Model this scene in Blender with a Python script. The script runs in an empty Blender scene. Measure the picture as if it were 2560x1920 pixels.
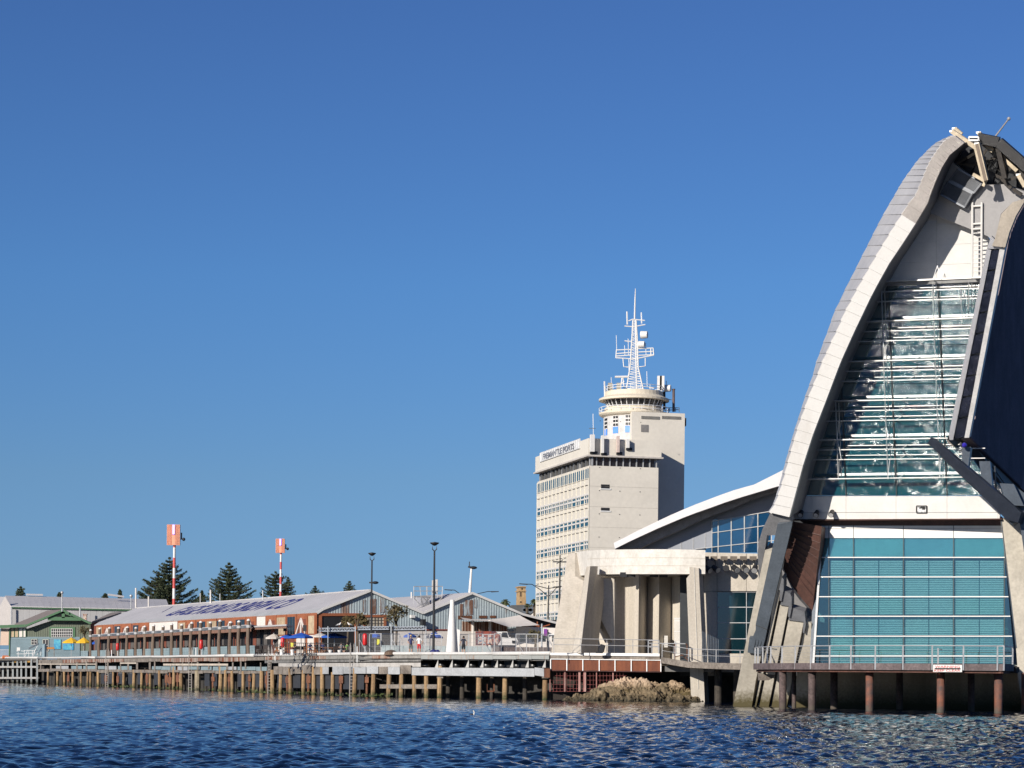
import bpy, bmesh, math, random
import numpy as np
from mathutils import Vector as V, Matrix, noise
from math import radians, sin, cos, tan, pi, sqrt, atan2
random.seed(7)
SC = bpy.context.scene
COL = SC.collection
# ---------------------------------------------------------------- camera, sky, sun
F, CX, CY, ROLL, CH = 5700.0, 1280.0, 1690.0, radians(0.6), 2.0
cam = bpy.data.cameras.new('camera'); camo = bpy.data.objects.new('camera', cam); COL.objects.link(camo)
cam.sensor_width = 36; cam.lens = F*36/2560; cam.shift_y = (CY-960)/2560.0
cam.clip_start = 1; cam.clip_end = 9000
camo.matrix_world = Matrix.Translation((0, 0, CH)) @ Matrix.Rotation(pi/2, 4, 'X') @ Matrix.Rotation(ROLL, 4, 'Z')
SC.camera = camo
AZ, EL = radians(38), radians(21)
SUN = V((-sin(AZ)*cos(EL), -cos(AZ)*cos(EL), sin(EL)))
wd = bpy.data.worlds.new('World'); SC.world = wd; wd.use_nodes = True
wn = wd.node_tree.nodes; wn.clear()
sk = wn.new('ShaderNodeTexSky'); sk.sky_type = 'NISHITA'; sk.sun_disc = False
sk.sun_elevation = EL; sk.sun_rotation = pi+AZ; sk.altitude = 0; sk.air_density = 1.0; sk.dust_density = 0.0; sk.ozone_density = 6.0
bg = wn.new('ShaderNodeBackground'); bg.inputs[1].default_value = 0.081
wo = wn.new('ShaderNodeOutputWorld')
wl_ = wd.node_tree.links; wt = wn.new('ShaderNodeTexCoord'); wx = wn.new('ShaderNodeSeparateXYZ'); wl_.new(wt.outputs['Generated'], wx.inputs[0])
wr = wn.new('ShaderNodeValToRGB'); wl_.new(wx.outputs[2], wr.inputs[0])    # clear dry air: the same deep blue all round the horizon
for i, (p_, c_) in enumerate(((.0, (.33,.52,.93)), (.085, (.51,.62,.80)), (.17, (.53,.70,.90)), (.28, (.52,.64,.87)))):
    e_ = wr.color_ramp.elements[i] if i < 2 else wr.color_ramp.elements.new(p_)
    e_.position = p_; e_.color = (*c_, 1)
wm = wn.new('ShaderNodeMix'); wm.data_type = 'RGBA'; wm.blend_type = 'MULTIPLY'; wm.inputs[0].default_value = 1
wl_.new(sk.outputs[0], wm.inputs[6]); wl_.new(wr.outputs[0], wm.inputs[7]); wl_.new(wm.outputs[2], bg.inputs[0])
wd.node_tree.links.new(bg.outputs[0], wo.inputs[0])
sl = bpy.data.lights.new('sun', 'SUN'); sl.energy = 5.0; sl.angle = radians(0.53); sl.color = (1, .93, .83)
so = bpy.data.objects.new('sun', sl); COL.objects.link(so); so.location = (-60, -60, 80)
so.rotation_euler = SUN.to_track_quat('Z', 'Y').to_euler()
SC.cycles.sample_clamp_indirect = 40
SC.view_settings.view_transform = 'Standard'; SC.view_settings.look = 'None'
SC.view_settings.exposure = 0.30; SC.view_settings.gamma = 1; SC.view_settings.use_curve_mapping = False
# ---------------------------------------------------------------- geometry helpers
CR, SR = cos(ROLL), sin(ROLL)
CAMP = V((0, 0, CH))
def W(px, py, Y):
    a, b = (px-CX)*Y/F, (CY-py)*Y/F
    return V((a*CR-b*SR, Y, a*SR+b*CR+CH))
def WZ(px, Y, z):
    return V((((px-CX)*Y/F-(z-CH)*SR)/CR, Y, z))
def ZY(px, py, Y): return W(px, py, Y).z
def PX(p):
    return CX+F/p.y*(p.x*CR+(p.z-CH)*SR), CY-F/p.y*(-p.x*SR+(p.z-CH)*CR)
def along(P, d, px):            # point of the line P+t*d seen in column px
    q = (px-CX)/F
    t = (q*P.y-P.x*CR-(P.z-CH)*SR)/(d.x*CR+d.z*SR-q*d.y)
    return P+d*t
class PL:                       # a plane in the place: yaw b (right side nearer), leaning forward by le
    def __init__(s, O, yaw=0, lean=0):
        b, e = radians(yaw), radians(lean)
        s.O = O; s.u = V((cos(b), -sin(b), 0)); s.w = V((sin(b), cos(b), 0))
        s.v = V((-sin(b)*sin(e), -cos(b)*sin(e), cos(e))); s.n = s.u.cross(s.v)
    def at(s, px, py, off=0.0):
        D = W(px, py, 100)-CAMP
        t = (s.O+s.n*off-CAMP).dot(s.n)/D.dot(s.n)
        return CAMP+D*t
    def uv(s, px, py):
        p = s.at(px, py)-s.O
        return (p.dot(s.u), p.dot(s.v))
    def pt(s, a, b, off=0.0): return s.O+s.u*a+s.v*b+s.n*off
def Zm(x0, y0, k): return lambda *l: [(x0+x*k, y0+y*k) for x, y in l]
a1, a2, a3, a4 = Zm(0,1300,.2773), Zm(400,1300,.2773), Zm(800,1300,.2773), Zm(1100,1300,.2772)
b1, b2, b3, b4 = Zm(1300,1040,.3134), Zm(1460,700,.2532), Zm(1350,1340,.2653), Zm(1500,1170,.20796)
c1, c2, c3, c4, c5 = Zm(2160,280,.2653), Zm(1950,660,.3858), Zm(2260,960,.2412), Zm(1850,1260,.3134), Zm(2100,1260,.3255)
d1, d2, d3, d4, d5, d6 = Zm(0,1480,.14467), Zm(220,1530,.1326), Zm(440,1520,.1326), Zm(660,1500,.15676), Zm(880,1500,.15672), Zm(1130,1500,.1567)
e1, e2, e3, e4 = Zm(2330,290,.13864), Zm(2300,480,.16883), Zm(1830,1500,.16878), Zm(1950,1500,.27577)
class MB:
    def __init__(s): s.v = []; s.f = []; s.m = []; s.mi = 0; s.sm = False
    def add(s, vs, fs):
        n = len(s.v); s.v += [tuple(p) for p in vs]
        for f in fs: s.f.append([i+n for i in f]); s.m.append(s.mi)
        return s
    def hexa(s, p):             # 8 points: bottom quad 0-3, top quad 4-7
        return s.add(p, [(0,3,2,1),(4,5,6,7),(0,1,5,4),(1,2,6,5),(2,3,7,6),(3,0,4,7)])
    def box(s, x0, x1, y0, y1, z0, z1):
        return s.hexa([(x0,y0,z0),(x1,y0,z0),(x1,y1,z0),(x0,y1,z0),(x0,y0,z1),(x1,y0,z1),(x1,y1,z1),(x0,y1,z1)])
    def pbox(s, P, a0, a1, b0, b1, o0, o1):
        q = P.pt
        return s.hexa([q(a0,b0,o1),q(a1,b0,o1),q(a1,b0,o0),q(a0,b0,o0),q(a0,b1,o1),q(a1,b1,o1),q(a1,b1,o0),q(a0,b1,o0)])
    def poly(s, front, back):
        n = len(front)
        return s.add(list(front)+list(back), [list(range(n)), list(range(2*n-1, n-1, -1))]+[(i, i+n, (i+1)%n+n, (i+1)%n) for i in range(n)])
    def prism(s, P, pts, o0, o1):
        fr = [P.at(x, y, o1) for x, y in pts]
        return s.poly(fr, [p-P.n*(o1-o0) for p in fr])
    def face(s, pts): return s.add(pts, [list(range(len(pts)))])
    def bar(s, p, q, w, h=None, up=V((0,0,1))):
        p, q = V(p), V(q); h = h or w; d = (q-p).normalized()
        if abs(d.dot(up)) > .98: up = V((0, 1, 0))
        x = d.cross(up).normalized()*w/2; y = x.cross(d).normalized()*h/2
        return s.hexa([p-x-y, p+x-y, p+x+y, p-x+y, q-x-y, q+x-y, q+x+y, q-x+y])
    def tube(s, pts, r, n=8, cap=True):
        pts = [V(p) for p in pts]; rs = r if isinstance(r, (list, tuple)) else [r]*len(pts)
        vs = []; N = len(pts)
        d0 = (pts[1]-pts[0]).normalized(); up = V((0,0,1)) if abs(d0.z) < .9 else V((0,1,0))
        for i, p in enumerate(pts):
            d = (pts[min(i+1, N-1)]-pts[max(i-1, 0)]).normalized()
            x = d.cross(up).normalized(); y = x.cross(d)
            vs += [p+(x*cos(2*pi*k/n)+y*sin(2*pi*k/n))*rs[i] for k in range(n)]
        fs = [(i*n+k, i*n+(k+1)%n, (i+1)*n+(k+1)%n, (i+1)*n+k) for i in range(N-1) for k in range(n)]
        if cap: fs += [list(range(n))[::-1], list(range((N-1)*n, N*n))]
        return s.add(vs, fs)
    def lathe(s, c, prof, n=24, a0=0, a1=2*pi):
        full = abs(a1-a0-2*pi) < 1e-6; m = n if full else n+1; c = V(c)
        vs = [c+V((r*cos(a0+(a1-a0)*k/n), r*sin(a0+(a1-a0)*k/n), z)) for r, z in prof for k in range(m)]
        fs = [(i*m+k, i*m+(k+1)%m, (i+1)*m+(k+1)%m, (i+1)*m+k) for i in range(len(prof)-1) for k in range(n if full else n)]
        return s.add(vs, fs)
    def ball(s, c, r, n=8, sz=1.0):
        return s.lathe(c, [(max(r*sin(pi*i/n), .001), -r*sz*cos(pi*i/n)) for i in range(n+1)], n+2)
OFF = {}; KIDS = {}
def mkmesh(name, mb, mats, smooth=False, off=V((0,0,0))):
    me = bpy.data.meshes.new(name)
    me.from_pydata([(x-off.x, y-off.y, z-off.z) for x, y, z in mb.v], [], mb.f)
    for m in (mats if isinstance(mats, (list, tuple)) else [mats]): me.materials.append(m)
    if any(mb.m): me.polygons.foreach_set('material_index', mb.m)
    bm = bmesh.new(); bm.from_mesh(me); bmesh.ops.recalc_face_normals(bm, faces=bm.faces); bm.to_mesh(me); bm.free()
    if smooth: me.polygons.foreach_set('use_smooth', [True]*len(me.polygons))
    return me
def tag(o, label=None, cat=None, group=None, kind=None):
    if label: o['label'] = label
    if cat: o['category'] = cat
    if group: o['group'] = group
    if kind: o['kind'] = kind
    return o
def obj(name, mb, mat, parent=None, label=None, cat=None, group=None, kind=None, smooth=False, base=None):
    if parent is None:
        if base is None:
            a = np.array(mb.v); base = V(((a[:,0].min()+a[:,0].max())/2, (a[:,1].min()+a[:,1].max())/2, a[:,2].min()))
        off = V(base)
    else: off = OFF[parent.name]
    o = bpy.data.objects.new(name, mkmesh(name, mb, mat, smooth, off)); COL.objects.link(o)
    if parent is None: o.location = off
    else: o.parent = parent; KIDS.setdefault(parent.name, []).append(o)
    OFF[o.name] = off
    return tag(o, label, cat, group, kind)
def thing(name, label, cat, loc=(0,0,0), group=None):
    o = bpy.data.objects.new(name, None); COL.objects.link(o); o.location = loc; o.empty_display_size = .3
    OFF[o.name] = V(loc)
    return tag(o, label, cat, group)
def dup(root, loc=None, rz=None, sc=None, label=None, group=None, mats=None):
    def cp(o, par):
        c = o.copy(); COL.objects.link(c); OFF[c.name] = OFF[o.name]
        if par: c.parent = par; KIDS.setdefault(par.name, []).append(c)
        for ch in list(KIDS.get(o.name, [])): cp(ch, c)
        return c
    r = cp(root, None)
    if loc is not None: r.location = loc
    if rz is not None: r.rotation_euler = (0, 0, rz)
    if sc is not None: r.scale = (sc, sc, sc) if not isinstance(sc, tuple) else sc
    if label: r['label'] = label
    if group: r['group'] = group
    return r
# ---------------------------------------------------------------- materials
MC = {}
def M(name, col, rough=.7, metal=0, var=.12, sc=1.5, col2=None, streak=False, thr=None, bump=0, bsc=8, spec=.5, ior=None, fine=.0, alpha=None, zst=None):
    """one procedural surface: base colour, a patchy second colour, fine grain, relief; streak = stretched down the wall"""
    if name in MC: return MC[name]
    m = bpy.data.materials.new(name); m.use_nodes = True; nt = m.node_tree; N = nt.nodes; L = nt.links
    b = N['Principled BSDF']; b.inputs['Roughness'].default_value = rough; b.inputs['Metallic'].default_value = metal
    b.inputs['Specular IOR Level'].default_value = spec
    if ior: b.inputs['IOR'].default_value = ior
    g = N.new('ShaderNodeNewGeometry'); mp = N.new('ShaderNodeMapping'); L.new(g.outputs['Position'], mp.inputs[0])
    if streak: mp.inputs['Scale'].default_value = (1, 1, .12)
    nz = N.new('ShaderNodeTexNoise'); nz.inputs['Scale'].default_value = sc; nz.inputs['Detail'].default_value = 6; nz.inputs['Roughness'].default_value = .65
    L.new(mp.outputs[0], nz.inputs['Vector'])
    c2 = col2 or tuple(max(0, c*(1-var*2)) for c in col)
    c1_ = col if col2 else tuple(min(1, c*(1+var*.6)) for c in col)
    rp = N.new('ShaderNodeValToRGB'); t = thr or (.3, .7)
    rp.color_ramp.elements[0].position = t[0]; rp.color_ramp.elements[1].position = t[1]
    rp.color_ramp.elements[0].color = (*c2, 1); rp.color_ramp.elements[1].color = (*c1_, 1)
    L.new(nz.outputs['Fac'], rp.inputs[0]); out = rp.outputs[0]
    n2 = N.new('ShaderNodeTexNoise'); n2.inputs['Scale'].default_value = bsc; n2.inputs['Detail'].default_value = 5
    L.new(g.outputs['Position'], n2.inputs['Vector'])
    mx = N.new('ShaderNodeMix'); mx.data_type = 'RGBA'; mx.blend_type = 'MULTIPLY'; mx.inputs[0].default_value = 1
    mr = N.new('ShaderNodeMapRange'); mr.inputs[1].default_value = .3; mr.inputs[2].default_value = .7
    f = fine or var; mr.inputs[3].default_value = 1-f; mr.inputs[4].default_value = 1+f*.4
    L.new(n2.outputs['Fac'], mr.inputs[0]); L.new(out, mx.inputs[6]); L.new(mr.outputs[0], mx.inputs[7]); out = mx.outputs[2]
    if zst:                     # weed and wet stain near the water: (colour, z lo, z hi)
        sp = N.new('ShaderNodeSeparateXYZ'); L.new(g.outputs['Position'], sp.inputs[0])
        ad = N.new('ShaderNodeMath'); ad.operation = 'MULTIPLY_ADD'; ad.inputs[1].default_value = .9; L.new(n2.outputs['Fac'], ad.inputs[0]); L.new(sp.outputs[2], ad.inputs[2])
        r2 = N.new('ShaderNodeMapRange'); r2.inputs[1].default_value = zst[1]+.45; r2.inputs[2].default_value = zst[2]+.45; r2.inputs[3].default_value = 1; r2.inputs[4].default_value = 0
        L.new(ad.outputs[0], r2.inputs[0])
        m2 = N.new('ShaderNodeMix'); m2.data_type = 'RGBA'; L.new(r2.outputs[0], m2.inputs[0]); L.new(out, m2.inputs[6]); m2.inputs[7].default_value = (*zst[0], 1); out = m2.outputs[2]
    L.new(out, b.inputs['Base Color'])
    if bump:
        bp = N.new('ShaderNodeBump'); bp.inputs['Strength'].default_value = bump; bp.inputs['Distance'].default_value = .05
        L.new(n2.outputs['Fac'], bp.inputs['Height']); L.new(bp.outputs[0], b.inputs['Normal'])
    MC[name] = m; return m
def emis(name, col, st):
    m = bpy.data.materials.new(name); m.use_nodes = True; b = m.node_tree.nodes['Principled BSDF']
    b.inputs['Base Color'].default_value = (*col, 1); b.inputs['Emission Color'].default_value = (*col, 1); b.inputs['Emission Strength'].default_value = st
    return m
def glassy(name, tint, refl=.15, rough=.01):
    m = bpy.data.materials.new(name); m.use_nodes = True; nt = m.node_tree; N = nt.nodes; L = nt.links
    N.remove(N['Principled BSDF']); o = N['Material Output']
    t = N.new('ShaderNodeBsdfTransparent'); t.inputs[0].default_value = (*tint, 1)
    g = N.new('ShaderNodeBsdfGlossy'); g.inputs['Roughness'].default_value = rough; g.inputs[0].default_value = (.9, .97, 1, 1)
    fr = N.new('ShaderNodeFresnel'); fr.inputs[0].default_value = 1.5
    ad = N.new('ShaderNodeMath'); ad.operation = 'ADD'; ad.inputs[1].default_value = refl; L.new(fr.outputs[0], ad.inputs[0])
    mx = N.new('ShaderNodeMixShader'); L.new(ad.outputs[0], mx.inputs[0]); L.new(t.outputs[0], mx.inputs[1]); L.new(g.outputs[0], mx.inputs[2]); L.new(mx.outputs[0], o.inputs[0])
    return m
white = M('white_paint', (.68,.66,.63), .5, var=.05, sc=.8, fine=.04)
whitem = M('white_metal', (.72,.72,.71), .4, var=.05)
cladding = M('cladding_white', (.60,.585,.56), .5, sc=.7, fine=.05, col2=(.50,.475,.44), thr=(.2,.5), streak=True)
concrete = M('concrete', (.52,.47,.40), .85, sc=.9, bump=.25, bsc=6, streak=True, col2=(.38,.34,.28), thr=(.2,.6))
concpale = M('concrete_pale', (.62,.59,.54), .85, sc=1.1, bump=.25, bsc=5, col2=(.50,.47,.42), thr=(.3,.6))
concwet = M('concrete_tidal', (.46,.42,.35), .85, var=.15, sc=.4, bump=.3, bsc=5, zst=((.085,.07,.03), .35, 1.3))
concdark = M('concrete_dark', (.34,.30,.24), .9, sc=.8, streak=True, col2=(.20,.17,.13), zst=((.05,.045,.02), .3, 1.9))
steel = M('grey_steel', (.10,.12,.145), .5, .2, var=.12, sc=1)
steelb = M('shiny_steel', (.30,.30,.31), .35, .5, var=.12, sc=.5)
galv = M('galvanised', (.50,.50,.50), .45, .4, var=.12)
black = M('black_paint', (.02,.02,.022), .5, var=.1)
navy = M('navy_cladding', (.27,.22,.23), .7, 0, var=.12, sc=.3, bsc=3, spec=.0)
brownm = M('bronze_soffit', (.085,.035,.025), .55, .1, var=.3, sc=.7)
creamst = M('cream_steel', (.60,.50,.36), .6, var=.15, sc=1)
greymet = M('grey_sheet', (.33,.32,.32), .55, .2, var=.10, sc=.4)
rust = M('rust', (.20,.075,.030), .85, var=.3, sc=1.2, col2=(.075,.03,.02), bump=.3, streak=True)
red = M('red_plastic', (.60,.02,.02), .4, var=.06)
timber = M('weathered_timber', (.27,.235,.20), .85, var=.3, sc=1.2, col2=(.12,.10,.085), bump=.4, bsc=7)
# ---------------------------------------------------------------- water, land
def make_water():
    D = [3, 12, 25]
    d = 40.0
    while d < 430: D.append(d); d *= 1.0025
    D += [520, 800, 1500, 4000, 8000]
    D = np.array(D); A = np.concatenate([np.linspace(-pi, -.30, 40)[:-1], np.arange(-.29, .29, .0016), np.linspace(.30, pi, 40)[:-1]])
    nA, nD = len(A), len(D)
    DD, AA = np.meshgrid(D, A, indexing='ij'); X = DD*np.sin(AA); Y = DD*np.cos(AA)
    rng = np.random.RandomState(3); Z = np.zeros_like(X)
    fade = np.clip((DD-34)/12, 0, 1)*np.clip((440-DD)/60, 0, 1)*np.clip((.275-np.abs(AA))/.02, 0, 1)
    # patches of rougher and calmer water
    pat = .75+.25*np.sin(X*.06+1.3*np.sin(Y*.031))+.2*np.sin(Y*.05+X*.02+2)
    for i in range(90):
        lam = .38*(5.5**rng.rand()) if i < 78 else 2+5*rng.rand(); th = rng.normal(-.3, 1.0); k = 2*pi/lam
        amp = (.0062*lam**.9*(.55 if lam > 1.2 else 1.0 if lam > .8 else 1.7) if i < 78 else .003)*(.6+.8*rng.rand()); ph = rng.rand()*2*pi
        res = np.clip((lam/(DD*.0025)-1.3)/1.3, 0, 1)
        w = np.sin(k*(X*np.sin(th)+Y*np.cos(th))+ph+.8*np.sin(.13*X+.21*Y*rng.rand()+ph))
        Z += amp*res*(w+.35*w*w)
    Z = Z*fade*pat-.02
    vs = np.stack([X, Y, Z], -1).reshape(-1, 3).astype(np.float32); vs = np.vstack([vs, [[0, 0, -.02]]]).astype(np.float32)
    i = np.arange(nD-1)[:, None]*nA; j = np.arange(nA)[None, :]; j2 = (j+1) % nA
    q = np.stack([i+j, i+nA+j, i+nA+j2, i+j2], -1).reshape(-1, 4)
    c = nD*nA; tri = np.stack([np.full(nA, c), np.arange(nA), (np.arange(nA)+1) % nA], -1)
    me = bpy.data.meshes.new('water'); me.vertices.add(len(vs)); me.vertices.foreach_set('co', vs.ravel())
    nl = q.size+tri.size; me.loops.add(nl); me.loops.foreach_set('vertex_index', np.concatenate([q.ravel(), tri.ravel()]).astype(np.int32))
    nf = len(q)+len(tri); me.polygons.add(nf)
    me.polygons.foreach_set('loop_start', np.concatenate([np.arange(len(q))*4, q.size+np.arange(len(tri))*3]).astype(np.int32))
    me.polygons.foreach_set('loop_total', np.concatenate([np.full(len(q), 4), np.full(len(tri), 3)]).astype(np.int32))
    me.update(calc_edges=True); me.polygons.foreach_set('use_smooth', [True]*nf)
    m = bpy.data.materials.new('harbour_water'); m.use_nodes = True; nt = m.node_tree; N = nt.nodes; L = nt.links
    b = N['Principled BSDF']; b.inputs['Base Color'].default_value = (.001, .005, .017, 1); b.inputs['Roughness'].default_value = .03
    b.inputs['IOR'].default_value = 1.33; b.inputs['Specular IOR Level'].default_value = .5
    g = N.new('ShaderNodeNewGeometry'); mp = N.new('ShaderNodeMapping'); mp.inputs['Scale'].default_value = (.8, 1.0, 1); mp.inputs['Rotation'].default_value = (0, 0, .3)
    L.new(g.outputs['Position'], mp.inputs[0]); prev = None
    for sc_, st, di in ((3.6, .5, .05),):
        n = N.new('ShaderNodeTexNoise'); n.inputs['Scale'].default_value = sc_; n.inputs['Detail'].default_value = 4; L.new(mp.outputs[0], n.inputs['Vector'])
        bp = N.new('ShaderNodeBump'); bp.inputs['Strength'].default_value = st; bp.inputs['Distance'].default_value = di
        L.new(n.outputs['Fac'], bp.inputs['Height'])
        if prev: L.new(prev.outputs[0], bp.inputs['Normal'])
        prev = bp
    L.new(prev.outputs[0], b.inputs['Normal'])
    me.materials.append(m)
    o = bpy.data.objects.new('water', me); COL.objects.link(o); tag(o, 'choppy dark blue harbour water in the foreground', kind='structure')
make_water()
NOD = [(-420, 520), (0, 385), (640, 236), (900, 207), (1300, 196.5), (1376, 193), (1655, 190), (1900, 190)]
def Yw(px, nod=NOD):
    if px <= nod[0][0]: return nod[0][1]
    for (x0, y0), (x1, y1) in zip(nod, nod[1:]):
        if px <= x1: t = (px-x0)/(x1-x0); return 1/((1-t)/y0+t/y1)
    return nod[-1][1]
def wb(mb, px0, px1, yt, yb, near, far, YF=Yw, zb=None):
    """block along the quay line between two columns of the photo; yt, yb = top and bottom rows (number or pair); near/far = metres before/behind the line"""
    yt = yt if isinstance(yt, tuple) else (yt, yt); yb = yb if isinstance(yb, tuple) else (yb, yb)
    Y0, Y1 = YF(px0), YF(px1)
    P = []
    for k in (0, 1):
        row = (yb, yt)[k]
        z0 = ZY(px0, row[0], Y0-near); z1 = ZY(px1, row[1], Y1-near)
        if k == 0 and zb is not None: z0 = z1 = zb
        P += [WZ(px0, Y0-near, z0), WZ(px1, Y1-near, z1), WZ(px1, Y1+far, z1), WZ(px0, Y0+far, z0)]
        # keep far face directly behind (plan direction +Y)
        P[-2] = V((P[-3].x, P[-3].y+near+far, z1)); P[-1] = V((P[-4].x, P[-4].y+near+far, z0))
    return mb.hexa(P)
asphalt = M('paving', (.16,.155,.15), .9, var=.15)
ZD = 3.78
def land():
    mb = MB(); xs = [-420, 0, 200, 400, 640, 770, 900, 1100, 1300, 1376, 1500, 1652]
    fr = [WZ(x, Yw(x)+.25, ZD) for x in xs]
    fr += [V((fr[-1].x+.3, 560, ZD)), V((-60, 2500, ZD)), V((-1500, 2500, ZD)), V((-1500, fr[0].y, ZD))]
    mb.poly(fr, [V((p.x, p.y, ZD-.45)) for p in fr])
    obj('quay_ground', mb, asphalt, kind='structure', label='paved quay apron on top of the timber wharf')
    mb = MB(); fr = [V((fr[11].x+.35, 189.5, 3.0)), V((34, 187, 3.0)), V((60, 187, 3.0)), V((1500, 800, 3.0)), V((1500, 3500, 3.0)), V((fr[11].x+.35, 3500, 3.0))]
    mb.poly(fr, [V((p.x, p.y, 2.5)) for p in fr])
    obj('land', mb, asphalt, kind='structure', label='low paved land behind the museum')
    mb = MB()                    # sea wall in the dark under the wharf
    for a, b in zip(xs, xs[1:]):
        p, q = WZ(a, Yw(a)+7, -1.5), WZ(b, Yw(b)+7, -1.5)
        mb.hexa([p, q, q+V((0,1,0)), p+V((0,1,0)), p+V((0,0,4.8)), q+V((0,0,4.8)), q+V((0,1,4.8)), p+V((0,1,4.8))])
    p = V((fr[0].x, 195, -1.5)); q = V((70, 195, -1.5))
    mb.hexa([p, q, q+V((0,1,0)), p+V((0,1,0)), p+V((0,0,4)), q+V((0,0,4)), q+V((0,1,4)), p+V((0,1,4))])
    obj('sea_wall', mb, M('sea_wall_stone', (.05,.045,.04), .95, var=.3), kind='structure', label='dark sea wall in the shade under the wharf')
land()
# ---------------------------------------------------------------- timber wharf
pilem = M('pile_timber', (.40,.265,.135), .85, var=.25, sc=1.0, col2=(.17,.10,.05), bump=.5, bsc=5, streak=True, zst=((.035,.045,.012), .0, .75))
pilerust = M('pile_rusty', (.26,.10,.045), .85, var=.3, sc=1.5, col2=(.09,.045,.03), bump=.5, zst=((.03,.035,.012), .0, .7))
rubber = M('fender_rubber', (.035,.038,.046), .7, var=.15, zst=((.12,.14,.06), .0, .35))
concgr = M('fascia_concrete', (.30,.29,.27), .85, var=.25, sc=1.2, streak=True, col2=(.19,.175,.16), bump=.3)
fasrust = M('fascia_rusting', (.34,.30,.26), .85, sc=1.6, streak=True, col2=(.16,.055,.028), thr=(.42, .6), bump=.4)
palebeam = M('pale_beam', (.36,.37,.38), .7, var=.18, sc=.8, col2=(.25,.255,.26), thr=(.25,.55), bump=.2)
bluegrey = M('bluegrey_paint', (.22,.29,.31), .7, var=.12, sc=1.2)
postgrey = M('jetty_post_grey', (.30,.32,.32), .8, var=.2, sc=1.0, streak=True, zst=((.03,.03,.015), .1, .9))
kerbw = M('kerb_white', (.56,.545,.52), .6, sc=1.5, col2=(.36,.31,.26), thr=(.28,.42))
def pipe(parent, px0, px1, y, r, n, name='kerb_pipe', near=.12, m=None, wob=0):
    mb = MB(); pts = []
    for i in range(n+1):
        x = px0+(px1-px0)*i/n; yy = y(x) if callable(y) else y
        Y = Yw(x)-near; pts.append(WZ(x, Y, ZY(x, yy, Y)+wob*sin(i*1.7)*.02))
    mb.tube(pts, r, 8); return obj(name, mb, m or kerbw, parent, smooth=True)
ytop = lambda x: np.interp(x, [-50, 95, 400, 640, 900, 1050, 1200, 1376], [1644, 1645, 1641.5, 1638, 1634.5, 1633.8, 1633.8, 1633])
wharf = thing('timber_wharf', 'long weathered timber wharf with white kerb pipe and golden piles in the water', 'wharf', WZ(500, Yw(500), 0))
pipe(wharf, 95, 238, lambda x: ytop(x), .14, 6, wob=1); pipe(wharf, 240, 562, lambda x: ytop(x), .14, 12, wob=1)
pipe(wharf, 564, 635, lambda x: ytop(x)+.3, .17, 4); pipe(wharf, 637, 1046, lambda x: ytop(x), .15, 14, wob=.5)
yv = lambda x, d: ytop(x)+d
# fascia boards under the kerb, one per bay
edges = [95]+[95+i*30.6 for i in range(1, 18)]+[618, 660]
rr = random.Random(5)
for a, b in zip(edges, edges[1:]):
    if b <= a+2: continue
    mb = MB(); h = 8+rr.uniform(-1, 2); m = [fasrust, fasrust, timber][rr.randrange(3)] if not 290 < a < 380 else timber
    wb(mb, a+.3, b-.3, (yv(a, 4.5), yv(b, 4.5)), (yv(a, h+5), yv(b, h+5)), rr.uniform(-.06, .05), .3); obj('fascia_board', mb, m, wharf)
for (x0, x1, y0, y1) in [(95, 240, 1659, 1661.5), (300, 340, 1656, 1659.5), (408, 570, 1659, 1664)]:
    mb = MB(); wb(mb, x0, x1, y0, y1, .35, .05); obj('rubbing_rail', mb, M('pale_rail', (.55,.48,.40), .8, var=.2), wharf)
for i, (x0, x1) in enumerate([(140,172),(178,206),(208,242),(245,262),(262,292),(295,330),(380,405),(402,440),(444,470),(470,500),(502,530),(532,566),(570,592),(594,640),(640,668)]):
    mb = MB(); y = np.interp(x0, [140, 660], [1664.5, 1667]); wb(mb, x0, x1-1, y, y+8+(i % 3), .12, .15); obj('stringer_panel', mb, bluegrey if i % 4 else palebeam, wharf)
for i in range(19):
    x0 = 95+i*29.5; x1 = x0+28.8; y = np.interp(x0, [95, 640], [1672, 1678])+rr.uniform(-1, 1)
    mb = MB(); wb(mb, x0, x1, y, y+rr.uniform(5, 8), .22, .25); obj('waler_plank', mb, timber, wharf)
for x0 in [100,125,150,190,214,238,268,300,318,340,372,385,425,455,492,520,545,565,580,600,612,650,672]:
    mb = MB(); wb(mb, x0, x0+rr.uniform(2, 5), rr.uniform(1652,1660), rr.uniform(1672, 1682), .3, .1); obj('timber_block', mb, timber, wharf)
# concrete fascia stretch
for x0, x1 in [(662,700),(700,735),(735,775),(775,815),(815,850),(850,890),(890,930),(930,975),(975,1020),(1020,1052)]:
    mb = MB(); wb(mb, x0+.2, x1-.2, (yv(x0,4), yv(x1,4)), (yv(x0,12), yv(x1,12)), .1, .4); obj('fascia_block', mb, fasrust if x0 in (775, 930, 662) else concgr, wharf)
    mb = MB(); wb(mb, x0, x1, (yv(x0,12.4), yv(x1,12.4)), (yv(x0,20), yv(x1,20)), -.25, .3); obj('edge_beam', mb, M('edge_beam_grey', (.20,.195,.19), .85, var=.3, streak=True), wharf)
for x0, x1 in zip([696,735,775,815,855,898,930,975,1020],[735,775,815,855,898,930,975,1020,1052]):
    mb = MB(); wb(mb, x0+.15, x1-.15, (1658-(x0-696)*.004, 1658-(x1-696)*.004), (1667, 1667), .12, .3); obj('lower_beam', mb, M('pale_lower_beam', (.42,.40,.375), .8, var=.15, sc=1, streak=True), wharf)
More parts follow.
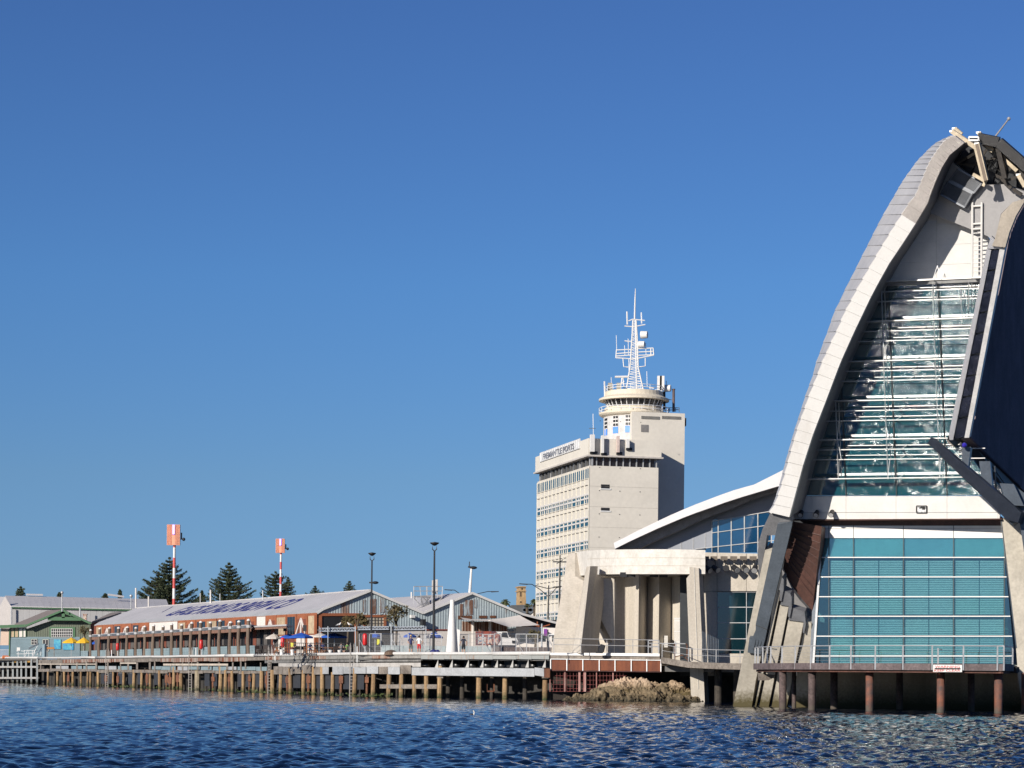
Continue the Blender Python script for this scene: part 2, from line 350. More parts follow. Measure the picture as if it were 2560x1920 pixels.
for i, (x0, x1) in enumerate([(684,706),(706,731),(731,754),(754,780),(780,802),(802,822),(831,858),(858,880),(881,915),(916,946),(947,970),(970,1000),(1000,1028)]):
    m = [timber, timber, timber, timber, timber, palebeam, palebeam, palebeam, palebeam, palebeam, timber, palebeam, timber][i]
    mb = MB(); wb(mb, x0, x1-.5, 1666+(i % 3)*.7-(3 if i in (3, 12) else 0), 1686+rr.uniform(-3, 1), .35+.1*(i % 2), .2); obj('waler_block', mb, m, wharf)
# piles
PX_ = [205,245,275,310,345,370,385,418,480,525,567,600,640,680,738,772,935,960,990,1035,1077,1112,1160,1190,1237,1290,1335,1373,1413,1505,1585,1650,1705,1765,1815,1867]
def pile(px, w, yt, m, parent=wharf, near=.15, name='pile', lean=0):
    Y = Yw(px)-near; z = ZY(px, yt, Y); b = WZ(px, Y, -1.2); r = w*Y/F/2
    mb = MB(); n = 9; mb.tube([b, b+V((lean*.5, 0, (z+1.2)*.4)), b+V((lean, 0, z+1.2))], [r*1.05, r, r*.93], n)
    return obj(name, mb, m, parent, smooth=False)
for z_ in PX_:
    px = z_*.5877; big = np.interp(px, [100, 500, 900], [5, 8, 11])
    pile(px, big*rr.uniform(.95, 1.35), rr.uniform(1664, 1684) if px > 320 else 1679, pilem, lean=rr.uniform(-.12, .12))
for z_ in [290,450,500,625,708,722,755,905,975,1060,1135,1222,1312,1450,1560]:
    px = z_*.5877; w = np.interp(px, [150, 900], [5, 9])*rr.uniform(.8, 1.1)
    pile(px, w*.8, rr.uniform(1668, 1680), pilerust, near=-.35)
    mb = MB(); wb(mb, px-w*.6, px+w*.6, rr.uniform(1686, 1694), rr.uniform(1703, 1710), .0, .4); obj('pile_collar', mb, pilerust, wharf)
pile(840*.5877, 16, 1676, M('big_pile', (.30,.25,.17), .85, var=.2, zst=((.03,.03,.015), 0, .6)), near=.25)
for a, b in [(430,455),(455,480),(500,525),(545,567),(585,602),(620,640),(655,680),(700,720),(870,893),(905,925),(1010,1030),(1045,1070),(1085,1108),(1125,1140),(1150,1163),(1180,1222),(1230,1280),(1290,1325),(1330,1368),(1380,1410),(1412,1445),(1460,1500),(1510,1550)]:
    x0, x1 = a*.5877, b*.5877; mb = MB(); wb(mb, x0, x1-1.2, 1683, np.interp(x0, [250, 900], [1709, 1724]), -.5, .7); obj('fender_pad', mb, rubber, wharf)
    mb = MB(); wb(mb, x0+2, x1-3, 1681.4, 1683, -.5, .5); obj('pad_bolt_plate', mb, galv, wharf)
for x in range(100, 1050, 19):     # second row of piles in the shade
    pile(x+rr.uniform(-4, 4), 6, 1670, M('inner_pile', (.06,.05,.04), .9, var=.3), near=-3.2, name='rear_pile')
for (x0, x1, y0, y1) in [(949,1092,1711,1721)]:
    mb = MB(); wb(mb, x0, x1, y0, (y1, y1+1), .35, -.0); obj('cross_beam', mb, timber, wharf)
weed = MB()
for i in range(240):
    x = rr.uniform(240, 1000); Y = Yw(x)-rr.uniform(-.6, .35); p = WZ(x, Y, rr.uniform(.0, .22)); s_ = rr.uniform(.08, .3)
    weed.add([p+V((rr.uniform(-s_, s_), rr.uniform(-s_, s_), rr.uniform(-.15, .2))) for _ in range(4)], [(0,1,2),(0,2,3),(0,1,3),(1,2,3)])
obj('seaweed_fringe', weed, M('weed_green', (.075,.105,.03), .8, var=.4), kind='stuff', label='green weed growing along the waterline of the wharf')
# ---------------------------------------------------------------- bracketed wharf
cw = thing('bracket_wharf', 'newer wharf stretch with pale triangular brackets over a long white beam', 'wharf', WZ(1200, Yw(1200), 0))
pipe(cw, 1047, 1232, lambda x: ytop(x), .14, 6); pipe(cw, 1233, 1376, lambda x: ytop(x)+.2, .17, 4)
for x0, x1 in [(1052,1110),(1110,1170),(1170,1232),(1232,1290),(1290,1329),(1329,1373)]:
    mb = MB(); wb(mb, x0+.2, x1-.2, (yv(x0,4), yv(x1,4)), (1647.5,1648.5), .1, .5); obj('fascia_block', mb, M('fascia_green_grey', (.27,.28,.27), .8, sc=1.5, streak=True, col2=(.22,.12,.07), thr=(.3,.42), bump=.3), cw)
for x in [1095.5,1131.5,1172,1208.5,1244.5,1283,1321.5,1364]:
    Y = Yw(x)-.05; t = [WZ(x, Y, ZY(x, 1648, Y)), WZ(x, Y, ZY(x, 1669, Y))]; B = V((-.2, .9, 0)); w = V((.14, 0, 0))
    mb = MB()
    # gusset seen as a lit triangle
    a, b, c = W(x, 1648.5, Y), W(x, 1669, Y), W(x-8.5, 1669, Y+.1)
    mb.poly([c, b, a], [q+V((.05, .35, 0)) for q in (c, b, a)])
    obj('bracket', mb, M('bracket_pale', (.42,.41,.385), .7, var=.12), cw)
for x0, x1 in zip([1055,1095,1131,1172,1208,1245,1283,1322], [1095,1131,1172,1208,1245,1283,1322,1364]):
    mb = MB(); pts = [WZ((x0+x1)/2-8, Yw(x0)+1.6, 2.35), WZ((x0+x1)/2-8, Yw(x0)+1.6, 3.35)]; mb.tube(pts, .52, 14); obj('drum_fender', mb, M('drum_black', (.02,.02,.02), .35, var=.3, streak=True), cw, smooth=True)
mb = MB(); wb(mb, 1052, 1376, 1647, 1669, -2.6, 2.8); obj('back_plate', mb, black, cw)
for x0, x1 in [(1029,1336),(1336.6,1360)]:
    mb = MB(); wb(mb, x0, x1, (1668.5, 1671), (1688, 1691.5), .45, .2); obj('long_beam', mb, palebeam, cw)
mb = MB(); wb(mb, 1360.5, 1375, 1671, 1694, .4, .2); obj('end_block', mb, rust, cw)
for x, w in [(1099,14),(1197,15),(1262,14),(1362,14)]:
    pile(x, w, 1694 if x < 1362 else 1700, pilem, cw); mb = MB(); wb(mb, x-w*.5, x+w*.62, 1688.5, 1695.5, .3, .4); obj('pile_cap', mb, timber, cw)
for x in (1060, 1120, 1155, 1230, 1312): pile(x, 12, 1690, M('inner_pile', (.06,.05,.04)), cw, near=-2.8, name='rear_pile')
mb = MB(); q = d6((555,1340),(555,1455),(670,1455),(670,1340))
for s_, t_ in ((0,1),(1,2),(2,3)): mb.bar(W(*q[s_], 199.5), W(*q[t_], 199.5), .12)
obj('hanging_frame', mb, rust, cw)
# ---------------------------------------------------------------- rusty panel section with red grille
rw = thing('rusty_wharf', 'short wharf section with rust brown panels and a red steel grille below', 'wharf', WZ(1510, 190, 0))
mb = MB(); wb(mb, 1374, 1649, (1631.5, 1633.5), (1638, 1641), .2, .6); obj('kerb_beam', mb, white, rw)
mb = MB(); wb(mb, 1376, 1650, (1638.5, 1641.5), (1646, 1650), .02, .6); obj('edge_timber', mb, timber, rw)
pb = [1376+.5,1417,1457,1498,1537.5,1578,1617,1652]
for a, b in zip(pb, pb[1:]):
    mb = MB(); wb(mb, a+1.2, b-1.2, (1649.5+(a-1376)*.004, 1649.5+(b-1376)*.004), (1675+(a-1376)*.012, 1675+(b-1376)*.012), -.02, .3)
    obj('rust_panel', mb, M('rust_panel', (.20,.062,.026), .85, sc=2.0, streak=True, col2=(.10,.03,.016), bump=.3), rw)
for x in pb:
    mb = MB(); wb(mb, x-1.1, x+1.1, 1648, 1677+(x-1376)*.012, .08, .2); obj('panel_post', mb, whitem, rw)
mb = MB(); wb(mb, 1376, 1653, (1646.5, 1649.8), (1648.3, 1651.5), .1, .3); obj('top_rail', mb, whitem, rw)
mb = MB(); wb(mb, 1376, 1653, (1675.5, 1679), (1677.2, 1680.8), .1, .3); obj('bottom_rail', mb, M('redbrown_steel', (.10,.035,.03), .8, var=.3), rw)
gm = M('grille_red', (.22,.05,.045), .8, var=.4, sc=3)
grl = MB()
for i in range(23):
    x = 1375+i*8.3; wb(grl, x, x+.8, 1678.5, 1729, -.3, .36)
for y in (1689, 1700, 1711, 1721, 1728): wb(grl, 1374, 1566, y, y+.8, -.27, .33)
obj('grille', grl, gm, rw)
for x, w in [(1374,2),(1411,2.5),(1446,5),(1459,6),(1490,2.5),(1531,3)]:
    mb = MB(); wb(mb, x, x+w, 1678, 1729, -.15, .4); obj('grille_post', mb, M('grille_post_paint', (.42,.28,.25), .8, sc=2, streak=True, col2=(.2,.05,.04)) , rw)
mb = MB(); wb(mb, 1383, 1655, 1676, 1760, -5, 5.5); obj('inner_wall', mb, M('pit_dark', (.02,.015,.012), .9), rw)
# ---------------------------------------------------------------- finger jetty at far left
fj = thing('finger_jetty', 'blue grey post jetty at the left edge with white rails on it', 'jetty', WZ(50, Yw(50), 0))
pipe(fj, -60, 95, lambda x: 1644.2, .16, 5)
for x in [-46,-33,-20,-6,7,19.5,32,43,53,65,78,92.6]:
    mb = MB(); wb(mb, x-2.1, x+2.1, 1647.5, 1703, .6, 0, zb=-1.0); obj('jetty_post', mb, postgrey, fj)
for y in (1665, 1692.5):
    mb = MB(); wb(mb, -60, 97, y, y+4.5, -.1, .5); obj('jetty_waler', mb, M('pale_waler', (.42,.41,.39), .8, var=.2), fj)
mb = MB(); wb(mb, -60, 96, 1647, 1651, -.3, 1.5); obj('jetty_deck_beam', mb, M('deck_beam_dark', (.12,.11,.10), .9), fj)
for x in (38, 71.5):
    mb = MB(); wb(mb, x-3.5, x+3.8, 1648.5, 1656, .1, .15); obj('yellow_panel', mb, M('ochre_paint', (.48,.27,.06), .7), fj)
for x in range(-50, 95, 13):
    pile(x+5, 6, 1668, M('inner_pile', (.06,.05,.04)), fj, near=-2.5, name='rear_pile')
# ---------------------------------------------------------------- limestone mound
def rocks():
    def mound(cxp, hw, h, dep, Y, sub, seed, mat, flat=.55, name='limestone_mound', lab=''):
        c = WZ(cxp, Y, -.3); n1, n2 = sub; vs = []; fs = []
        for i in range(n1+1):
            a = -1+2*i/n1
            for j in range(n2+1):
                t = pi*j/n2
                prof = (1-abs(a)**3.2)**.5 if abs(a) < 1 else 0
                x = a*hw; y = -cos(t)*dep*prof; z = (sin(t)**flat)*h*prof
                p = V((x, y, z)); q = p*.9+V((seed, seed*2, 0))
                d = noise.fractal(q*1.1, 1.0, 2.1, 5)*.33+noise.noise(q*.45)*.5
                pit = -abs(noise.noise(q*3.4))*.28
                nn = V((a*.3, -cos(t), sin(t))).normalized()
                vs.append(c+p+nn*(d*1.35+pit*1.3)*min(1, h)*(.4+prof*.6))
        m2 = n2+1
        for i in range(n1):
            for j in range(n2): fs.append((i*m2+j, (i+1)*m2+j, (i+1)*m2+j+1, i*m2+j+1))
        mb = MB(); mb.add(vs, fs); return mb
    lm = M('limestone', (.56,.42,.29), .9, sc=1.6, col2=(.30,.21,.14), bump=.9, bsc=7, zst=((.085,.062,.022), .75, 1.75))
    dk = M('limestone_tidal', (.25,.185,.11), .9, sc=2.2, col2=(.055,.042,.02), bump=1.0, bsc=6, zst=((.02,.018,.010), .0, .5))
    r = thing('limestone_rocks', 'pale pinkish limestone mound with a dark tidal ledge below the concrete frame', 'rock', WZ(1590, 190, 0))
    obj('ledge', mound(1600, 5.5, 1.25, 2.3, 190, (190, 60), 3.1, dk), dk, r)
    obj('mound', mound(1606, 4.2, 2.1, 2.0, 191.0, (150, 70), 8.7, lm), lm, r)
    obj('small_ledge', mound(1432, .85, .75, .8, 190, (40, 24), 5.2, dk), dk, r)
    for k, (x, hw, h, d, Y) in enumerate([(1500,.8,.95,.6,188.6),(1545,.9,1.0,.6,188.0),(1590,1.0,.95,.6,187.8),(1640,.9,1.0,.6,187.9),(1690,1.0,1.0,.7,188.3),(1562,1.4,1.5,.8,190),(1605,1.5,1.8,.8,190.2),(1650,1.7,1.85,.8,190.1),(1700,1.3,1.5,.8,190),(1415,.35,.5,.4,189.5),(1446,.4,.75,.4,189.4)]): obj('boulder', mound(x, hw, h, d, Y, (26, 18), 11.3+k*1.7, lm if h > 1.4 else dk), lm if h > 1.4 else dk, r)
    obj('boulder', mound(1462, 1.2, .85, 1.0, 190.2, (40, 24), 6.6, dk), dk, r)
rocks()
# ================================================================ museum with the tall shell
MU = PL(W(2115, 1300, 157.3), 25.2, 15)       # upper facade, leaning towards the water
ML = PL(W(2133, 1658, 158), 20, 0)          # lower glass wall
PG = PL(W(1858, 1762, 163), 20, 24)         # raking legs on the left
mus = thing('shell_museum', 'tall white sail shaped museum shell with sparkling glass wall over the water', 'museum', ML.pt(0, -1.3))
def clip(poly, cell):
    """convex cell clips polygon (2D, Sutherland-Hodgman)"""
    out = poly; n = len(cell)
    ar = sum(cell[i][0]*cell[(i+1) % n][1]-cell[(i+1) % n][0]*cell[i][1] for i in range(n)); sg = 1 if ar > 0 else -1
    for i in range(n):
        a, b = cell[i], cell[(i+1) % n]; inp, out = out, []
        if not inp: return []
        side = lambda p: sg*((b[0]-a[0])*(p[1]-a[1])-(b[1]-a[1])*(p[0]-a[0]))
        for j in range(len(inp)):
            p, q = inp[j-1], inp[j]; sp, sq = side(p), side(q)
            if sp*sq < 0: t = sp/(sp-sq); out.append((p[0]+(q[0]-p[0])*t, p[1]+(q[1]-p[1])*t))
            if sq >= 0: out.append(q)
    return out
def pprism(name, P, pts, o0, o1, m, parent, **k):
    mb = MB(); mb.prism(P, pts, o0, o1); return obj(name, mb, m, parent, **k)
PR_ = random.Random(2)
def panels(name, P, poly, cells, o0, o1, m, parent, gap=.35):
    """panels cut from a pixel polygon by pixel cells; gap = half joint in px"""
    for c in cells:
        cx = sum(p[0] for p in c)/len(c); cy = sum(p[1] for p in c)/len(c)
        c = [(x+(gap if x < cx else -gap), y+(gap if y < cy else -gap)) for x, y in c]
        q = clip(poly, c)
        if len(q) < 3: continue
        q = [p for i, p in enumerate(q) if abs(p[0]-q[i-1][0])+abs(p[1]-q[i-1][1]) > .3]
        if len(q) > 2: pprism(name, P, q, o0, o1, m[PR_.randrange(len(m))] if isinstance(m, list) else m, parent)
# --- outer rim: stepped cladding
So = [(1925,1282),(1938,1262),(1947,1238)]+c2((15,1430),(35,1360),(55,1285),(75,1215),(95,1145),(115,1075),(140,1005),(165,935),(190,860),(220,785),(250,715),(275,640),(305,580),(335,510),(370,440),(400,370),(430,300),(465,240),(500,170),(540,100),(580,30))+c1((120,1360),(180,1260),(240,1160),(300,1065),(360,970),(420,875),(492,785),(520,720),(545,660),(570,600),(592,545),(614,492),(640,445),(665,408),(690,372),(716,332),(745,295),(778,262),(815,238),(860,226))
Si = [(1973,1293)]+c2((150,1300),(215,1100),(300,880),(390,640),(480,440),(600,190),(705,0))+c1((350,1260),(480,1060),(605,850),(625,780),(680,640),(735,520),(810,400),(880,345),(945,290))
def arc(P):
    L = [0]
    for a, b in zip(P, P[1:]): L.append(L[-1]+sqrt((a[0]-b[0])**2+(a[1]-b[1])**2))
    return L
Lo, Li = arc(So), arc(Si)
def inn(t):
    s = t*Li[-1]; return (float(np.interp(s, Li, [p[0] for p in Si])), float(np.interp(s, Li, [p[1] for p in Si])))
RO = 3.6
bronze = M('bronze_sheet', (.44,.40,.37), .4, .45, var=.12, sc=.5)
for i in range(len(So)-1):
    t0, t1 = Lo[i]/Lo[-1], Lo[i+1]/Lo[-1]; A, B = So[i], So[i+1]; a, b = inn(t0), inn(t1)
    d = V((B[0]-A[0], B[1]-A[1])).normalized(); g = .25
    A_, B_, a_, b_ = [(p[0]+d.x*s, p[1]+d.y*s) for p, s in ((A, g), (B, -g), (a, g), (b, -g))]
    top = B[1] < 515
    A_ = (A_[0]-2.2, A_[1]-1)
    pprism('rim_panel', MU, [A_, a_, b_, B_], RO-.35, RO+.02*(i % 2), bronze if top else cladding, mus)
    PA, PB = MU.at(*A, RO-.36), MU.at(*B, RO-.36)
    dd = (PB-PA).normalized(); no = dd.cross(MU.n); no = no if no.x < 0 else -no
    step = .10
    sec = [PA+no*step, PB+no*.03, PB-no*.15, PA-no*.15]
    offx = lambda y: float(np.interp(y, [340,343,349,358,368,379,388,398,410,425,439,455,471,488,512,537,562,588,614,641,671,798,949,1076,1180,1290], [3,6,10,18,22,26,28,32,35,39,44,48,51,53,48,46.5,44,41,38,36,33,26,11,7,7,4]))
    BA, BB = [W(p[0]-offx(p[1]), p[1], q.y+9) for p, q in ((A, PA), (B, PB))]; bd = (BB-BA)*.03
    mb = MB(); mb.poly(sec, [BA+no*.05-bd, BB+no*.02, BB-no*.15, BA-no*.15-bd]); obj('roof_sheet', mb, [M('shell_sheet', (.52,.505,.49), .5, .1, var=.08, sc=.4), M('shell_sheet_b', (.49,.475,.46), .5, .1, var=.08, sc=.4)][i % 2], mus)
# inner lining of the rim (reveal) going back to the facade
for i in range(len(Si)-1):
    mb = MB(); A, B = MU.at(*Si[i], RO-.36), MU.at(*Si[i+1], RO-.36); o = MU.u*(-.25)
    mb.poly([A+o, B+o, B, A], [p-MU.n*(RO-.4) for p in [A+o, B+o, B, A]]); obj('rim_lining', mb, M('lining_grey', (.22,.22,.23), .6, .1), mus)
# --- upper glass wall
glassU = M('solar_glass', (.012,.085,.105), .035, 0, var=.06, sc=.3, spec=1.0, ior=2.3)
gl = c2((700,130),(610,270),(480,520),(400,745),(305,950),(270,1030),(215,1200),(150,1500))
def mull(k, y):  # mullion columns, px from row y
    z = (y-660)/.3858; x0, y0, x1, y1 = [(150,1500,-0,0),(428,1500,396,770),(755,1500,700,130),(1082,1500,1022,130),(1400,1500,1342,130),(1720,1500,1662,130)][k]
    if k == 0: return 1950+.3858*150-60
    return 1950+.3858*(x1+(x0-x1)*(z-y1)/(y0-y1))
rowz = [130,265,520,775,1022,1275,1500]; rowp = [660+z*.3858 for z in rowz]
gpoly = [gl[0], (2480,705), (2397,1097), (2446,1170), (2501,1216), (2527,1238)]+[gl[-1]]+gl[-2:0:-1]
cells = []
for r in range(6):
    for k in range(5):
        y0, y1 = rowp[r], rowp[r+1]; cells.append([(mull(k, y0), y0), (mull(k+1, y0), y0), (mull(k+1, y1), y1), (mull(k, y1), y1)])
panels('glass_pane', MU, gpoly, cells, -.03, .02, glassU, mus, gap=.7)
pprism('glass_backing', MU, gpoly, -.35, -.10, black, mus)
for k in range(1, 5):
    y0, y1 = (1165 if k == 4 else rowp[0] if k > 1 else rowp[3]), rowp[-1]; mb = MB(); mb.bar(MU.at(mull(k, y0), y0, .06), MU.at(mull(k, y1), y1, .06), .07, .1); obj('mullion', mb, M('mullion_dark', (.05,.055,.06), .5), mus)
# white wall around and above the glass
up = c1((560,905),(720,990),(1020,1110),(1150,1170),(1150,1600),(60,1600))
up = [(2222, 706)]+[(2190,706),(2215,655),(2250,600),(2285,540),(2305,515)]+c1((580,935),(720,990),(1020,1110),(1160,1170),(1160,1600))
up = [(2190,706),(2215,655),(2250,600),(2285,540),(2305,515)]+c1((580,935),(720,990),(1020,1110),(1160,1170),(1215,1250),(1215,1600))
hy = [500]+[280+.2653*z for z in (1050,1238,1425)]+[704]; vx = [2150,2276,2342,2345,2520]; vx = [2150,2341.5,2540]
panels('wall_panel', MU, up, [[(vx[j],hy[i]+4),(vx[j+1],hy[i]-4 if i else hy[i]),(vx[j+1],hy[i+1]-4 if i < 3 else 704),(vx[j],hy[i+1]+4 if i < 3 else 706)] for i in range(4) for j in range(2)], -.1, .06, white, mus, gap=.25)
pprism('head_trim', MU, [(2200,706),(2484,696),(2484,706),(2200,716)], -.2, .16, M('trim_grey', (.30,.30,.30), .5), mus)
rev = [gl[0]]+gl[1:]+c2((60,1500),(150,1280),(215,1080),(300,860),(390,620),(480,420),(600,170),(660,60),(700,60))
pprism('reveal_wall', MU, rev, -.3, -.02, M('reveal_paint', (.34,.33,.32), .6), mus)
bandc = []
for i, (y0, y1) in enumerate(((1240.5,1281),(1281.5,1298))):
    for x0, x1 in zip((1960,2030,2115,2240,2367.5,2495), (2030,2115,2240,2367.5,2495,2502)): bandc.append([(x0,y0),(x1,y0),(x1,y1),(x0,y1)])
panels('band_panel', MU, [(1990,1240),(2502,1238),(2499,1297),(1972,1300)], bandc, -.15, .12, white, mus, gap=.3)
pprism('band_edge', MU, [(1978,1299),(2504,1296.5),(2504,1299),(1978,1302)], -.2, .2, brownm, mus)
# --- louvre blades with rods and stays
lv = [(660,118,1310,88,17),(630,182,1300,158,7),(590,246,1300,222,7),(530,378,1300,348,12),(495,441,1300,416,6),(462,505,1300,480,6),(410,636,1300,610,12),(380,698,1290,678,6),(350,762,1280,742,6),(312,890,1240,874,11),(290,955,1225,938,6),(258,1020,1210,1003,6),(222,1143,1190,1128,11),(200,1206,1330,1194,6),(180,1270,1330,1258,6),(150,1396,1345,1380,10)]
for x0, y0, x1, y1, t in lv:
    mb = MB(); A, B = c2((x0, y0), (x1, y1)); h = t*.3858*.0275*1.1
    PA, PB = MU.at(*A, .8), MU.at(*B, .8); mb.bar(PA, PB, .4 if t > 8 else .12, h*(.55 if t > 8 else .8), up=V((0,0,1))); obj('louvre_blade', mb, M('louvre_alu', (.44,.425,.41), .45, .3), mus)
for (xa, ya, xb, yb) in [(656,115,668,500),(662,380,700,1396),(990,100,1008,700),(1005,610,1036,1385),(360,885,378,1396),(1172,160,1182,380),(1222,110,1222,300)]:
    mb = MB(); A, B = c2((xa, ya), (xb, yb)); mb.tube([MU.at(*A, .9), MU.at(*B, .9)], .035, 6); obj('hanger_rod', mb, galv, mus)
    mb = MB(); mb.tube([MU.at(A[0]+8, A[1]+6, .5), MU.at(B[0]+8, B[1]-6, .5)], .025, 5); obj('stay_cable', mb, galv, mus)
for (xa, ya, xb, yb) in [(690,520,668,640),(378,1396,385,1270),(1020,10,990,100),(1020,10,1040,95),(680,540,705,500),(690,1060,700,1130),(710,1270,700,1385),(1040,1270,1035,1380),(380,1020,370,1140),(668,500,690,640),(372,1130,398,1270)]:
    mb = MB(); A, B = c2((xa, ya), (xb, yb)); mb.tube([MU.at(*A, .9), MU.at(*B, 1.2)], .02, 5); obj('stay_cable', mb, galv, mus)
for x0, y0, x1, y1, t in lv:
    for fx in (.13, .52, .93):
        if t < 9 and fx > .9: continue
        mb = MB(); x = x0+(x1-x0)*fx; y = y0+(y1-y0)*fx; A = c2((x, y))[0]; mb.bar(MU.at(*A, .05), MU.at(A[0], A[1], .8), .06, .08); obj('bracket', mb, M('mullion_dark', (.05,.055,.06)), mus)
# --- grey soffit, vents, apex
sof = c1((585,862),(560,930),(720,990),(1020,1110),(1165,1170),(1215,1220),(1240,1180),(1290,960),(1400,850),(1560,800),(1560,770),(1330,680),(1130,690),(990,600),(830,470),(740,540),(690,640),(640,760))
grid = [[(2290+i*60, 380+j*48-(i*0)), (2350+i*60, 380+j*48), (2350+i*60, 428+j*48), (2290+i*60, 428+j*48)] for i in range(5) for j in range(5)]
pprism('soffit_wall', MU, sof, .35, .8, M('soffit_grey', (.34,.33,.33), .5, .15, var=.06), mus)
for k in range(14):
    y = 400+k*13; mb = MB(); mb.bar(MU.at(2335, y, .81), MU.at(2520, y+52, .81), .03, .03)
cs = c1((1508,822),(1400,850),(1292,962),(1235,1190),(1205,1262),(1330,1275),(1370,1130),(1430,980),(1508,850),(1580,790),(1580,800))
cs = c1((1560,785),(1490,825),(1400,850),(1292,962),(1235,1190),(1205,1262),(1330,1275),(1370,1130),(1430,980),(1508,850),(1600,760))
pprism('curved_soffit', MU, cs, 1.4, 1.9, M('curved_soffit_paint', (.38,.33,.27), .6, var=.15, sc=1, streak=True), mus)
for q in (((470,960),(910,1200),(760,1390),(320,1160)), ((290,1180),(730,1400),(590,1650),(160,1420))):
    q = e1(*q); P3 = [MU.at(x, y, 1.25) for x, y in q]; mb = MB()
    for i in range(4): mb.bar(P3[i], P3[(i+1) % 4], .12)
    v = obj('vent_frame', mb, M('vent_metal', (.20,.21,.23), .5, .3), mus)
    for k in range(1, 24):
        t = k/24; mb = MB(); mb.bar(P3[0].lerp(P3[1], t), P3[3].lerp(P3[2], t), .075, .05); obj('vent_slat', mb, M('vent_metal', (0,0,0)), v)
    mb = MB(); mb.poly([p-MU.n*.2 for p in P3], [p-MU.n*.3 for p in P3]); obj('vent_back', mb, black, v)
ap = c1((930,296),(880,345),(810,400),(735,520),(760,545),(830,490),(990,600),(1130,700),(1330,690),(1560,790),(1640,830),(1640,560),(1508,480),(1270,285),(1080,240),(985,240))
pprism('apex_lining', MU, ap, -.9, -.5, M('apex_dark', (.055,.058,.065), .5, .3, var=.3, sc=.6), mus)
for i in range(7):
    A, B = e1((560+i*170, 560+i*60), (250+i*210, 940+i*70)); mb = MB(); mb.bar(MU.at(*A, -.45), MU.at(*B, -.45), .06); obj('lining_rib', mb, black, mus)
tr = [((360,275),(790,565),.27,1,2.4),((405,225),(535,335),.26,1,1.6),((808,500),(968,1165),.40,2,2.6),((1190,560),(1315,1125),.30,0,1.8),((840,300),(935,395),.24,1,1.4),((930,500),(1105,625),.28,1,1.4),((1240,700),(1540,985),.26,1,1.2),((1560,1060),(1680,1270),.25,1,1.4),((600,480),(375,865),.17,0,.5),((640,745),(440,870),.17,0,.5),((640,750),(805,650),.17,1,.8),((380,865),(800,885),.14,0,.3),((790,860),(1000,590),.17,0,.5),((910,860),(1185,735),.17,0,.8),((990,1000),(1260,1120),.18,0,1.2),((1320,1050),(1425,930),.2,0,1.2),((1340,1170),(1575,1080),.17,0,1.2),((740,1050),(965,1175),.2,1,1.6),((975,1150),(925,1265),.18,1,2.2),((800,830),(700,650),.08,0,.3),((820,880),(900,1080),.08,0,.5),((990,1010),(1180,720),.05,0,.8),((860,640),(1230,1010),.04,0,.6),((1430,1300),(1260,1130),.2,0,1.2),((1460,1320),(1620,1420),.2,0,1.2),((560,545),(620,480),.2,1,.9),((1480,880),(1570,1110),.25,0,1.0),((1580,820),(1690,1300),.28,0,1.3)]
dks = M('truss_dark', (.05,.042,.036), .6, .2, var=.3, sc=2)
for A, B, w, cr, o in tr:
    A, B = e1(A, B); mb = MB(); mb.bar(MU.at(*A, o), MU.at(*B, o), w, w, up=MU.n); obj('truss_member', mb, creamst if cr else dks, mus)
    if cr == 2: mb = MB(); mb.bar(MU.at(*A, o+.16), MU.at(*B, o+.16), .2, .12, up=MU.n); obj('beam_web', mb, M('beam_web_brown', (.22,.17,.13), .7), mus)
    if cr and w > .23: mb = MB(); P_ = MU.at(*A, o); mb.bar(P_-MU.u*.15, P_+MU.u*.15, .12); obj('end_plate', mb, whitem, mus)
eb = e1((835,395),(1205,470),(1600,815),(1720,930)); 
for i in range(3): mb = MB(); mb.bar(MU.at(*eb[i], 1.9), MU.at(*eb[i+1], 1.9), .62, .5, up=MU.n); obj('edge_beam', mb, M('edge_black', (.018,.017,.018), .5), mus)
eb = e1((830,380),(1205,455),(1605,795),(1740,920))
for i in range(3):
    q = [MU.at(*eb[i], 1.6), MU.at(*eb[i+1], 1.6)]; sec = [q[0], q[1], q[1]+V((0,0,.12)), q[0]+V((0,0,.12))]; mb = MB(); mb.poly(sec, [p+MU.w*18+V((0,0,-2)) for p in sec]); obj('roof_sheet', mb, steel, mus)
mb = MB(); q = [MU.at(*p, 2.5) for p in e1((665,380),(838,380),(838,440),(665,440))]
for i in range(4): mb.bar(q[i], q[(i+1) % 4], .09)
obj('box_frame', mb, whitem, mus)
mb = MB(); A, B = e1((1100,425),(1385,50)); mb.tube([MU.at(*A, -2), MU.at(*B, -2)], [.06, .045], 6); q = MU.at(*B, -2); mb.ball(q, .12, 6); obj('whip_antenna', mb, M('antenna_grey', (.3,.28,.27), .5), mus)
mb = MB()                      # roof lining behind the apex, closing the shell
for i in range(len(Si)-8, len(Si)-1): pass
# ladder
lad = thing('roof_ladder', 'white steel ladder standing against the pale wall below the museum apex', 'ladder', MU.at(2434, 692, .9))
for xa, ya, xb, yb in ((1022,850,1019,1560),(1110,850,1106,1560)):
    A, B = c1((xa,ya),(xb,yb)); mb = MB(); mb.tube([MU.at(*A, .95), MU.at(*B, .95)], .075, 8); obj('rail', mb, white, lad)
for y in [885,1052,1100]+list(range(1140,1560,40)):
    A, B = c1((1021,y+4),(1108,y-2)); mb = MB(); mb.tube([MU.at(*A, .95), MU.at(*B, .95)], .035 if y > 1120 else .06, 6); obj('rung', mb, white, lad)
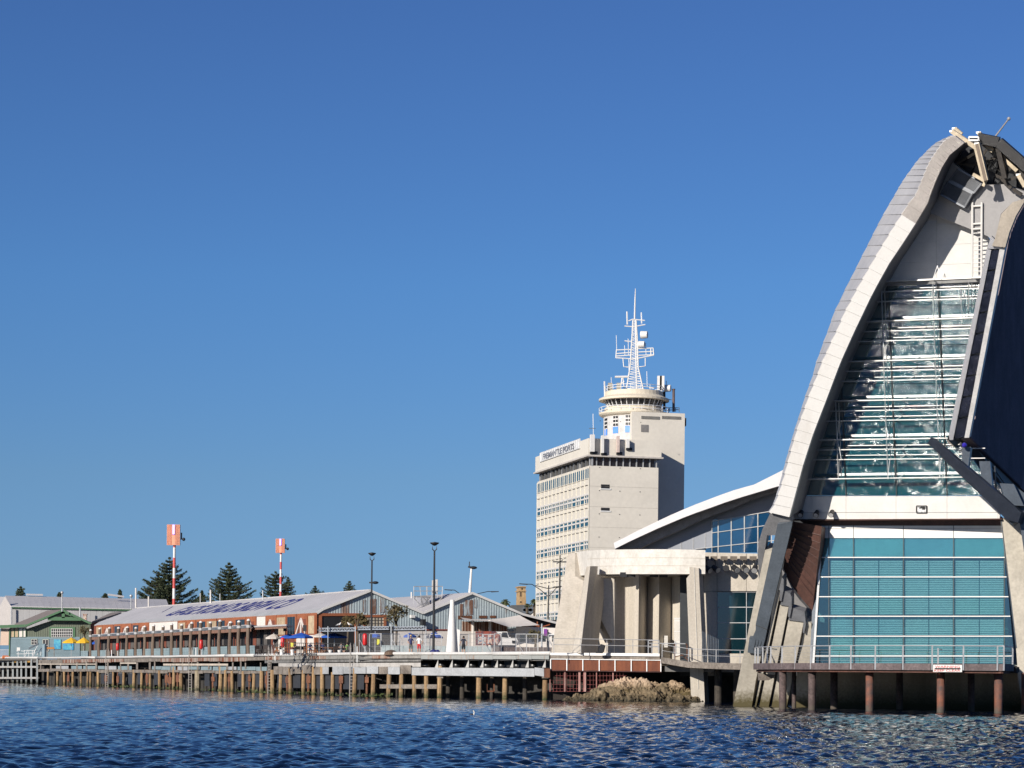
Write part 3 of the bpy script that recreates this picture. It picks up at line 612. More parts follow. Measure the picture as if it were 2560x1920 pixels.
# --- lower glass wall with blinds
glassL = glassy('teal_window_glass', (.61,.775,.79), .10, .015)
glassL2 = glassy('teal_window_glass_b', (.60,.78,.785), .11, .02)
glassL3 = glassy('teal_window_glass_c', (.59,.765,.785), .12, .01)
blindm = M('blind_white', (.76,.75,.72), .6, var=.03)
lx = [2040,2072,2133.5,2258.5,2383.8,2510.8,2540]; lyy = [1345.5,1393.5,1442.3,1491.8,1540.6,1590.4,1640,1660]
lpoly = [(2052,1345),(2507,1345),(2511,1384),(2533,1618),(2533,1660),(2031,1660)]
panels('glass_pane', ML, lpoly, [[(lx[i],lyy[j]),(lx[i+1],lyy[j]),(lx[i+1],lyy[j+1]),(lx[i],lyy[j+1])] for i in range(6) for j in range(7)], -.015, .0, [glassL, glassL, glassL2, glassL3], mus, gap=.3)
for y in lyy[1:-1]:
    xl = float(np.interp(y, [1345,1660], [2052,2031])); xr = float(np.interp(y, [1345,1384,1618,1660], [2507,2511,2533,2533]))
    mb = MB(); A, B = ML.at(xl, y, .05), ML.at(xr, y, .05); mb.bar(A, B, .1, .062); obj('transom', mb, white, mus)
for x in lx[1:-1]:
    mb = MB(); mb.bar(ML.at(x, 1314, .03), ML.at(x, 1660, .03), .045, .06); obj('mullion', mb, M('mullion_mid', (.10,.12,.12), .5), mus)
pprism('soffit_board', ML, [(1990,1294),(2504,1291),(2508,1323),(2030,1325)], -.45, -.12, brownm, mus)
panels('head_panel', ML, [(2053,1314.5),(2503,1313),(2507,1345),(2051,1345)], [[(lx[i],1314),(lx[i+1],1314),(lx[i+1],1321),(lx[i],1321)] for i in range(6)]+[[(lx[i],1321.3),(lx[i+1],1321.3),(lx[i+1],1345),(lx[i],1345)] for i in range(6)], -.1, .05, white, mus, gap=.2)
for i in range(1, 5):
    for j in range(1, 7):
        x0, x1 = lx[i]+4, lx[i+1]-2; half = [(x0, (x0+x1)/2-1.2), ((x0+x1)/2+1.2, x1)] if i > 1 else [(x0, x1)]
        for h0, h1 in half:
            ytop_, ybot = lyy[j]+(10 if j in (1, 4) else 3), min(lyy[j+1], 1658)-(1 if j != 3 else 5)
            mb = MB(); y = ytop_
            while y < ybot:
                A, B = ML.at(h0, y, -.2), ML.at(h1, y, -.2); mb.bar(A, B, .045, .078); y += 4.4
            o = obj('blind', mb, blindm, mus); o['kind'] = 'stuff'
pprism('room_back', ML, [(2036,1330),(2500,1330),(2528,1660),(2033,1660)], -2.6, -2.3, M('room_teal', (.10,.17,.18), .8, var=.15, sc=.3), mus)
pprism('window_spandrel', ML, [(2051,1345),(2507,1345),(2511,1393),(2048,1393)], -.35, -.1, M('spandrel_green', (.36,.52,.55), .6, var=.1, sc=.4), mus)
for k, (x0, x1) in enumerate(((2334,2380),(2380,2425),(2425,2470),(2470,2505))): # pale reflected tables indoors stand as counters
    pass
mb = MB(); mb.bar(ML.at(2055, 1318, .1), ML.at(2033, 1660, .1), .14, .12); obj('corner_post', mb, whitem, mus)
sidew = [(2052,1316),(2046,1380),(2030,1530),(2024,1660),(2032,1660),(2052,1345)]
pprism('side_wall', ML, sidew, -1.0, -.12, steel, mus)
# brown timber hull beside the glass
hul = c4((400,128),(430,140),(652,178),(640,330),(610,560),(578,852),(530,800),(480,740),(430,675),(400,630),(370,570),(345,510),(360,400),(395,250))
mb = MB(); fr_ = [ML.at(x, y, 1.8-(y-1300)*.0085) for x, y in hul]; mb.poly(fr_, [p+ML.w*1.2 for p in fr_]); obj('timber_hull', mb, brownm, mus)
for k in range(9):
    t = k/9; A = c4((420-60*t, 190+300*t))[0]; B = c4((645-60*t, 250+560*t))[0]
    mb = MB(); mb.bar(ML.at(*A, 1.86-(A[1]-1300)*.0085), ML.at(*B, 1.86-(B[1]-1300)*.0085), .05, .05); obj('hull_batten', mb, brownm, mus)
# --- raking concrete legs and steel
leg = c4((200,370),(262,378))+e3((500,500),(430,830),(350,1200),(283,1640),(0,1640),(335,0))
pprism('concrete_leg', PG, leg, -1.2, .3, concwet, mus)
mem = c4((300,160),(415,150),(412,180),(320,560),(216,1000),(200,1080),(165,1200),(60,1185),(75,1065),(100,1065),(125,1005),(125,960))
pprism('steel_strut', PG, mem, .32, .62, steel, mus)
mb = MB(); A, B = c4((126,966),(215,1000)); mb.bar(PG.at(*A, .64), PG.at(*B, .64), .04); obj('strut_joint', mb, black, mus)
for k in range(3):
    A, B, C_ = e3((352+42*k,580+k*15),(318+45*k,745-k*20),(345+42*k,650)); mb = MB(); mb.poly([PG.at(*p, .66) for p in (A, B, C_)], [PG.at(*p, .58) for p in (A, B, C_)]); obj('stiffener', mb, black, mus)
shn = c4((240,75),(395,110),(412,150),(300,165),(290,250),(215,250),(198,370),(150,600),(145,470),(140,400),(150,300),(180,200))
pprism('curved_fin', PG, shn, -.6, .25, steelb, mus)
fins = [c4((300,700),(325,685))+e3((345,1640),(325,1640)), c4((320,806),(388,815))+e3((530,1640),(392,1640)), c4((385,925),(508,940))+e3((798,1640),(575,1640)), e3((1105,310),(1175,350),(1175,940),(1130,1640),(895,1640),(985,900),(1060,640))]
for i, f_ in enumerate(fins): pprism('concrete_fin', PG, f_, -1.2, .28-i*.16, concwet, mus)
caps = [c4((335,585),(348,602),(348,682),(330,775),(315,770),(320,690),(305,680)), c4((350,688),(400,715),(412,740),(412,830),(397,905),(383,900),(388,815),(320,805),(330,780),(345,700)), c4((430,833),(515,860),(525,960),(512,1030),(500,1025),(506,940),(385,925),(415,830))]
for i, f_ in enumerate(caps): pprism('steel_cap', PG, f_, -.6, .42-i*.16, M('cap_steel', (.20,.205,.22), .5, .3), mus)
cone = c4((335,520),(360,560),(420,690),(480,770),(574,870),(574,990),(545,940),(500,850),(430,835),(400,700),(350,680))
pprism('grey_soffit', PG, cone, -6.2, -5.4, greymet, mus)
# wall standing in the water below the deck
wl = [(1900,1400),(2034,1400),(2034,1700),(2620,1700),(2620,1800),(1900,1800)]
mb = MB(); mb.pbox(ML, -2.9, 16, -4.9, -.02, -3.0, -.7); obj('base_wall', mb, concdark, mus)
pprism('gap_shade_sheet', ML, [(1960,1296),(2062,1296),(2062,1690),(1890,1690),(1925,1450)], -12.5, -12, M('painted_gap_shade', (.02,.022,.025), .8), mus)  # near-black sheet added behind the fins, painting the shade in their gaps
mb = MB(); mb.pbox(ML, -2.9, 11.1, 0, 9.6, -12, -9); obj('rear_block', mb, greymet, mus)
mb = MB(); mb.pbox(ML, -2.6, 11.0, 9.3, 9.45, -9, -.2); obj('ceiling', mb, greymet, mus)
mb = MB(); mb.pbox(ML, -2.9, 13.5, -.35, -.05, -9, -.2); obj('floor_slab', mb, greymet, mus)
for x in c2((135,1622),(237,1622),(335,1620)):
    l = thing('spotlight', 'small black spotlight on the pale band above the brown soffit, %s' % ['nearest the shell foot', 'middle of three', 'rightmost of three'][int(x[0] > 2030)+int(x[0] > 2070)], 'spotlight', MU.at(*x, .3), 'spotlights along the pale band')
    c = MU.at(*x, .45); mb = MB(); mb.tube([c+V((.05,.05,.18)), c+V((-.1,-.35,-.1))], [.16, .2], 10); obj('lamp_body', mb, black, l)
    mb = MB(); mb.tube([c+V((-.1,-.35,-.1)), c+V((-.105,-.37,-.11))], .16, 10); obj('lens', mb, galv, l)
    mb = MB(); mb.bar(MU.at(x[0], x[1]-6, .1), c+V((0,0,.1)), .12); obj('bracket', mb, black, l)
q = [MU.at(*p, .16) for p in c2((885,1568),(950,1568),(950,1612),(885,1612))]; fw = thing('facade_display', 'small dark framed display set in the pale band above the glass', 'display', q[3])
mb = MB()
for i in range(4): mb.bar(q[i], q[(i+1) % 4], .08)
obj('frame', mb, black, fw); mb = MB(); mb.poly(q, [p-MU.n*.05 for p in q]); obj('screen', mb, M('display_print', (.75,.75,.75), .3, sc=2.2, col2=(.03,.03,.03), thr=(.48,.52)), fw)
# ================================================================ navy wing on the right
NVo = W(2422, 1094, 150); nvu = V((.30, .954, 0)).normalized()
NV = PL(NVo, 0, 0); NV.u = nvu; NV.v = V((0,0,1)); NV.n = nvu.cross(NV.v)
wing = thing('navy_wing', 'dark navy ribbed metal wing with a grey glazed edge right of the shell', 'building wing', W(2422, 1094, 150))
nv = [(2422.6,1094),(2513,617),(2523,580),(2539,540),(2562,500),(2640,420),(2720,520),(2720,1370),(2640,1300),(2556,1223)]
pprism('side_cladding', NV, nv, -.6, 0, navy, wing)
P0, P1 = NV.at(2422.6, 1094, 0), NV.at(2513, 617, 0); rd = (P1-P0)
nuv = [NV.uv(*p) for p in nv]
for k in range(1, 75):           # ribs parallel to the wing's front edge
    a = k*.52; L0 = P0+NV.u*a
    du, dv = rd.dot(NV.u), rd.dot(NV.v)
    cell = [(a-.09-2*du, -2*dv), (a+.09-2*du, -2*dv), (a+.09+3*du, 3*dv), (a-.09+3*du, 3*dv)]
    c = clip(nuv, cell)
    if len(c) < 3: continue
    mb = MB(); mb.poly([NV.pt(p[0], p[1], .14) for p in c], [NV.pt(p[0], p[1], -.02) for p in c]); obj('rib', mb, navy, wing)
WP = PL(W(2422, 1094, 149.8), 20, 12)
st = M('strip_silver', (.30,.30,.32), .45, .4, var=.06); gd = M('strip_glass', (.02,.022,.035), .12, 0, var=.4, sc=1.2, spec=.8)
pprism('edge_trim', WP, [(2369,1100),(2382.5,1100),(2478,625),(2467,622)], -.8, .05, st, wing)
pprism('edge_trim', WP, [(2411,1094.5),(2422.6,1094),(2513,617),(2499,622)], -.8, .05, M('strip_pale', (.48,.47,.46), .5, .2), wing)
for k in range(9):
    t0, t1 = k/9, (k+1)/9; f = lambda a, b, t: (a[0]+(b[0]-a[0])*t, a[1]+(b[1]-a[1])*t)
    a, b = (2382.5,1100), (2478,625); c, d = (2411,1094.5), (2499,622)
    pprism('edge_window', WP, [f(a,b,t0+.006), f(c,d,t0+.006), f(c,d,t1-.004), f(a,b,t1-.004)], -.4, -.06, gd, wing)
pprism('edge_backing', WP, [(2380,1101),(2412,1096),(2501,620),(2476,622)], -.75, -.45, steel, wing)
pprism('edge_head', WP, [(2467,622),(2478,590),(2500,612),(2513,617),(2499,622)], -.6, .04, st, wing)
# soffit with slats under the wing
SF = [W(2369,1100,150.0), NV.at(2422.6,1094.5,-.3), NV.at(2560,1226,-.3), NV.at(2640,1303,-.3)]
Q0, Q1 = SF[0], SF[1]; back = (SF[3]-SF[1]); lf = W(2446,1172,163)-Q0
mb = MB(); far = Q0+lf*2.6; mb.poly([Q0, Q1, SF[3], far], [p+V((0,0,.3)) for p in [Q0, Q1, SF[3], far]]); obj('soffit', mb, M('soffit_black', (.05,.045,.04), .7), wing)
for k in range(60):
    t = k/60; A = Q0.lerp(far, t); B = Q1.lerp(SF[3], t); mb = MB(); mb.bar(A-V((0,0,.04)), B-V((0,0,.04)), .14, .1); obj('soffit_slat', mb, M('slat_bronze', (.16,.135,.115), .5, .3), wing)
def bp(x, y, Y): return W(x, y, Y)
mb = MB(); fr_ = [bp(2319,1108,147), bp(2327.5,1093,147), bp(2553,1281,149.3), bp(2545,1307,149.3), bp(2516,1299,149)]
mb.poly(fr_, [p+V((.5,.9,0)) for p in fr_]); obj('gutter_beam', mb, M('gutter_navy', (.045,.052,.068), .5, .2), wing)
mb = MB(); fr_ = [bp(2318,1110,147.3), bp(2326,1118,147.4), bp(2540,1303,149.4), bp(2530,1310,149.4)]; mb.poly(fr_, [p+V((.3,.7,-.1)) for p in fr_]); obj('beam_flange', mb, steel, wing)
for q, Y in ([(2405,1117),(2427,1117),(2420,1170),(2405,1168)],148.6), ([(2448,1153),(2475,1153),(2481,1215),(2455,1213)],149.2), ([(2499,1208),(2534,1210),(2560,1265),(2517,1262)],149.6):
    mb = MB(); fr_ = [bp(x, y, Y) for x, y in q]; mb.poly(fr_, [p+V((.3,1.0,0)) for p in fr_]); obj('strut', mb, steel, wing)
mb = MB(); mb.ball(bp(2411,1113,148.2), .17, 8); obj('marker_lamp', mb, M('blue_lamp', (.03,.02,.30), .2), wing)
mb = MB(); fr_ = [bp(x, y, 150.2) for x, y in [(2536,1215),(2600,1260),(2600,1420),(2560,1380)]]; mb.poly(fr_, [p+V((.3,1,0)) for p in fr_]); obj('knee_plate', mb, steel, wing)
PR = PL(W(2540,1660,153), 20, 0)
lg = [(2501,1296),(2548,1285),(2600,1330),(2640,1400),(2640,1790),(2560,1790),(2546,1700),(2540,1618)]
rl = thing('leaning_pier', 'broad concrete leg rising out of frame at the right of the teal glass', 'pier', W(2580,1780,153))
pprism('shaft', PR, lg, -1.5, .5, concwet, rl)
mb = MB(); mb.bar(PR.at(2503,1300,.52), PR.at(2541,1620,.52), .05); obj('edge_line', mb, steel, rl)
# ================================================================ museum deck
DE = [(1887,158),(1894,156.2),(1906,154.3),(1926,152.4),(1954,150.6),(1987,148.8),(2026,147.1),(2073,145.5),(2126,144),(2187,142.6),(2256,141.4),(2329,140.3),(2407,139.5),(2492,139),(2508,138.9)]
ZK = 3.04
dk_ = thing('museum_deck', 'curved timber boardwalk with steel railing below the teal glass', 'deck', WZ(2200, 145, 0))
fr_ = [WZ(x, Y, ZK) for x, Y in DE]+[WZ(2530, 142, ZK), WZ(2545, 157.5, ZK), WZ(2030, 160.5, ZK), WZ(1900, 164, ZK)]
mb = MB(); mb.poly(fr_, [p-V((0,0,.12)) for p in fr_]); obj('deck_surface', mb, timber, dk_)
purple = M('deck_fascia_timber', (.165,.13,.13), .8, var=.3, sc=1.5, col2=(.08,.06,.06), bump=.4)
pts = [WZ(x, Y, ZK) for x, Y in DE]+[WZ(2530, 142, ZK)]
for a, b in zip(pts, pts[1:]):
    d = (b-a).normalized(); mb = MB(); n = V((d.y, -d.x, 0)); n = n if n.y < 0 else -n
    q = [a+d*.01, b-d*.01]; mb.hexa([q[0]+n*.1-V((0,0,.42)), q[1]+n*.1-V((0,0,.42)), q[1]-V((0,0,.42)), q[0]-V((0,0,.42)), q[0]+n*.1, q[1]+n*.1, q[1], q[0]]); obj('fascia_plank', mb, purple, dk_)
    mb = MB(); mb.bar(a-n*.2-V((0,0,.5)), b-n*.2-V((0,0,.5)), .2, .14); obj('edge_joist', mb, M('joist_rusty', (.12,.05,.035), .8, var=.3), dk_)
for i, p in enumerate(pts):
    mb = MB(); o = V((0, -.16, 0)); mb.bar(p+o-V((0,0,.4)), p+o+V((0,0,1.08)), .09, .045); obj('rail_post', mb, galv, dk_)
mb = MB(); mb.tube([p+V((0,-.12,1.1)) for p in pts], .035, 6, True); obj('handrail', mb, galv, dk_)
mb = MB()
for k in range(1, 6): mb.tube([p+V((0,-.10,k*.17)) for p in pts], .006, 4)
obj('rail_wires', mb, galv, dk_, kind='stuff')
for a, b, Y in [(1895,1906,159),(1918,1934,157),(2345,2347,150)]:
    mb = MB(); mb.bar(WZ(a, Y, ZK), WZ(a, Y, ZK+1.1), .09); mb.bar(WZ(a, Y, ZK+1.05), WZ(b+8, Y+1, ZK+1.0), .06); obj('inner_rail', mb, galv, dk_)
pr_ = M('deck_pile_rusted', (.19,.07,.04), .8, sc=1.6, col2=(.055,.045,.045), thr=(.35,.62), bump=.4, bsc=5, zst=((.09,.075,.06), .1, .5))
pd_ = M('deck_pile_dark', (.10,.07,.065), .8, var=.3, sc=2, zst=((.09,.075,.06), .1, .5))
for x, Y, w, m in [(1957,151.3,.50,pd_),(2030,148,.5,pd_),(2085,155,.5,pd_),(2174,144,.5,pr_),(2249,154,.45,pd_),(2352,141.3,.5,pr_),(2428,152,.45,pd_),(2496,140.2,.52,pr_),(2563,146,.5,pr_),(1985,158,.3,pd_)]:
    mb = MB(); mb.tube([WZ(x, Y, -1.2), WZ(x, Y, ZK-.5)], w/2, 14); obj('pile', mb, m, dk_, smooth=True)
for a, Ya, b, Yb in [(1955,153,2545,142),(1975,159,2560,153)]:
    mb = MB(); mb.bar(WZ(a, Ya, ZK-.32), WZ(b, Yb, ZK-.32), .35, .35); obj('bearer', mb, M('bearer_dark', (.035,.03,.03), .8), dk_)
for x in range(1960, 2540, 42):
    mb = MB(); Y = float(np.interp(x, [d[0] for d in DE], [d[1] for d in DE])); mb.bar(WZ(x, Y+.4, ZK-.2), V((WZ(x, Y, 0).x+2.5, 157.5, ZK-.2)), .12, .2); obj('joist', mb, M('bearer_dark', (.035,.03,.03)), dk_)
q = e3((395,1080),(400,1190),(540,1190),(640,1140),(640,1110)); mb = MB(); P4 = [W(x, y, 156) for x, y in q]; mb.poly(P4, [p+V((0,.6,0)) for p in P4]); obj('debris_bundle', mb, timber, dk_)
def text_mesh(s, size=1, ext=.01, bold=0, sp=1.0):
    cu = bpy.data.curves.new('t', 'FONT'); cu.body = s; cu.size = size; cu.extrude = ext; cu.offset = bold; cu.space_character = sp; cu.resolution_u = 3
    o = bpy.data.objects.new('t', cu); COL.objects.link(o); dg = bpy.context.evaluated_depsgraph_get(); dg.update()
    me = bpy.data.meshes.new_from_object(o.evaluated_get(dg)); bpy.data.objects.remove(o); bpy.data.curves.remove(cu)
    return [v.co.copy() for v in me.vertices], [tuple(p.vertices) for p in me.polygons], me
def text_on(name, s, O, u, v, n, width, height, mat, parent, ext=.01, bold=0, shear=0):
    vs, fs, me = text_mesh(s, 1, 0.5, bold); bpy.data.meshes.remove(me)
    x0, x1 = min(p.x for p in vs), max(p.x for p in vs); y0, y1 = min(p.y for p in vs), max(p.y for p in vs)
    mb = MB(); mb.add([O+u*((p.x-x0)/(x1-x0)*width+shear*(p.y-y0)/(y1-y0))+v*((p.y-y0)/(y1-y0)*height)+n*(ext if p.z > 0 else 0) for p in vs], fs)
    return obj(name, mb, mat, parent)
sg = thing('warning_sign', 'white sign with red lettering fixed to the deck edge', 'sign', WZ(2369, 139.6, ZK-.4))
A, B, Cc = W(2332.8,1679.8,139.7), W(2405,1680.3,139.3), W(2332.8,1661.9,139.7); u = (B-A); wdt = u.length; u = u.normalized(); vv = V((0,0,1)); hgt = (Cc-A).length; n = u.cross(vv)
mb = MB(); mb.poly([A, B, B+vv*hgt, A+vv*hgt], [p-n*.03 for p in [A, B, B+vv*hgt, A+vv*hgt]]); obj('board', mb, white, sg)
rt = M('sign_red', (.55,.03,.03), .6)
text_on('lettering', 'WARNING', A+u*wdt*.06+vv*hgt*.56+n*.004, u, vv, n, wdt*.86, hgt*.34, rt, sg, .008, .01)
text_on('lettering', 'KEEP CLEAR', A+u*wdt*.04+vv*hgt*.07+n*.004, u, vv, n, wdt*.90, hgt*.28, rt, sg, .008, .01)
mb = MB(); mb.bar(A+u*wdt*.05+vv*hgt*.46+n*.006, A+u*wdt*.95+vv*hgt*.46+n*.006, .005, .09); obj('small_print', mb, black, sg)
# ================================================================ curved roof wing of the museum
hall = thing('curved_roof_hall', 'concrete hall with a sweeping white curved roof edge between the tower and the shell', 'hall', WZ(1800, 195, 3))
PH = PL(W(1800, 1400, 197), 4, 0)
ro = b4((165,900),(300,833),(450,755),(690,640),(850,565),(1000,500),(1150,437),(1300,380),(1450,323),(1600,270),(1730,232),(1850,200),(2010,120),(2170,40),(2260,-10))
ri = b4((180,970),(350,885),(500,815),(690,728),(850,660),(1000,597),(1150,540),(1350,470),(1500,415),(1700,350),(1900,290),(2120,225),(2260,190))
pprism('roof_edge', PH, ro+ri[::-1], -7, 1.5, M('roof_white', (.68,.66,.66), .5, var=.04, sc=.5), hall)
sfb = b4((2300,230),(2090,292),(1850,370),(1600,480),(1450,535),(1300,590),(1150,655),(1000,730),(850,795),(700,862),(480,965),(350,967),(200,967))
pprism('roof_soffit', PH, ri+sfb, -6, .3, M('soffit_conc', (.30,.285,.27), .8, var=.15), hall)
gw = sfb[::-1]+b4((2200,600),(1900,620),(1730,560),(1350,600),(1345,980))
pprism('gable_wall', PH, b4((200,985),(480,960),(700,858),(1000,725),(1300,585),(1600,475),(1850,365),(2090,287),(2300,225),(2300,640),(1900,700),(1900,985)), -2, -1.1, M('hall_grey_wall', (.27,.285,.32), .55, var=.04, sc=.4), hall)
bg = M('blue_window_glass', (.010,.055,.13), .04, 0, var=.12, sc=.25, spec=1, ior=1.7)
vX = [1345,1420,1577,1735,1897,2060,2220]
def rowy(k, x): return {0: 640-(x-1345)*.17+ (0), 1: 780-(x-1345)*.138, 2: 950-(x-1345)*.105, 3: 1020}[k]
for i in range(5):
    for k in range(3):
        x0, x1 = vX[i], vX[i+1]
        q = b4((x0+5, rowy(k,x0)+5), (x1-5, rowy(k,x1)+5), (x1-5, rowy(k+1,x1)-4), (x0+5, rowy(k+1,x0)-4))
        if i == 0 and k == 0: q = b4((1352,625),(1415,610),(1415,765),(1352,775))
        pprism('window', PH, q, -1.05, -.9, bg, hall)
pprism('window', PH, b4((1275,968),(1415,945),(1415,1012),(1275,1012)), -1.05, -.9, bg, hall); pprism('window', PH, b4((1150,975),(1262,960),(1262,980),(1150,980)), -1.05, -.95, bg, hall)
fm = M('window_frame_grey', (.50,.50,.50), .5)
for x in vX[:-1]: mb = MB(); A, B = b4((x, rowy(0,x)), (x, 1015)); mb.bar(PH.at(*A, -.85), PH.at(*B, -.85), .08 if x > 1400 else .04); obj('mullion', mb, fm, hall)
for k in (0, 1, 2): mb = MB(); A, B = b4((1345 if k < 2 else 1150, rowy(k,1345) if k < 2 else 972), (2200, rowy(k,2200))); mb.bar(PH.at(*A, -.84), PH.at(*B, -.84), .06); obj('transom', mb, fm, hall)
for x in (830,975,1120,1265): mb = MB(); A, B = b4((x, 985-(0)), (x, 1010-(x-600)*.33)); mb.bar(PH.at(*A, -1.08), PH.at(*B, -1.08), .05); obj('panel_joint', mb, fm, hall)
# concrete lower wall of the hall
cwp = b4((1268,1016),(1895,1030),(1925,1210),(1900,1400),(1870,1520))+[(1890,1665),(1763,1665),(1763,1380)]
cells = [[(x0,y0),(x1,y0),(x1,y1),(x0,y1)] for (x0,x1) in ((1700,1792.5),(1793,1865.5),(1866,1990)) for (y0,y1) in ((1370,1478),(1478.4,1700))]
cells = [c for c in cells if not (c[0][0] > 1790 and c[0][1] > 1470)]
PW = PL(W(1800, 1500, 192.5), 4, 0)
panels('wall_panel', PW, [(1760,1381),(1894,1384),(1905,1420),(1905,1690),(1760,1690)], cells, -.5, 0, concrete, hall, gap=.25)
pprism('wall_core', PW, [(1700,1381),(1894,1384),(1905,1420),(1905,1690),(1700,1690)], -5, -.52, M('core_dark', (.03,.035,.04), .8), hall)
tg = M('dark_teal_glass', (.004,.022,.030), .05, 0, var=.2, sc=.25, spec=1, ior=1.6)
for (x0, x1) in ((1794,1865),(1866.5,1960)):
    for (y0, y1) in ((1481,1518),(1519,1557),(1558,1597),(1598,1634)):
        pprism('window_pane', PW, [(x0,y0),(x1,y0),(x1,y1-1),(x0,y1-1)], -.4, -.25, tg, hall)
for y in (1480,1518,1557,1597): mb = MB(); mb.bar(PW.at(1793, y, -.2), PW.at(1960, y, -.2), .06); obj('transom', mb, fm, hall)
for x in (1793.5,1866): mb = MB(); mb.bar(PW.at(x, 1480, -.2), PW.at(x, 1634, -.2), .05); obj('mullion', mb, fm, hall)
pprism('plinth', PW, [(1792,1634),(1960,1634),(1960,1665),(1792,1665)], -.5, 0, concrete, hall)
# floodlights
for i, x in enumerate((1290,1390,1512,1628,1745,1862)):
    P_ = PW.at(*b4((x, 1210))[0], .9); l = thing('floodlight', 'black drum floodlight on the hall wall, %s' % ['half hidden by the concrete frame', 'second from the concrete frame', 'third from the concrete frame, facing out', 'fourth from the concrete frame', 'fifth from the concrete frame', 'sixth and nearest the shell leg'][i], 'floodlight', P_, 'floodlights in a row on the hall wall')
    ang = [(.3,-.3,-.25),(.25,-.3,-.2),(0,-.4,.03),(.2,-.35,-.22),(.1,-.36,-.2),(-.1,-.35,-.25)][i]; d = V(ang)
    mb = MB(); mb.tube([P_-d*.75, P_+d*.75], [.22, .28], 12); obj('drum', mb, black, l); mb = MB(); mb.tube([P_+d*.75, P_+d*.8], .25, 12); obj('lens', mb, galv if i != 2 else black, l)
    mb = MB(); B_ = P_+V((-.05,.2,.75)); mb.bar(P_, B_, .06); mb.bar(B_, B_+V((0,.9,0)), .08); obj('arm', mb, black, l)
    mb = MB(); mb.box(B_.x-.35, B_.x+.2, B_.y-.1, B_.y+.35, B_.z-.02, B_.z+.3); obj('ballast_box', mb, M('ballast_bronze', (.16,.13,.10), .6), l)
# walkway with railing in front of the hall
wk = thing('side_walkway', 'narrow timber walkway with steel railing between the concrete frame and the shell legs', 'walkway', WZ(1780, 186, 3))
wp = [(1655,188.4,1643),(1685,187.2,1648),(1721,186,1654),(1790,184,1657),(1850,182,1658.5),(1885,180,1659)]
for (xa,Ya,ya),(xb,Yb,yb) in zip(wp, wp[1:]):
    a, b = W(xa,ya,Ya), W(xb,yb,Yb); mb = MB(); q = [a,b,b+V((0,6,0)),a+V((0,6,0))]; mb.poly(q, [p-V((0,0,.5)) for p in q]); obj('walkway_slab', mb, timber, wk)
    mb = MB(); mb.tube([a+V((0,0,1.05)), b+V((0,0,1.05))], .03, 6); mb.tube([a+V((0,0,.55)), b+V((0,0,.55))], .02, 6); obj('rail', mb, galv, wk)
    mb = MB(); mb.bar(a, a+V((0,0,1.05)), .06); obj('rail_post', mb, galv, wk)
for x in (1795,1842): mb = MB(); mb.tube([WZ(x, 189, -1), WZ(x, 189, 2.9)], .3, 10); obj('pile', mb, M('inner_pile', (.06,.05,.04)), wk)
for i in range(11):               # palisade fence
    x = 1756+i*4.0; top = 1578+i*2.0; mb = MB(); A = W(x, top, 185.6); mb.bar(V((A.x, A.y, 3.2)), A, .05); obj('picket', mb, steel, wk)
# ================================================================ concrete ring beam frame (portico)
po = thing('concrete_portico', 'pale concrete ring beam on leaning columns at the end of the wharf', 'portico', WZ(1560, 190, 0))
bx = [1411,1423,1440,1468,1500,1540,1590,1640,1700,1763]; bY = [213,208,204,199.5,196,193.5,191.5,190.3,189.6,189.3]
bt = [1392,1384.5,1380,1376.5,1375,1374,1373.3,1373,1373.5,1375]; bb = [1450,1444,1440,1437.5,1436,1435.2,1435,1435,1435,1435]
for i in range(2, len(bx)-1):
    mb = MB(); P8 = []
    for rows in (bb, bt):
        a, b = W(bx[i], rows[i], bY[i]), W(bx[i+1], rows[i+1], bY[i+1]); da = V((.25 if i < 3 else 0, 1.6, 0))
        P8 += [a, b, b+da, a+da]
    mb.hexa(P8); obj('ring_beam_segment', mb, concpale, po)
for r_ in (.34, .66):
    for i in range(3, len(bx)-1, 1):
        a = W(bx[i], bt[i]+(bb[i]-bt[i])*r_, bY[i]-.012); b = W(bx[i+1], bt[i+1]+(bb[i+1]-bt[i+1])*r_, bY[i+1]-.012); mb = MB(); mb.bar(a, b, .03, .03); obj('form_joint', mb, concrete, po)
def col(pts, Y, dep, name='column', m=concrete, par=po):
    mb = MB(); fr_ = [W(x, y, Y(x, y) if callable(Y) else Y) for x, y in pts]; mb.poly(fr_, [p+V((dep[0], dep[1], 0)) for p in fr_]); return obj(name, mb, m, par)
col(b3((262,170),(330,158),(330,378),(415,425),(320,1105),(104,1105),(236,330)), lambda x, y: 203-(y-1400)*.03, (1.4, 1.2))
mb = MB()                         # second column: lit narrow face and broad grey face
f1 = [W(x, y, Y) for (x, y), Y in zip(b3((442,290),(474,284),(380,1105),(306,1105),(430,340)), (193.6,193,191.5,193,194))]
f2 = [W(x, y, Y) for (x, y), Y in zip(b3((474,284),(545,284),(540,370),(622,404),(540,1105),(380,1105)), (193,194.2,194.5,196,194.5,191.5))]
cen = V((0, 1.6, 0)); mb.poly(f1, [p+cen for p in f1]); mb.poly(f2, [p+cen for p in f2]); obj('column', mb, concrete, po)
col(b3((1408,290),(1495,300),(1550,1500),(1555,1640),(1428,1640),(1420,1440),(1380,400),(1410,362)), 189.0, (.5, 1.8))
mb = MB(); A = b3((1425,310),(1452,300),(1492,1440)); mb.bar(W(*A[1], 188.97), W(*A[2], 188.97), .04); obj('form_joint', mb, concpale, po)
col(b3((600,404),(700,392),(700,900),(686,1005),(575,785)), 195.6, (-.6, 1.5), 'wedge_fin')
bw = [(300,205),(540,199.5),(700,198),(800,196.8),(925,194.3),(1003,197),(1117,195),(1232,196.8),(1390,194.6),(1520,194.2),(1675,193.2)]
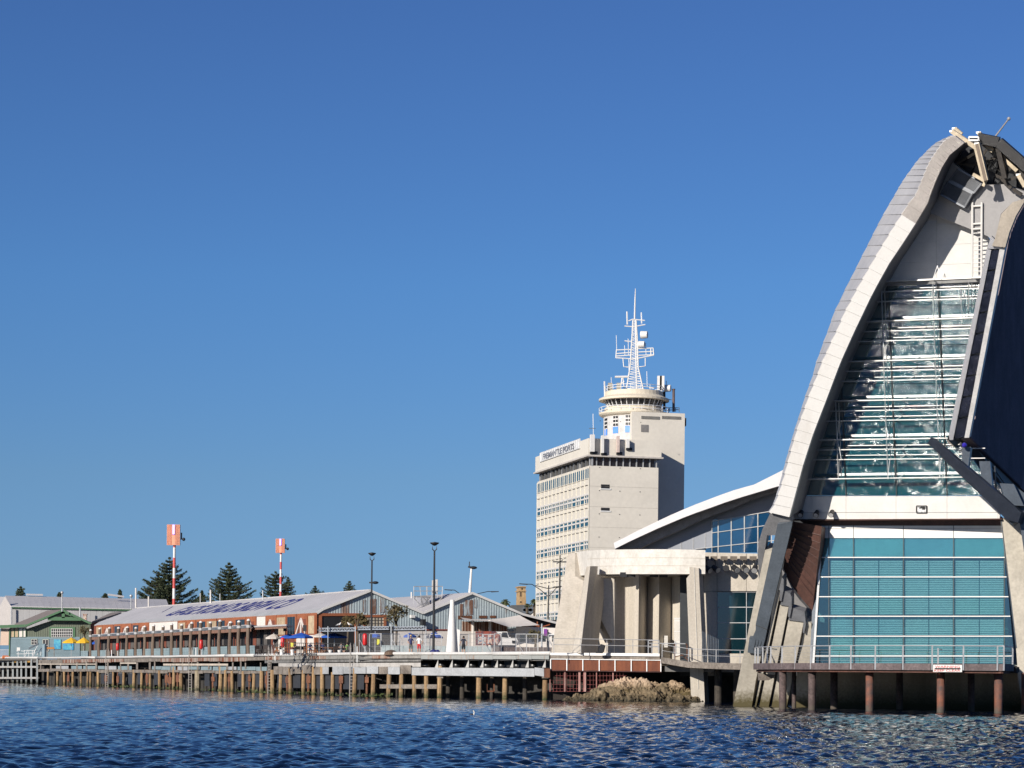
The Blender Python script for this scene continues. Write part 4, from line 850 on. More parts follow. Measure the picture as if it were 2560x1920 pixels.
for (xa, Ya), (xb, Yb) in zip(bw, bw[1:]):
    (pa, _), (pb_, _) = b3((xa, 0), (xb, 0)); a, b = WZ(pa, Ya, 2.9), WZ(pb_, Yb, 2.9); h = V((0,0,8.2)); g_ = (b-a).normalized()*.025
    mb = MB(); q = [a+g_, b-g_, b-g_+h, a+g_+h]; mb.poly(q, [p+V((0,.5,0)) for p in q]); obj('wall_panel', mb, concrete, po)
mb = MB(); q = [WZ(1440, 209, 10.7), WZ(1500, 197.5, 10.7), WZ(1763, 191, 10.7), WZ(1763, 200, 10.7), WZ(1480, 212, 10.7)]; mb.poly(q, [p+V((0,0,.4)) for p in q]); obj('roof_slab', mb, concrete, po)
for x in (795, 860, 1075, 1165): mb = MB(); A = W(*b3((x, 370))[0], 192.5); mb.box(A.x-.35, A.x+.35, A.y, A.y+.5, A.z-.15, A.z+.25); obj('downlight', mb, black, po)
col(b3((1495,300),(1562,300),(1562,362)), 189.6, (0, 1.0), 'beam_end')
mb = MB(); A = b3((1170,940),(1200,1050)); p, q = W(*A[0], 195.5), W(*A[1], 195.5); mb.box(p.x, q.x, 195.0, 196.2, q.z, p.z); obj('meter_box', mb, concpale, po)
gate = thing('white_grille_gate', 'white wire gate standing before the concrete wall panels', 'gate', W(*b3((1325,1130))[0], 198)); gm_ = MB()
for i in range(13): x = 1268+i*9.5; A, B = b3((x, 770),(x, 1130)); gm_.bar(W(*A, 193.6), W(*B, 193.6), .035)
for y in (775, 800, 900, 1000, 1120): A, B = b3((1266,y),(1386,y)); gm_.bar(W(*A, 193.6), W(*B, 193.6), .05)
obj('bars', gm_, whitem, gate)
gd_ = MB(); A, B = b3((1328,760),(1325,1130)); gd_.bar(W(*A, 193.5), W(*B, 193.5), .09); obj('centre_post', gd_, rust, gate)
# thin railing in front of the portico
rl2 = thing('quay_railing', 'thin two bar steel railing along the kerb before the leaning columns', 'railing', WZ(1500, 190.6, ZD))
for y0 in (965, 1023): mb = MB(); A, B = b3((125,y0),(1120,y0+16)); mb.tube([W(*A, 190.9), W(*B, 190.2)], .028, 6); obj('rail', mb, galv, rl2)
for x in (130,385,630,875,1118): mb = MB(); A, B = b3((x,962+x*.012),(x,1105+x*.01)); mb.bar(W(*A, 190.8), W(*B, 190.8), .05); obj('rail_post', mb, galv, rl2)
rl3 = thing('gate_railing', 'low rusty steel railing around the steps left of the tall white column', 'railing', WZ(1700, 189, 3.4))
for q in (((1028,1010),(1370,1015)),((1028,1045),(1120,1045)),((1120,985),(1120,1110)),((1055,1010),(1055,1110)),((1385,1020),(1385,1140)),((1270,1015),(1272,1175)),((1370,1015),(1390,1030)),((1120,985),(1020,985)),((1020,985),(1020,1105)),((1272,1140),(1345,1120)),((1345,1125),(1400,1175))):
    mb = MB(); A, B = b3(*q); mb.bar(W(*A, 188.4), W(*B, 188.4), .07); obj('rail', mb, rust if q[0][0] > 1200 else galv, rl3)
fl = thing('ground_floodlight', 'black tilted floodlight panel standing on the white kerb before the columns', 'floodlight', W(*b3((580,1100))[0], 190.5))
mb = MB(); q = [W(*p, 190.4) for p in b3((570,1018),(608,1030),(592,1095),(552,1090))]; mb.poly(q, [p+V((.1,.25,0)) for p in q]); obj('head', mb, black, fl)
mb = MB(); q = W(*b3((565,1098))[0], 190.6); mb.box(q.x-.35, q.x+.25, q.y-.1, q.y+.2, q.z-.06, q.z+.06); obj('foot', mb, black, fl)
# ================================================================ port office tower
tw = thing('port_office_tower', 'cream high rise port office with rows of blue windows and a round lookout on top', 'tower', WZ(1469, 343, 3))
CO = WZ(1469, 343, 3); ur = V((.970,.243,0)); ul = V((-.243,.970,0))
TR = PL(CO); TR.u = ur; TR.v = V((0,0,1)); TR.n = ur.cross(TR.v)          # right face
TL = PL(CO); TL.u = -ul; TL.v = V((0,0,1)); TL.n = (-ul).cross(TL.v)      # left face (runs back to the left)
cream = M('tower_cream', (.58,.54,.47), .8, var=.05, sc=.15, fine=.05, bsc=2)
wallr = M('tower_render', (.60,.56,.49), .85, var=.05, sc=.15, fine=.05, bsc=2)
wL = -TL.uv(1343.5, 1300)[0]; wR = TR.uv(1644.7, 1300)[0]
zr = TR.uv(1469, 1163.5)[1]
nuL, nvL = wL, wR
def blk(name, b0, b1, e=0, m=wallr, dr=(0, 1), dl=(0, 1)):
    mb = MB(); p = lambda a, b, z: CO+ur*(a)+ul*(b)+V((0,0,z))
    a0, a1_, c0, c1_ = dr[0]*wR-e, dr[1]*wR+e, dl[0]*wL-e, dl[1]*wL+e
    mb.hexa([p(a0,c0,b0), p(a1_,c0,b0), p(a1_,c1_,b0), p(a0,c1_,b0), p(a0,c0,b1), p(a1_,c0,b1), p(a1_,c1_,b1), p(a0,c1_,b1)]); return obj(name, mb, m, tw)
blk('main_block', 0, zr, 0, wallr)
zb = TR.uv(1469, 1141.5)[1]; zp = TR.uv(1469, 1096)[1]
blk('top_glazing_core', zr, zb, -.5, M('tower_dark_glass', (.012,.014,.02), .1, spec=1))
blk('parapet', zb+.25, zp, .35, wallr); blk('parapet_soffit', zb, zb+.25, .6, M('tower_cornice', (.50,.46,.42), .8))
for i in range(21):
    if i < 11: P, L_, f = TR, wR, i/10*.97+.01
    else: P, L_, f = TL, -wL, (i-11)/9
    mb = MB(); a = L_*f; mb.pbox(P, a-.07, a+.07, zr, zb, -.5, -.25); obj('glazing_mullion', mb, galv, tw)
for i in range(14):
    a = -wL*(i+.3)/14; mb = MB(); mb.pbox(TL, a-.35, a+.35, zr, zb, -.5, -.15); obj('glazing_pier', mb, M('pier_dark', (.10,.10,.10), .6), tw)
# left face: slab joints, window bays
bl = M('tower_window_blue', (.018,.085,.13), .15, 0, var=.15, sc=.8, spec=.35)
nb = 13; fh = 58*343/5700
crm = MB(); crm.pbox(TL, -wL, 0, 0, zr, .0, .06); obj('facade_skin', crm, cream, tw)
pats = ["SSSSSSSSSSSSS","WSSSSSSSSWSWS","SWWSWWWWWWWWW","SWWSSWSSWWSWS","SWWSSWWSWWSSW","SWWSSWSSSWWSS","SSWSSWWSSSWSS","SWWSWWSSSWSSS","SSWWSSWSSSWWS"]
ysT = [1200,1252,1310,1368,1424,1480,1537]
zt0 = TR.uv(1469, 1040+.3134*415)[1]
for r in range(9):
    if r == 0: z1, z0 = zt0, TR.uv(1469, 1040+.3134*493)[1]
    else: z1 = TR.uv(1469, 1040+.3134*(632+(r-1)*183.5))[1]; z0 = z1-1.12
    for i in range(nb):
        a0 = -wL+(i+.12)*wL/nb; a1_ = -wL+(i+.88)*wL/nb; k = pats[r][i]
        fr_ = MB(); fr_.pbox(TL, a0-.08, a1_+.08, z0-.1, z0, .06, .18); w_ = obj('window_sill', fr_, cream, tw)
        segs = [(a0, a1_)] if k == 'W' else [(a0, a0+(a1_-a0)*.36), (a0+(a1_-a0)*.64, a1_)]
        for s0, s1 in segs: mb = MB(); mb.pbox(TL, s0, s1, z0, z1, .03, .09); obj('window', mb, bl, w_)
for i in range(nb+1):
    a = -wL+i*wL/nb; mb = MB(); mb.pbox(TL, a-.06, a+.06, 0, zr-.2, .06, .15); obj('facade_fin', mb, M('fin_cream', (.64,.60,.50), .8, var=.04), tw)
for r in range(9):
    z1 = TR.uv(1469, 1040+.3134*(540+r*183.5))[1]
    for i in range(nb):
        a0 = -wL+(i+.15)*wL/nb; a1_ = a0+.62*wL/nb
        mb = MB(); mb.pbox(TL, a0, a1_, z1-.14, z1+.0, .06, .26); obj('sun_ledge', mb, cream, tw)
    z2 = z1-.3134*82*343/5700
    for k in range(2):
        mb = MB(); mb.pbox(TL, -wL+.2, -.2, z2-k*.6-.12, z2-k*.6+.12, .06, .15); obj('spandrel_band', mb, M('spandrel_white', (.62,.60,.58), .8), tw)
for y0, y1 in ((545,580),(731,757)):
    q = b1((646,y0),(715,y1)); (a0, z1), (a1_, z0) = TR.uv(*q[0]), TR.uv(*q[1])
    mb = MB(); mb.pbox(TR, a0-.1, a1_+.15, z0-.15, z0, 0, .12); f_ = obj('recess_sill', mb, whitem, tw); mb = MB(); mb.pbox(TR, a0, a1_, z0, z1, -.02, .02); obj('recess_window', mb, black, f_)
for r in range(10):
    for i in range(3): mb = MB(); mb.pbox(TR, 1.5+i*3.2, 1.62+i*3.2, 6+r*3.5, 6.12+r*3.5, 0, .05); obj('weep_pipe', mb, black, tw)
for k in range(1, 10):           # casting joints of the rendered side wall
    z = zr*k/10; mb = MB(); mb.pbox(TR, .05, wR-.05, z-.03, z+.03, -.005, .02); obj('casting_joint', mb, M('joint_tan', (.50,.465,.41), .9), tw)
# sign on the parapet
P0_, P1_ = b1((180,320),(500,225)); (a0, _), (a1_, _) = TL.uv(*P0_), TL.uv(*P1_)
zs0, zs1 = TL.uv(*b1((340,305))[0])[1], TL.uv(*b1((340,258))[0])[1]
mb = MB(); mb.pbox(TL, a0, a1_, zs0-.2, zs1+.4, .36, .5); sb = obj('sign_board', mb, M('sign_pale', (.62,.61,.60), .5), tw)
for i in range(22): a = a0+(a1_-a0)*(i+.5)/22; mb = MB(); mb.pbox(TL, a-.12, a+.12, zs0-.1, zs1+.3, .5, .55); obj('sign_slat', mb, whitem, sb)
text_on('lettering', 'FREMANTLE PORTS', TL.pt(a0+(a1_-a0)*.10, zs0, .56), TL.u, TL.v, TL.n, (a1_-a0)*.78, zs1-zs0, M('sign_grey_letters', (.22,.23,.26), .5), sb, .06, .01)
for x, y0, y1, w in ((563,153,290,30),(644,160,300,16),(767,165,295,18),(845,190,260,20)):
    q = b1((x-w/2,y0),(x+w/2,y1)); A, B = TR.uv(*q[0]), TR.uv(*q[1]); mb = MB(); mb.pbox(TR, A[0], B[0], B[1], A[1], .6, 1.2)
    t_ = thing('panel_antenna', 'pale box antenna on the tower parapet, %s' % {563:'the widest at the corner',644:'slim one beside the corner box',767:'pinkish one mid parapet',845:'shortest with dangling cables'}[x], 'antenna', TR.pt(A[0], B[1], .9)); obj('panel', mb, white if x != 767 else M('antenna_pink', (.62,.50,.44), .5), t_)
    mb = MB(); mb.pbox(TR, A[0]+.1, B[0]+.6, B[1]-.3, B[1]+.1, .3, .7); obj('bracket', mb, black, t_)
# rear core
zc = ZY(1600, 1029, 357)-3; KO = WZ(1588, 351.5, 3); KR = PL(KO); KR.u = ur; KR.v = V((0,0,1)); KR.n = ur.cross(KR.v)
def kp(px): return KR.uv(px, 1200)[0]
mb = MB(); mb.pbox(KR, kp(1578), kp(1710.5), 0, KR.uv(1640, 1031)[1], -14, 0); obj('core_block', mb, wallr, tw)
for x0, x1 in ((565,745),(768,955)):
    q = b2((x0,1340),(x1,1377)); A, B = KR.uv(*q[0]), KR.uv(*q[1]); mb = MB()
    for k in range(6): mb.pbox(KR, A[0], B[0], B[1]+(A[1]-B[1])*k/6, B[1]+(A[1]-B[1])*(k+.6)/6, 0, .1)
    obj('louvre_strip', mb, M('louvre_tan', (.26,.25,.23), .7), tw)
q = b2((563,1428),(635,1503)); A, B = KR.uv(*q[0]), KR.uv(*q[1]); mb = MB(); mb.pbox(KR, A[0], B[0], B[1], A[1], -.02, .06); obj('window', mb, M('tower_win_grey', (.20,.19,.18), .3), tw)
q = b2((993,1365),(1007,1440)); mb = MB(); A, B = W(*q[0], 357), W(*q[1], 357); mb.box(A.x, B.x, 356.5, 358, B.z, A.z); obj('side_box', mb, black, tw)
# round lookout
cx_, cy_ = b2((490,1500))[0]; cY = 357.0; cc = W(cx_, 1100, cY); 
def zz(y): return ZY(cx_, 700+y*.2532, cY)
K_ = cY/5700*.2532
def rad(px): return px*K_
lk = M('lookout_cream', (.62,.55,.43), .7, var=.04)
def ring(name, prof, m, sm=False, n=40): mb = MB(); mb.lathe(V((cc.x, cc.y, 0)), prof, n); return obj(name, mb, m, tw, smooth=sm)
R = rad(300)
ring('lookout_drum', [(R, zz(1700)), (R, zz(1350)), (0, zz(1350))], M('drum_white', (.56,.54,.52), .7))
ring('gallery_slab', [(R, zz(1365)), (rad(330), zz(1350)), (rad(345), zz(1335)), (rad(345), zz(1320)), (0, zz(1315))], lk)
ring('lookout_base', [(rad(292), zz(1320)), (rad(290), zz(1270)), (0, zz(1270))], lk)
ring('lookout_glass', [(rad(252), zz(1272)), (rad(292), zz(1185)), (0, zz(1185))], M('lookout_glass', (.02,.02,.022), .08, spec=1))
ring('roof_eave', [(rad(285), zz(1195)), (rad(320), zz(1205)), (rad(347), zz(1200)), (rad(347), zz(1180)), (rad(300), zz(1160)), (rad(290), zz(1150)), (rad(286), zz(1110)), (0, zz(1108))], lk)
for k in range(30):
    a = 2*pi*k/30; mb = MB(); p = V((cc.x, cc.y, 0)); d = V((cos(a), sin(a), 0)); mb.bar(p+d*rad(256)+V((0,0,zz(1272))), p+d*rad(296)+V((0,0,zz(1188))), .12); obj('glazing_bar', mb, whitem, tw)
for zt, rr_, zl in ((1270,343,1320),(1300,343,1320),(1060,284,1108),(1085,284,1108)):
    mb = MB(); p = V((cc.x, cc.y, zz(zt))); mb.tube([p+V((cos(2*pi*k/36)*rad(rr_), sin(2*pi*k/36)*rad(rr_), 0)) for k in range(37)], .05, 5); obj('gallery_rail', mb, whitem, tw)
for rr_, z1, z0 in ((343,1270,1320),(284,1058,1108)):
    for k in range(18): a = 2*pi*k/18; mb = MB(); p = V((cc.x+cos(a)*rad(rr_), cc.y+sin(a)*rad(rr_), zz(z0))); mb.bar(p, V((p.x, p.y, zz(z1))), .07); obj('rail_stanchion', mb, whitem, tw)
for x0, x1, r0, r1 in ((210,236,1375,1485),(288,337,1365,1475),(406,466,1362,1470)):
    def dp(px, y, o=.08):
        q = b2((px, y))[0]; x = W(q[0], q[1], cc.y-R).x-cc.x; x = max(-R*.995, min(R*.995, x)); return V((cc.x+x, cc.y-sqrt(R*R-x*x)-o, zz(y)))
    mb = MB(); fr_ = [dp(x0,r1), dp(x1,r1), dp(x1,r0), dp(x0,r0)]; mb.poly(fr_, [p+V((0,.3,0)) for p in fr_]); w_ = obj('drum_window', mb, white, tw)
    mb = MB(); q = [dp(x0,r1+65), dp(x1,r1+65), dp(x1,r1+2), dp(x0,r1+2)]; mb.poly(q, [p+V((0,.3,0)) for p in q]); obj('blue_panel', mb, M('sky_blue_panel', (.12,.30,.80), .4), tw)
    for i in range(2):
        for j in range(3):
            xa = x0+(x1-x0)*(i*.5+.06); xb = x0+(x1-x0)*(i*.5+.44); ya = r0+(r1-r0)*(j/3+.05); yb = r0+(r1-r0)*(j/3+.27)
            mb = MB(); q = [dp(xa,yb,.14), dp(xb,yb,.14), dp(xb,ya,.14), dp(xa,ya,.14)]; mb.poly(q, [p+V((0,.1,0)) for p in q]); obj('pane', mb, black, w_)
# mast
ms = thing('radio_mast', 'white lattice radio mast with dishes and cross arms on the round lookout', 'mast', V((cc.x, cc.y, zz(1108))))
def mp(x, y, dy=0): q = b2((x, y))[0]; return W(q[0], q[1], cY)+V((0, dy, 0))
mb = MB(); mb.tube([mp(500,390), mp(504,200), mp(508,85)], [.13,.11,.05], 6); obj('top_pole', mb, white, ms)
legs_ = [((415,1105),(455,860),(475,560),(484,395)), ((520,1105),(515,860),(512,560),(508,395)), ((590,1105),(535,860),(525,560),(514,395))]
for q in legs_: mb = MB(); mb.tube([mp(*p) for p in q], .11, 6); obj('mast_leg', mb, white, ms)
lat = MB()
ys_ = list(range(400, 1105, 24))
for i, y in enumerate(ys_[:-1]):
    xs_ = [float(np.interp(yy, [p[1] for p in q][::-1], [p[0] for p in q][::-1])) for q in legs_ for yy in (y, ys_[i+1])]
    lat.bar(mp(xs_[0], y), mp(xs_[5], ys_[i+1]), .07); lat.bar(mp(xs_[0], y), mp(xs_[4], y), .05)
    if i % 2: lat.bar(mp(xs_[4], y), mp(xs_[1], ys_[i+1]), .06)
obj('lattice', lat, white, ms)
for q in (((400,455),(490,462),(605,440)),((440,405),(480,388),(600,400)),((315,692),(440,686),(465,690)),((315,728),(465,715)),((313,768),(500,780),(690,742)),((318,752),(460,742)),((530,678),(683,672)),((530,712),(683,705)),((530,745),(690,738)),((320,690),(315,770)),((683,672),(690,742)),((660,672),(662,745)),((385,775),(392,855),(440,860)),((605,770),(605,850),(545,858)),((305,957),(440,955)),((375,965),(360,1080)),((385,965),(398,1080)),((360,1030),(398,1000)),((400,600),(440,606),(470,606)),((640,1060),(690,1070))):
    mb = MB(); mb.tube([mp(*p) for p in q], .09 if q[0] != (305,957) else .17, 5); obj('cross_arm', mb, white, ms)
for x, y0, y1, r_ in ((428,312,440,.12),(323,545,690,.05),(404,645,750,.05),(440,580,740,.05),(613,620,740,.05),(624,900,1060,.05),(272,960,1060,.05),(206,1000,1170,.12),(816,995,1100,.06),(445,780,900,.05),(570,320,430,.1),(93,1320,1545,.05),(668,1185,1575,.06),(590,1510,1575,.06),(632,1430,1575,.1),(648,1480,1575,.06),(517,1465,1570,.04)):
    mb = MB(); mb.tube([mp(x, y1), mp(x-4, y0)], r_, 5); obj('whip', mb, whitem if r_ < .11 else white, ms)
for x, y, r_ in ((562,542,38),(540,637,34),(795,1070,36)):
    mb = MB(); p = mp(x, y); mb.tube([p, p+V((1.0, -.3, 0))*(r_/38)], [rad(r_), rad(r_)*.9], 14); obj('dish', mb, white, ms)
mb = MB(); mb.tube([mp(885,1300), mp(885,1080)], rad(13), 10); mb.tube([mp(885,1085), mp(885,1075)], rad(17), 10); obj('flue', mb, M('flue_brown', (.12,.08,.07), .6), tw)
mb = MB(); mb.tube([mp(793,1280), mp(793,1100)], rad(12), 10); obj('flue', mb, black, tw)
for q in (((805,1262),(940,1262)),((805,1285),(940,1280)),((830,1182),(870,1182)),((940,1260),(940,1305)),((845,1260),(845,1300)),((905,1260),(905,1300)),((50,1465),(115,1465))): mb = MB(); mb.bar(mp(*q[0]), mp(*q[1]), .1); obj('roof_rail', mb, steel, tw)
for x in (100,150,215,250,330,720,745): mb = MB(); p = mp(x if x > 190 else 200, 1100); mb.box(p.x-.3, p.x+.3, p.y-.3, p.y+.3, p.z, p.z+1.0); 
for x in (255,340,740,765):
    mb = MB(); p = mp(x, 1095, -1); mb.box(p.x-.35, p.x+.35, p.y-.3, p.y+.3, p.z, p.z+1.1 if x < 700 else p.z+2.2); obj('equipment_box', mb, M('equip_tan', (.35,.32,.26), .6) if x < 700 else white, tw)
# ================================================================ long brewery shed and its neighbour
E0 = W(790, 1531, 253); ds = V((-.436,.9,0)); ns = V((.9,.436,0))
SW_ = PL(E0); SW_.u = -ds; SW_.v = V((0,0,1)); SW_.n = SW_.u.cross(SW_.v)
SG = PL(E0); SG.u = ns; SG.v = V((0,0,1)); SG.n = SG.u.cross(SG.v)
roofm = M('roof_sheeting', (.50,.48,.475), .6, .1, var=.07, sc=.12, bsc=1.5, streak=True)
orange = M('orange_frame', (.32,.105,.045), .75, var=.12, sc=1); redbr = M('redbrown_wall', (.20,.06,.035), .8, var=.2, sc=1)
creamw = M('shed_cream_wall', (.66,.61,.56), .8, var=.06, sc=.5); dglass = M('dark_window_glass', (.012,.022,.032), .08, spec=.9)
corr = M('corrugated_bluegrey', (.34,.40,.42), .65, sc=.35, streak=True, col2=(.20,.13,.10), thr=(.33,.39), bsc=3)
slat_c = M('cream_slats', (.52,.40,.26), .8, var=.15)
shed = thing('brewery_shed', 'long pale roofed shed with dark blue lettering painted on its roof', 'shed', V((E0.x, E0.y, ZD)))
def roof_slab(name, pts, m, parent, t=.12): mb = MB(); mb.poly(pts, [p-V((0,0,t)) for p in pts]); return obj(name, mb, m, parent)
R0 = SG.at(923, 1475); Vl0 = SG.at(1055, 1531); R2 = SG.at(1178, 1481); V2 = SG.at(1304, 1534); V3 = SG.at(1390, 1556)
def far(P, px): return along(P, ds, px)
E1 = far(E0, 235); R1 = far(R0, 327); oh = -ds*.28
tE = (E1-E0).length
Kn0 = E0.lerp(R0, .12)+V((0,0,.16)); Kn1 = Kn0+ds*tE; R1 = R0+ds*tE; E1 = E0+ds*tE
nseg = 26
for i in range(nseg):            # roof sheets side by side
    a, b = i/nseg, (i+1)/nseg; g = .0004
    P = lambda p, t: p+ds*(tE*t)+(oh if t == 0 else V((0,0,0)))
    mb = MB(); q = [P(Kn0, a), P(Kn0, b-g), P(R0, b-g), P(R0, a)]; mb.poly(q, [p-V((0,0,.12)) for p in q]); obj('roof_sheet', mb, roofm, shed)
    mb = MB(); q = [P(E0, a), P(E0, b-g), P(Kn0, b-g), P(Kn0, a)]; mb.poly(q, [p-V((0,0,.12))+ns*.05 for p in q]); obj('eave_sheet', mb, M('eave_sheeting', (.42,.42,.42), .6, .1, var=.08, sc=.3), shed)
roof_slab('roof_right', [R0+oh, Vl0+oh, Vl0+ds*tE, R0+ds*tE], roofm, shed)
mb = MB(); mb.bar(R0+oh, R0+ds*tE, .4, .12); obj('ridge_cap', mb, roofm, shed)
def gable(parent, zlo, pts, name='gable_wall'):
    """ribbed sheets under a roof line given as plane points; every rib strip is its own face pair"""
    us = [((p-SG.O).dot(SG.u), (p-SG.O).z) for p in pts]; a = us[0][0]; mb = MB(); k = 0
    while a < us[-1][0]-.01:
        b = min(a+.16, us[-1][0]); za, zb = [float(np.interp(x, [u[0] for u in us], [u[1] for u in us])) for x in (a, b)]
        oa, ob = (.0, .035) if k % 2 else (.035, .0)
        mb.face([SG.pt(a, zlo, oa), SG.pt(b, zlo, ob), SG.pt(b, zb-.1, ob), SG.pt(a, za-.1, oa)]); a = b; k += 1
    return obj(name, mb, corr, parent)
zg = ZD-E0.z
gable(shed, zg+0, [E0, Kn0, R0, Vl0])
for A, B in ((E0, Kn0), (Kn0, R0), (R0, Vl0)): mb = MB(); mb.bar(A+oh*1.05-V((0,0,.08)), B+oh*1.05-V((0,0,.08)), .10, .26); obj('barge_board', mb, white, shed)
mb = MB(); q = [E0, E0+ds*tE]; mb.poly([q[0]+V((0,0,-.1)), q[1]+V((0,0,-.1)), V((q[1].x,q[1].y,ZD)), V((q[0].x,q[0].y,ZD))], [p+ns*.2 for p in [q[0]+V((0,0,-.1)), q[1]+V((0,0,-.1)), V((q[1].x,q[1].y,ZD)), V((q[0].x,q[0].y,ZD))]]); obj('long_wall', mb, redbr, shed)
def sa(px): return SW_.uv(px, 1560)[0]
items = [('s',243,256),('b',260,281),('g',287.6,302),('b',306,327),('g',334,347),('b',350,371),('w',374.5,444),('s',448,464.5),('b',467,487),('g',494,514),('s',519,542),('g',543.5,563),('b',566,587),('g',591,613),('b',616,638),('w',643,664),('b',667,690),('s',694,716),('g',720,741),('b',743,768),('s',773,789.5)]
for k, x0, x1 in items:
    a0, a1_ = sa(x0), sa(x1); zt, zbm = -.35, -2.35
    if k == 'w': mb = MB(); mb.pbox(SW_, a0, a1_, zg, zt+.2, .0, .06); obj('wall_panel', mb, creamw, shed); continue
    mb = MB(); mb.pbox(SW_, a0-.35, a1_+.35, zbm-.1, zt+.3, 0, .05); obj('bay_frame', mb, orange, shed)
    if k == 'g':
        mb = MB(); mb.pbox(SW_, a0, a1_, zbm, zt, .05, .09); obj('window', mb, dglass, shed)
        for j in range(1, 3): mb = MB(); c = a0+(a1_-a0)*j/3; mb.pbox(SW_, c-.04, c+.04, zbm, zt, .09, .13); obj('glazing_bar', mb, steel, shed)
    if k == 's':
        f_ = MB(); f_.pbox(SW_, a0, a1_, zbm, zt, .05, .07); w_ = obj('slat_panel', f_, redbr, shed)
        for j in range(14): mb = MB(); c = a0+(a1_-a0)*(j+.5)/14; mb.pbox(SW_, c-.07, c+.07, zbm, zt, .07, .12); obj('slat', mb, slat_c, w_)
    if k == 'b':
        mb = MB(); mb.pbox(SW_, a0+.2, a1_-.2, zbm, zt-.3, .05, .08); obj('window', mb, redbr, shed)
        for (u0, v0, u1, v1) in ((a0+.1,zbm,(a0+a1_)/2,zt-.25),(a1_-.1,zbm,(a0+a1_)/2,zt-.25),((a0+a1_)/2,zbm,(a0+a1_)/2,zt-.2)):
            mb = MB(); mb.bar(SW_.pt(u0, v0, .16), SW_.pt(u1, v1, .16), .22, .12, up=SW_.n); obj('brace', mb, creamw, shed)
for (x0, x1) in ((692,716),(742,768),(771,790)): mb = MB(); mb.pbox(SW_, sa(x0), sa(x1), zg, -2.5, .02, .1); obj('wall_panel', mb, creamw, shed)
for x in (691,717,741.5,769,789.5): mb = MB(); mb.pbox(SW_, sa(x)-.2, sa(x)+.2, zg, -.3, .05, .14); obj('post', mb, orange, shed)
# lettering painted on the roof slope
def hitp(O, n, px, py): D = W(px, py, 100)-CAMP; t = (O-CAMP).dot(n)/D.dot(n); return CAMP+D*t
su = ds; rn = (R0-Kn0).cross(ds).normalized(); rn = rn if rn.z > 0 else -rn
BL, BR, TL_ = hitp(Kn0, rn, 406, 1541), hitp(Kn0, rn, 697, 1522.5), hitp(Kn0, rn, 471, 1517)
vs, fs, me = text_mesh('GAGE ROADS BREW CO', 1, .5, .028, 1.02); bpy.data.meshes.remove(me)
x0, x1 = min(p.x for p in vs), max(p.x for p in vs); y0, y1 = min(p.y for p in vs), max(p.y for p in vs)
mb = MB(); mb.add([BL+(BR-BL)*((p.x-x0)/(x1-x0))+(TL_-BL)*((p.y-y0)/(y1-y0))+rn*(.02 if p.z > 0 else .004) for p in vs], fs)
obj('roof_lettering', mb, M('roof_paint_navy', (.025,.028,.15), .6, var=.05), shed)
sq = MB(); w0, w1, w2, w3 = [hitp(Kn0, rn, *p)+rn*.03 for p in ((387,1542),(405,1531),(425,1521),(432,1517))]
for a, b in ((w1,w2),(w2,w3)): sq.bar(a, b, .10, .02)
obj('roof_emblem', sq, M('roof_paint_navy', (0,0,0)), shed)
# big opening and window in the gable
def gq(px, py, off=0): return SG.at(px, py, off)
def gbox(name, x0, x1, y0, y1, o0, o1, m, parent=shed): return pprism(name, SG, [(x0,y1),(x1,y1),(x1,y0),(x0,y0)], o0, o1, m, parent)
gbox('opening', 805, 888, 1540, 1640, -.02, .08, black); gbox('door_frame', 791, 805, 1533, 1640, .0, .2, orange); gbox('door_frame', 887, 897, 1533, 1640, .0, .2, orange); gbox('door_frame', 805, 887, 1533, 1540, .0, .2, orange)
gbox('lower_wall', 897, 1056, 1566, 1640, .06, .1, M('dark_lower_wall', (.05,.045,.045), .8)); gbox('lower_wall', 985, 1056, 1577, 1640, .1, .14, creamw)
for (x0,x1,y0,y1) in ((909,914,1537,1565),(960,966,1537,1565),(914,960,1537,1543)): gbox('window_frame', x0, x1, y0, y1, .06, .2, orange)
gbox('window', 914, 960, 1543, 1566, .06, .1, M('window_cream', (.50,.44,.34), .5, var=.15, sc=2))
for i in range(1, 6): gbox('glazing_bar', 914+i*7.7-.5, 914+i*7.7+.5, 1543, 1566, .1, .16, M('bar_dark', (.12,.10,.08), .7))
for y in (1550, 1558): gbox('glazing_bar', 914, 960, y, y+1, .1, .16, M('bar_dark', (.12,.10,.08)))
gbox('wall_box', 1028, 1038, 1537.5, 1544.5, .06, .5, white)
rstk = M('rust_streaks', (.34,.40,.42), .75, sc=2.2, streak=True, col2=(.17,.085,.055), thr=(.46,.56), bsc=4)
for q, par in (((925,940,1497,1534),shed),((951,962,1494,1531),shed),((908,914,1499,1530),shed),((1163,1182,1500,1537),0),((1150,1158,1510,1545),0),((1186,1192,1498,1520),0)):
    if par: gbox('streaked_sheet', *q, .045, .075, rstk)
sp = thing('wall_speaker', 'black speaker box mounted on the blue grey gable wall', 'speaker', gq(1060, 1563, .6)); gbox('box', 1056.5, 1065, 1548, 1563, .3, 1.0, black, sp)
for x in (848, 990, 1170): pass
s2 = thing('twin_gable_shed', 'blue grey corrugated shed with rust streaked gable and a white shade sail', 'shed', V((R2.x, R2.y, ZD)))
L2 = 60
roof_slab('roof_left', [Vl0+oh, R2+oh, R2+ds*L2, Vl0+ds*L2], roofm, s2); roof_slab('roof_right', [R2+oh, V2+oh, V2+ds*L2, R2+ds*L2], roofm, s2); roof_slab('leanto_roof', [V2+oh, V3+oh, V3+ds*12, V2+ds*12], roofm, s2)
gable(s2, zg, [Vl0, R2, V2])
for A, B in ((Vl0, R2), (R2, V2), (V2, V3)): mb = MB(); mb.bar(A+oh*1.05-V((0,0,.08)), B+oh*1.05-V((0,0,.08)), .10, .26); obj('barge_board', mb, white, s2)
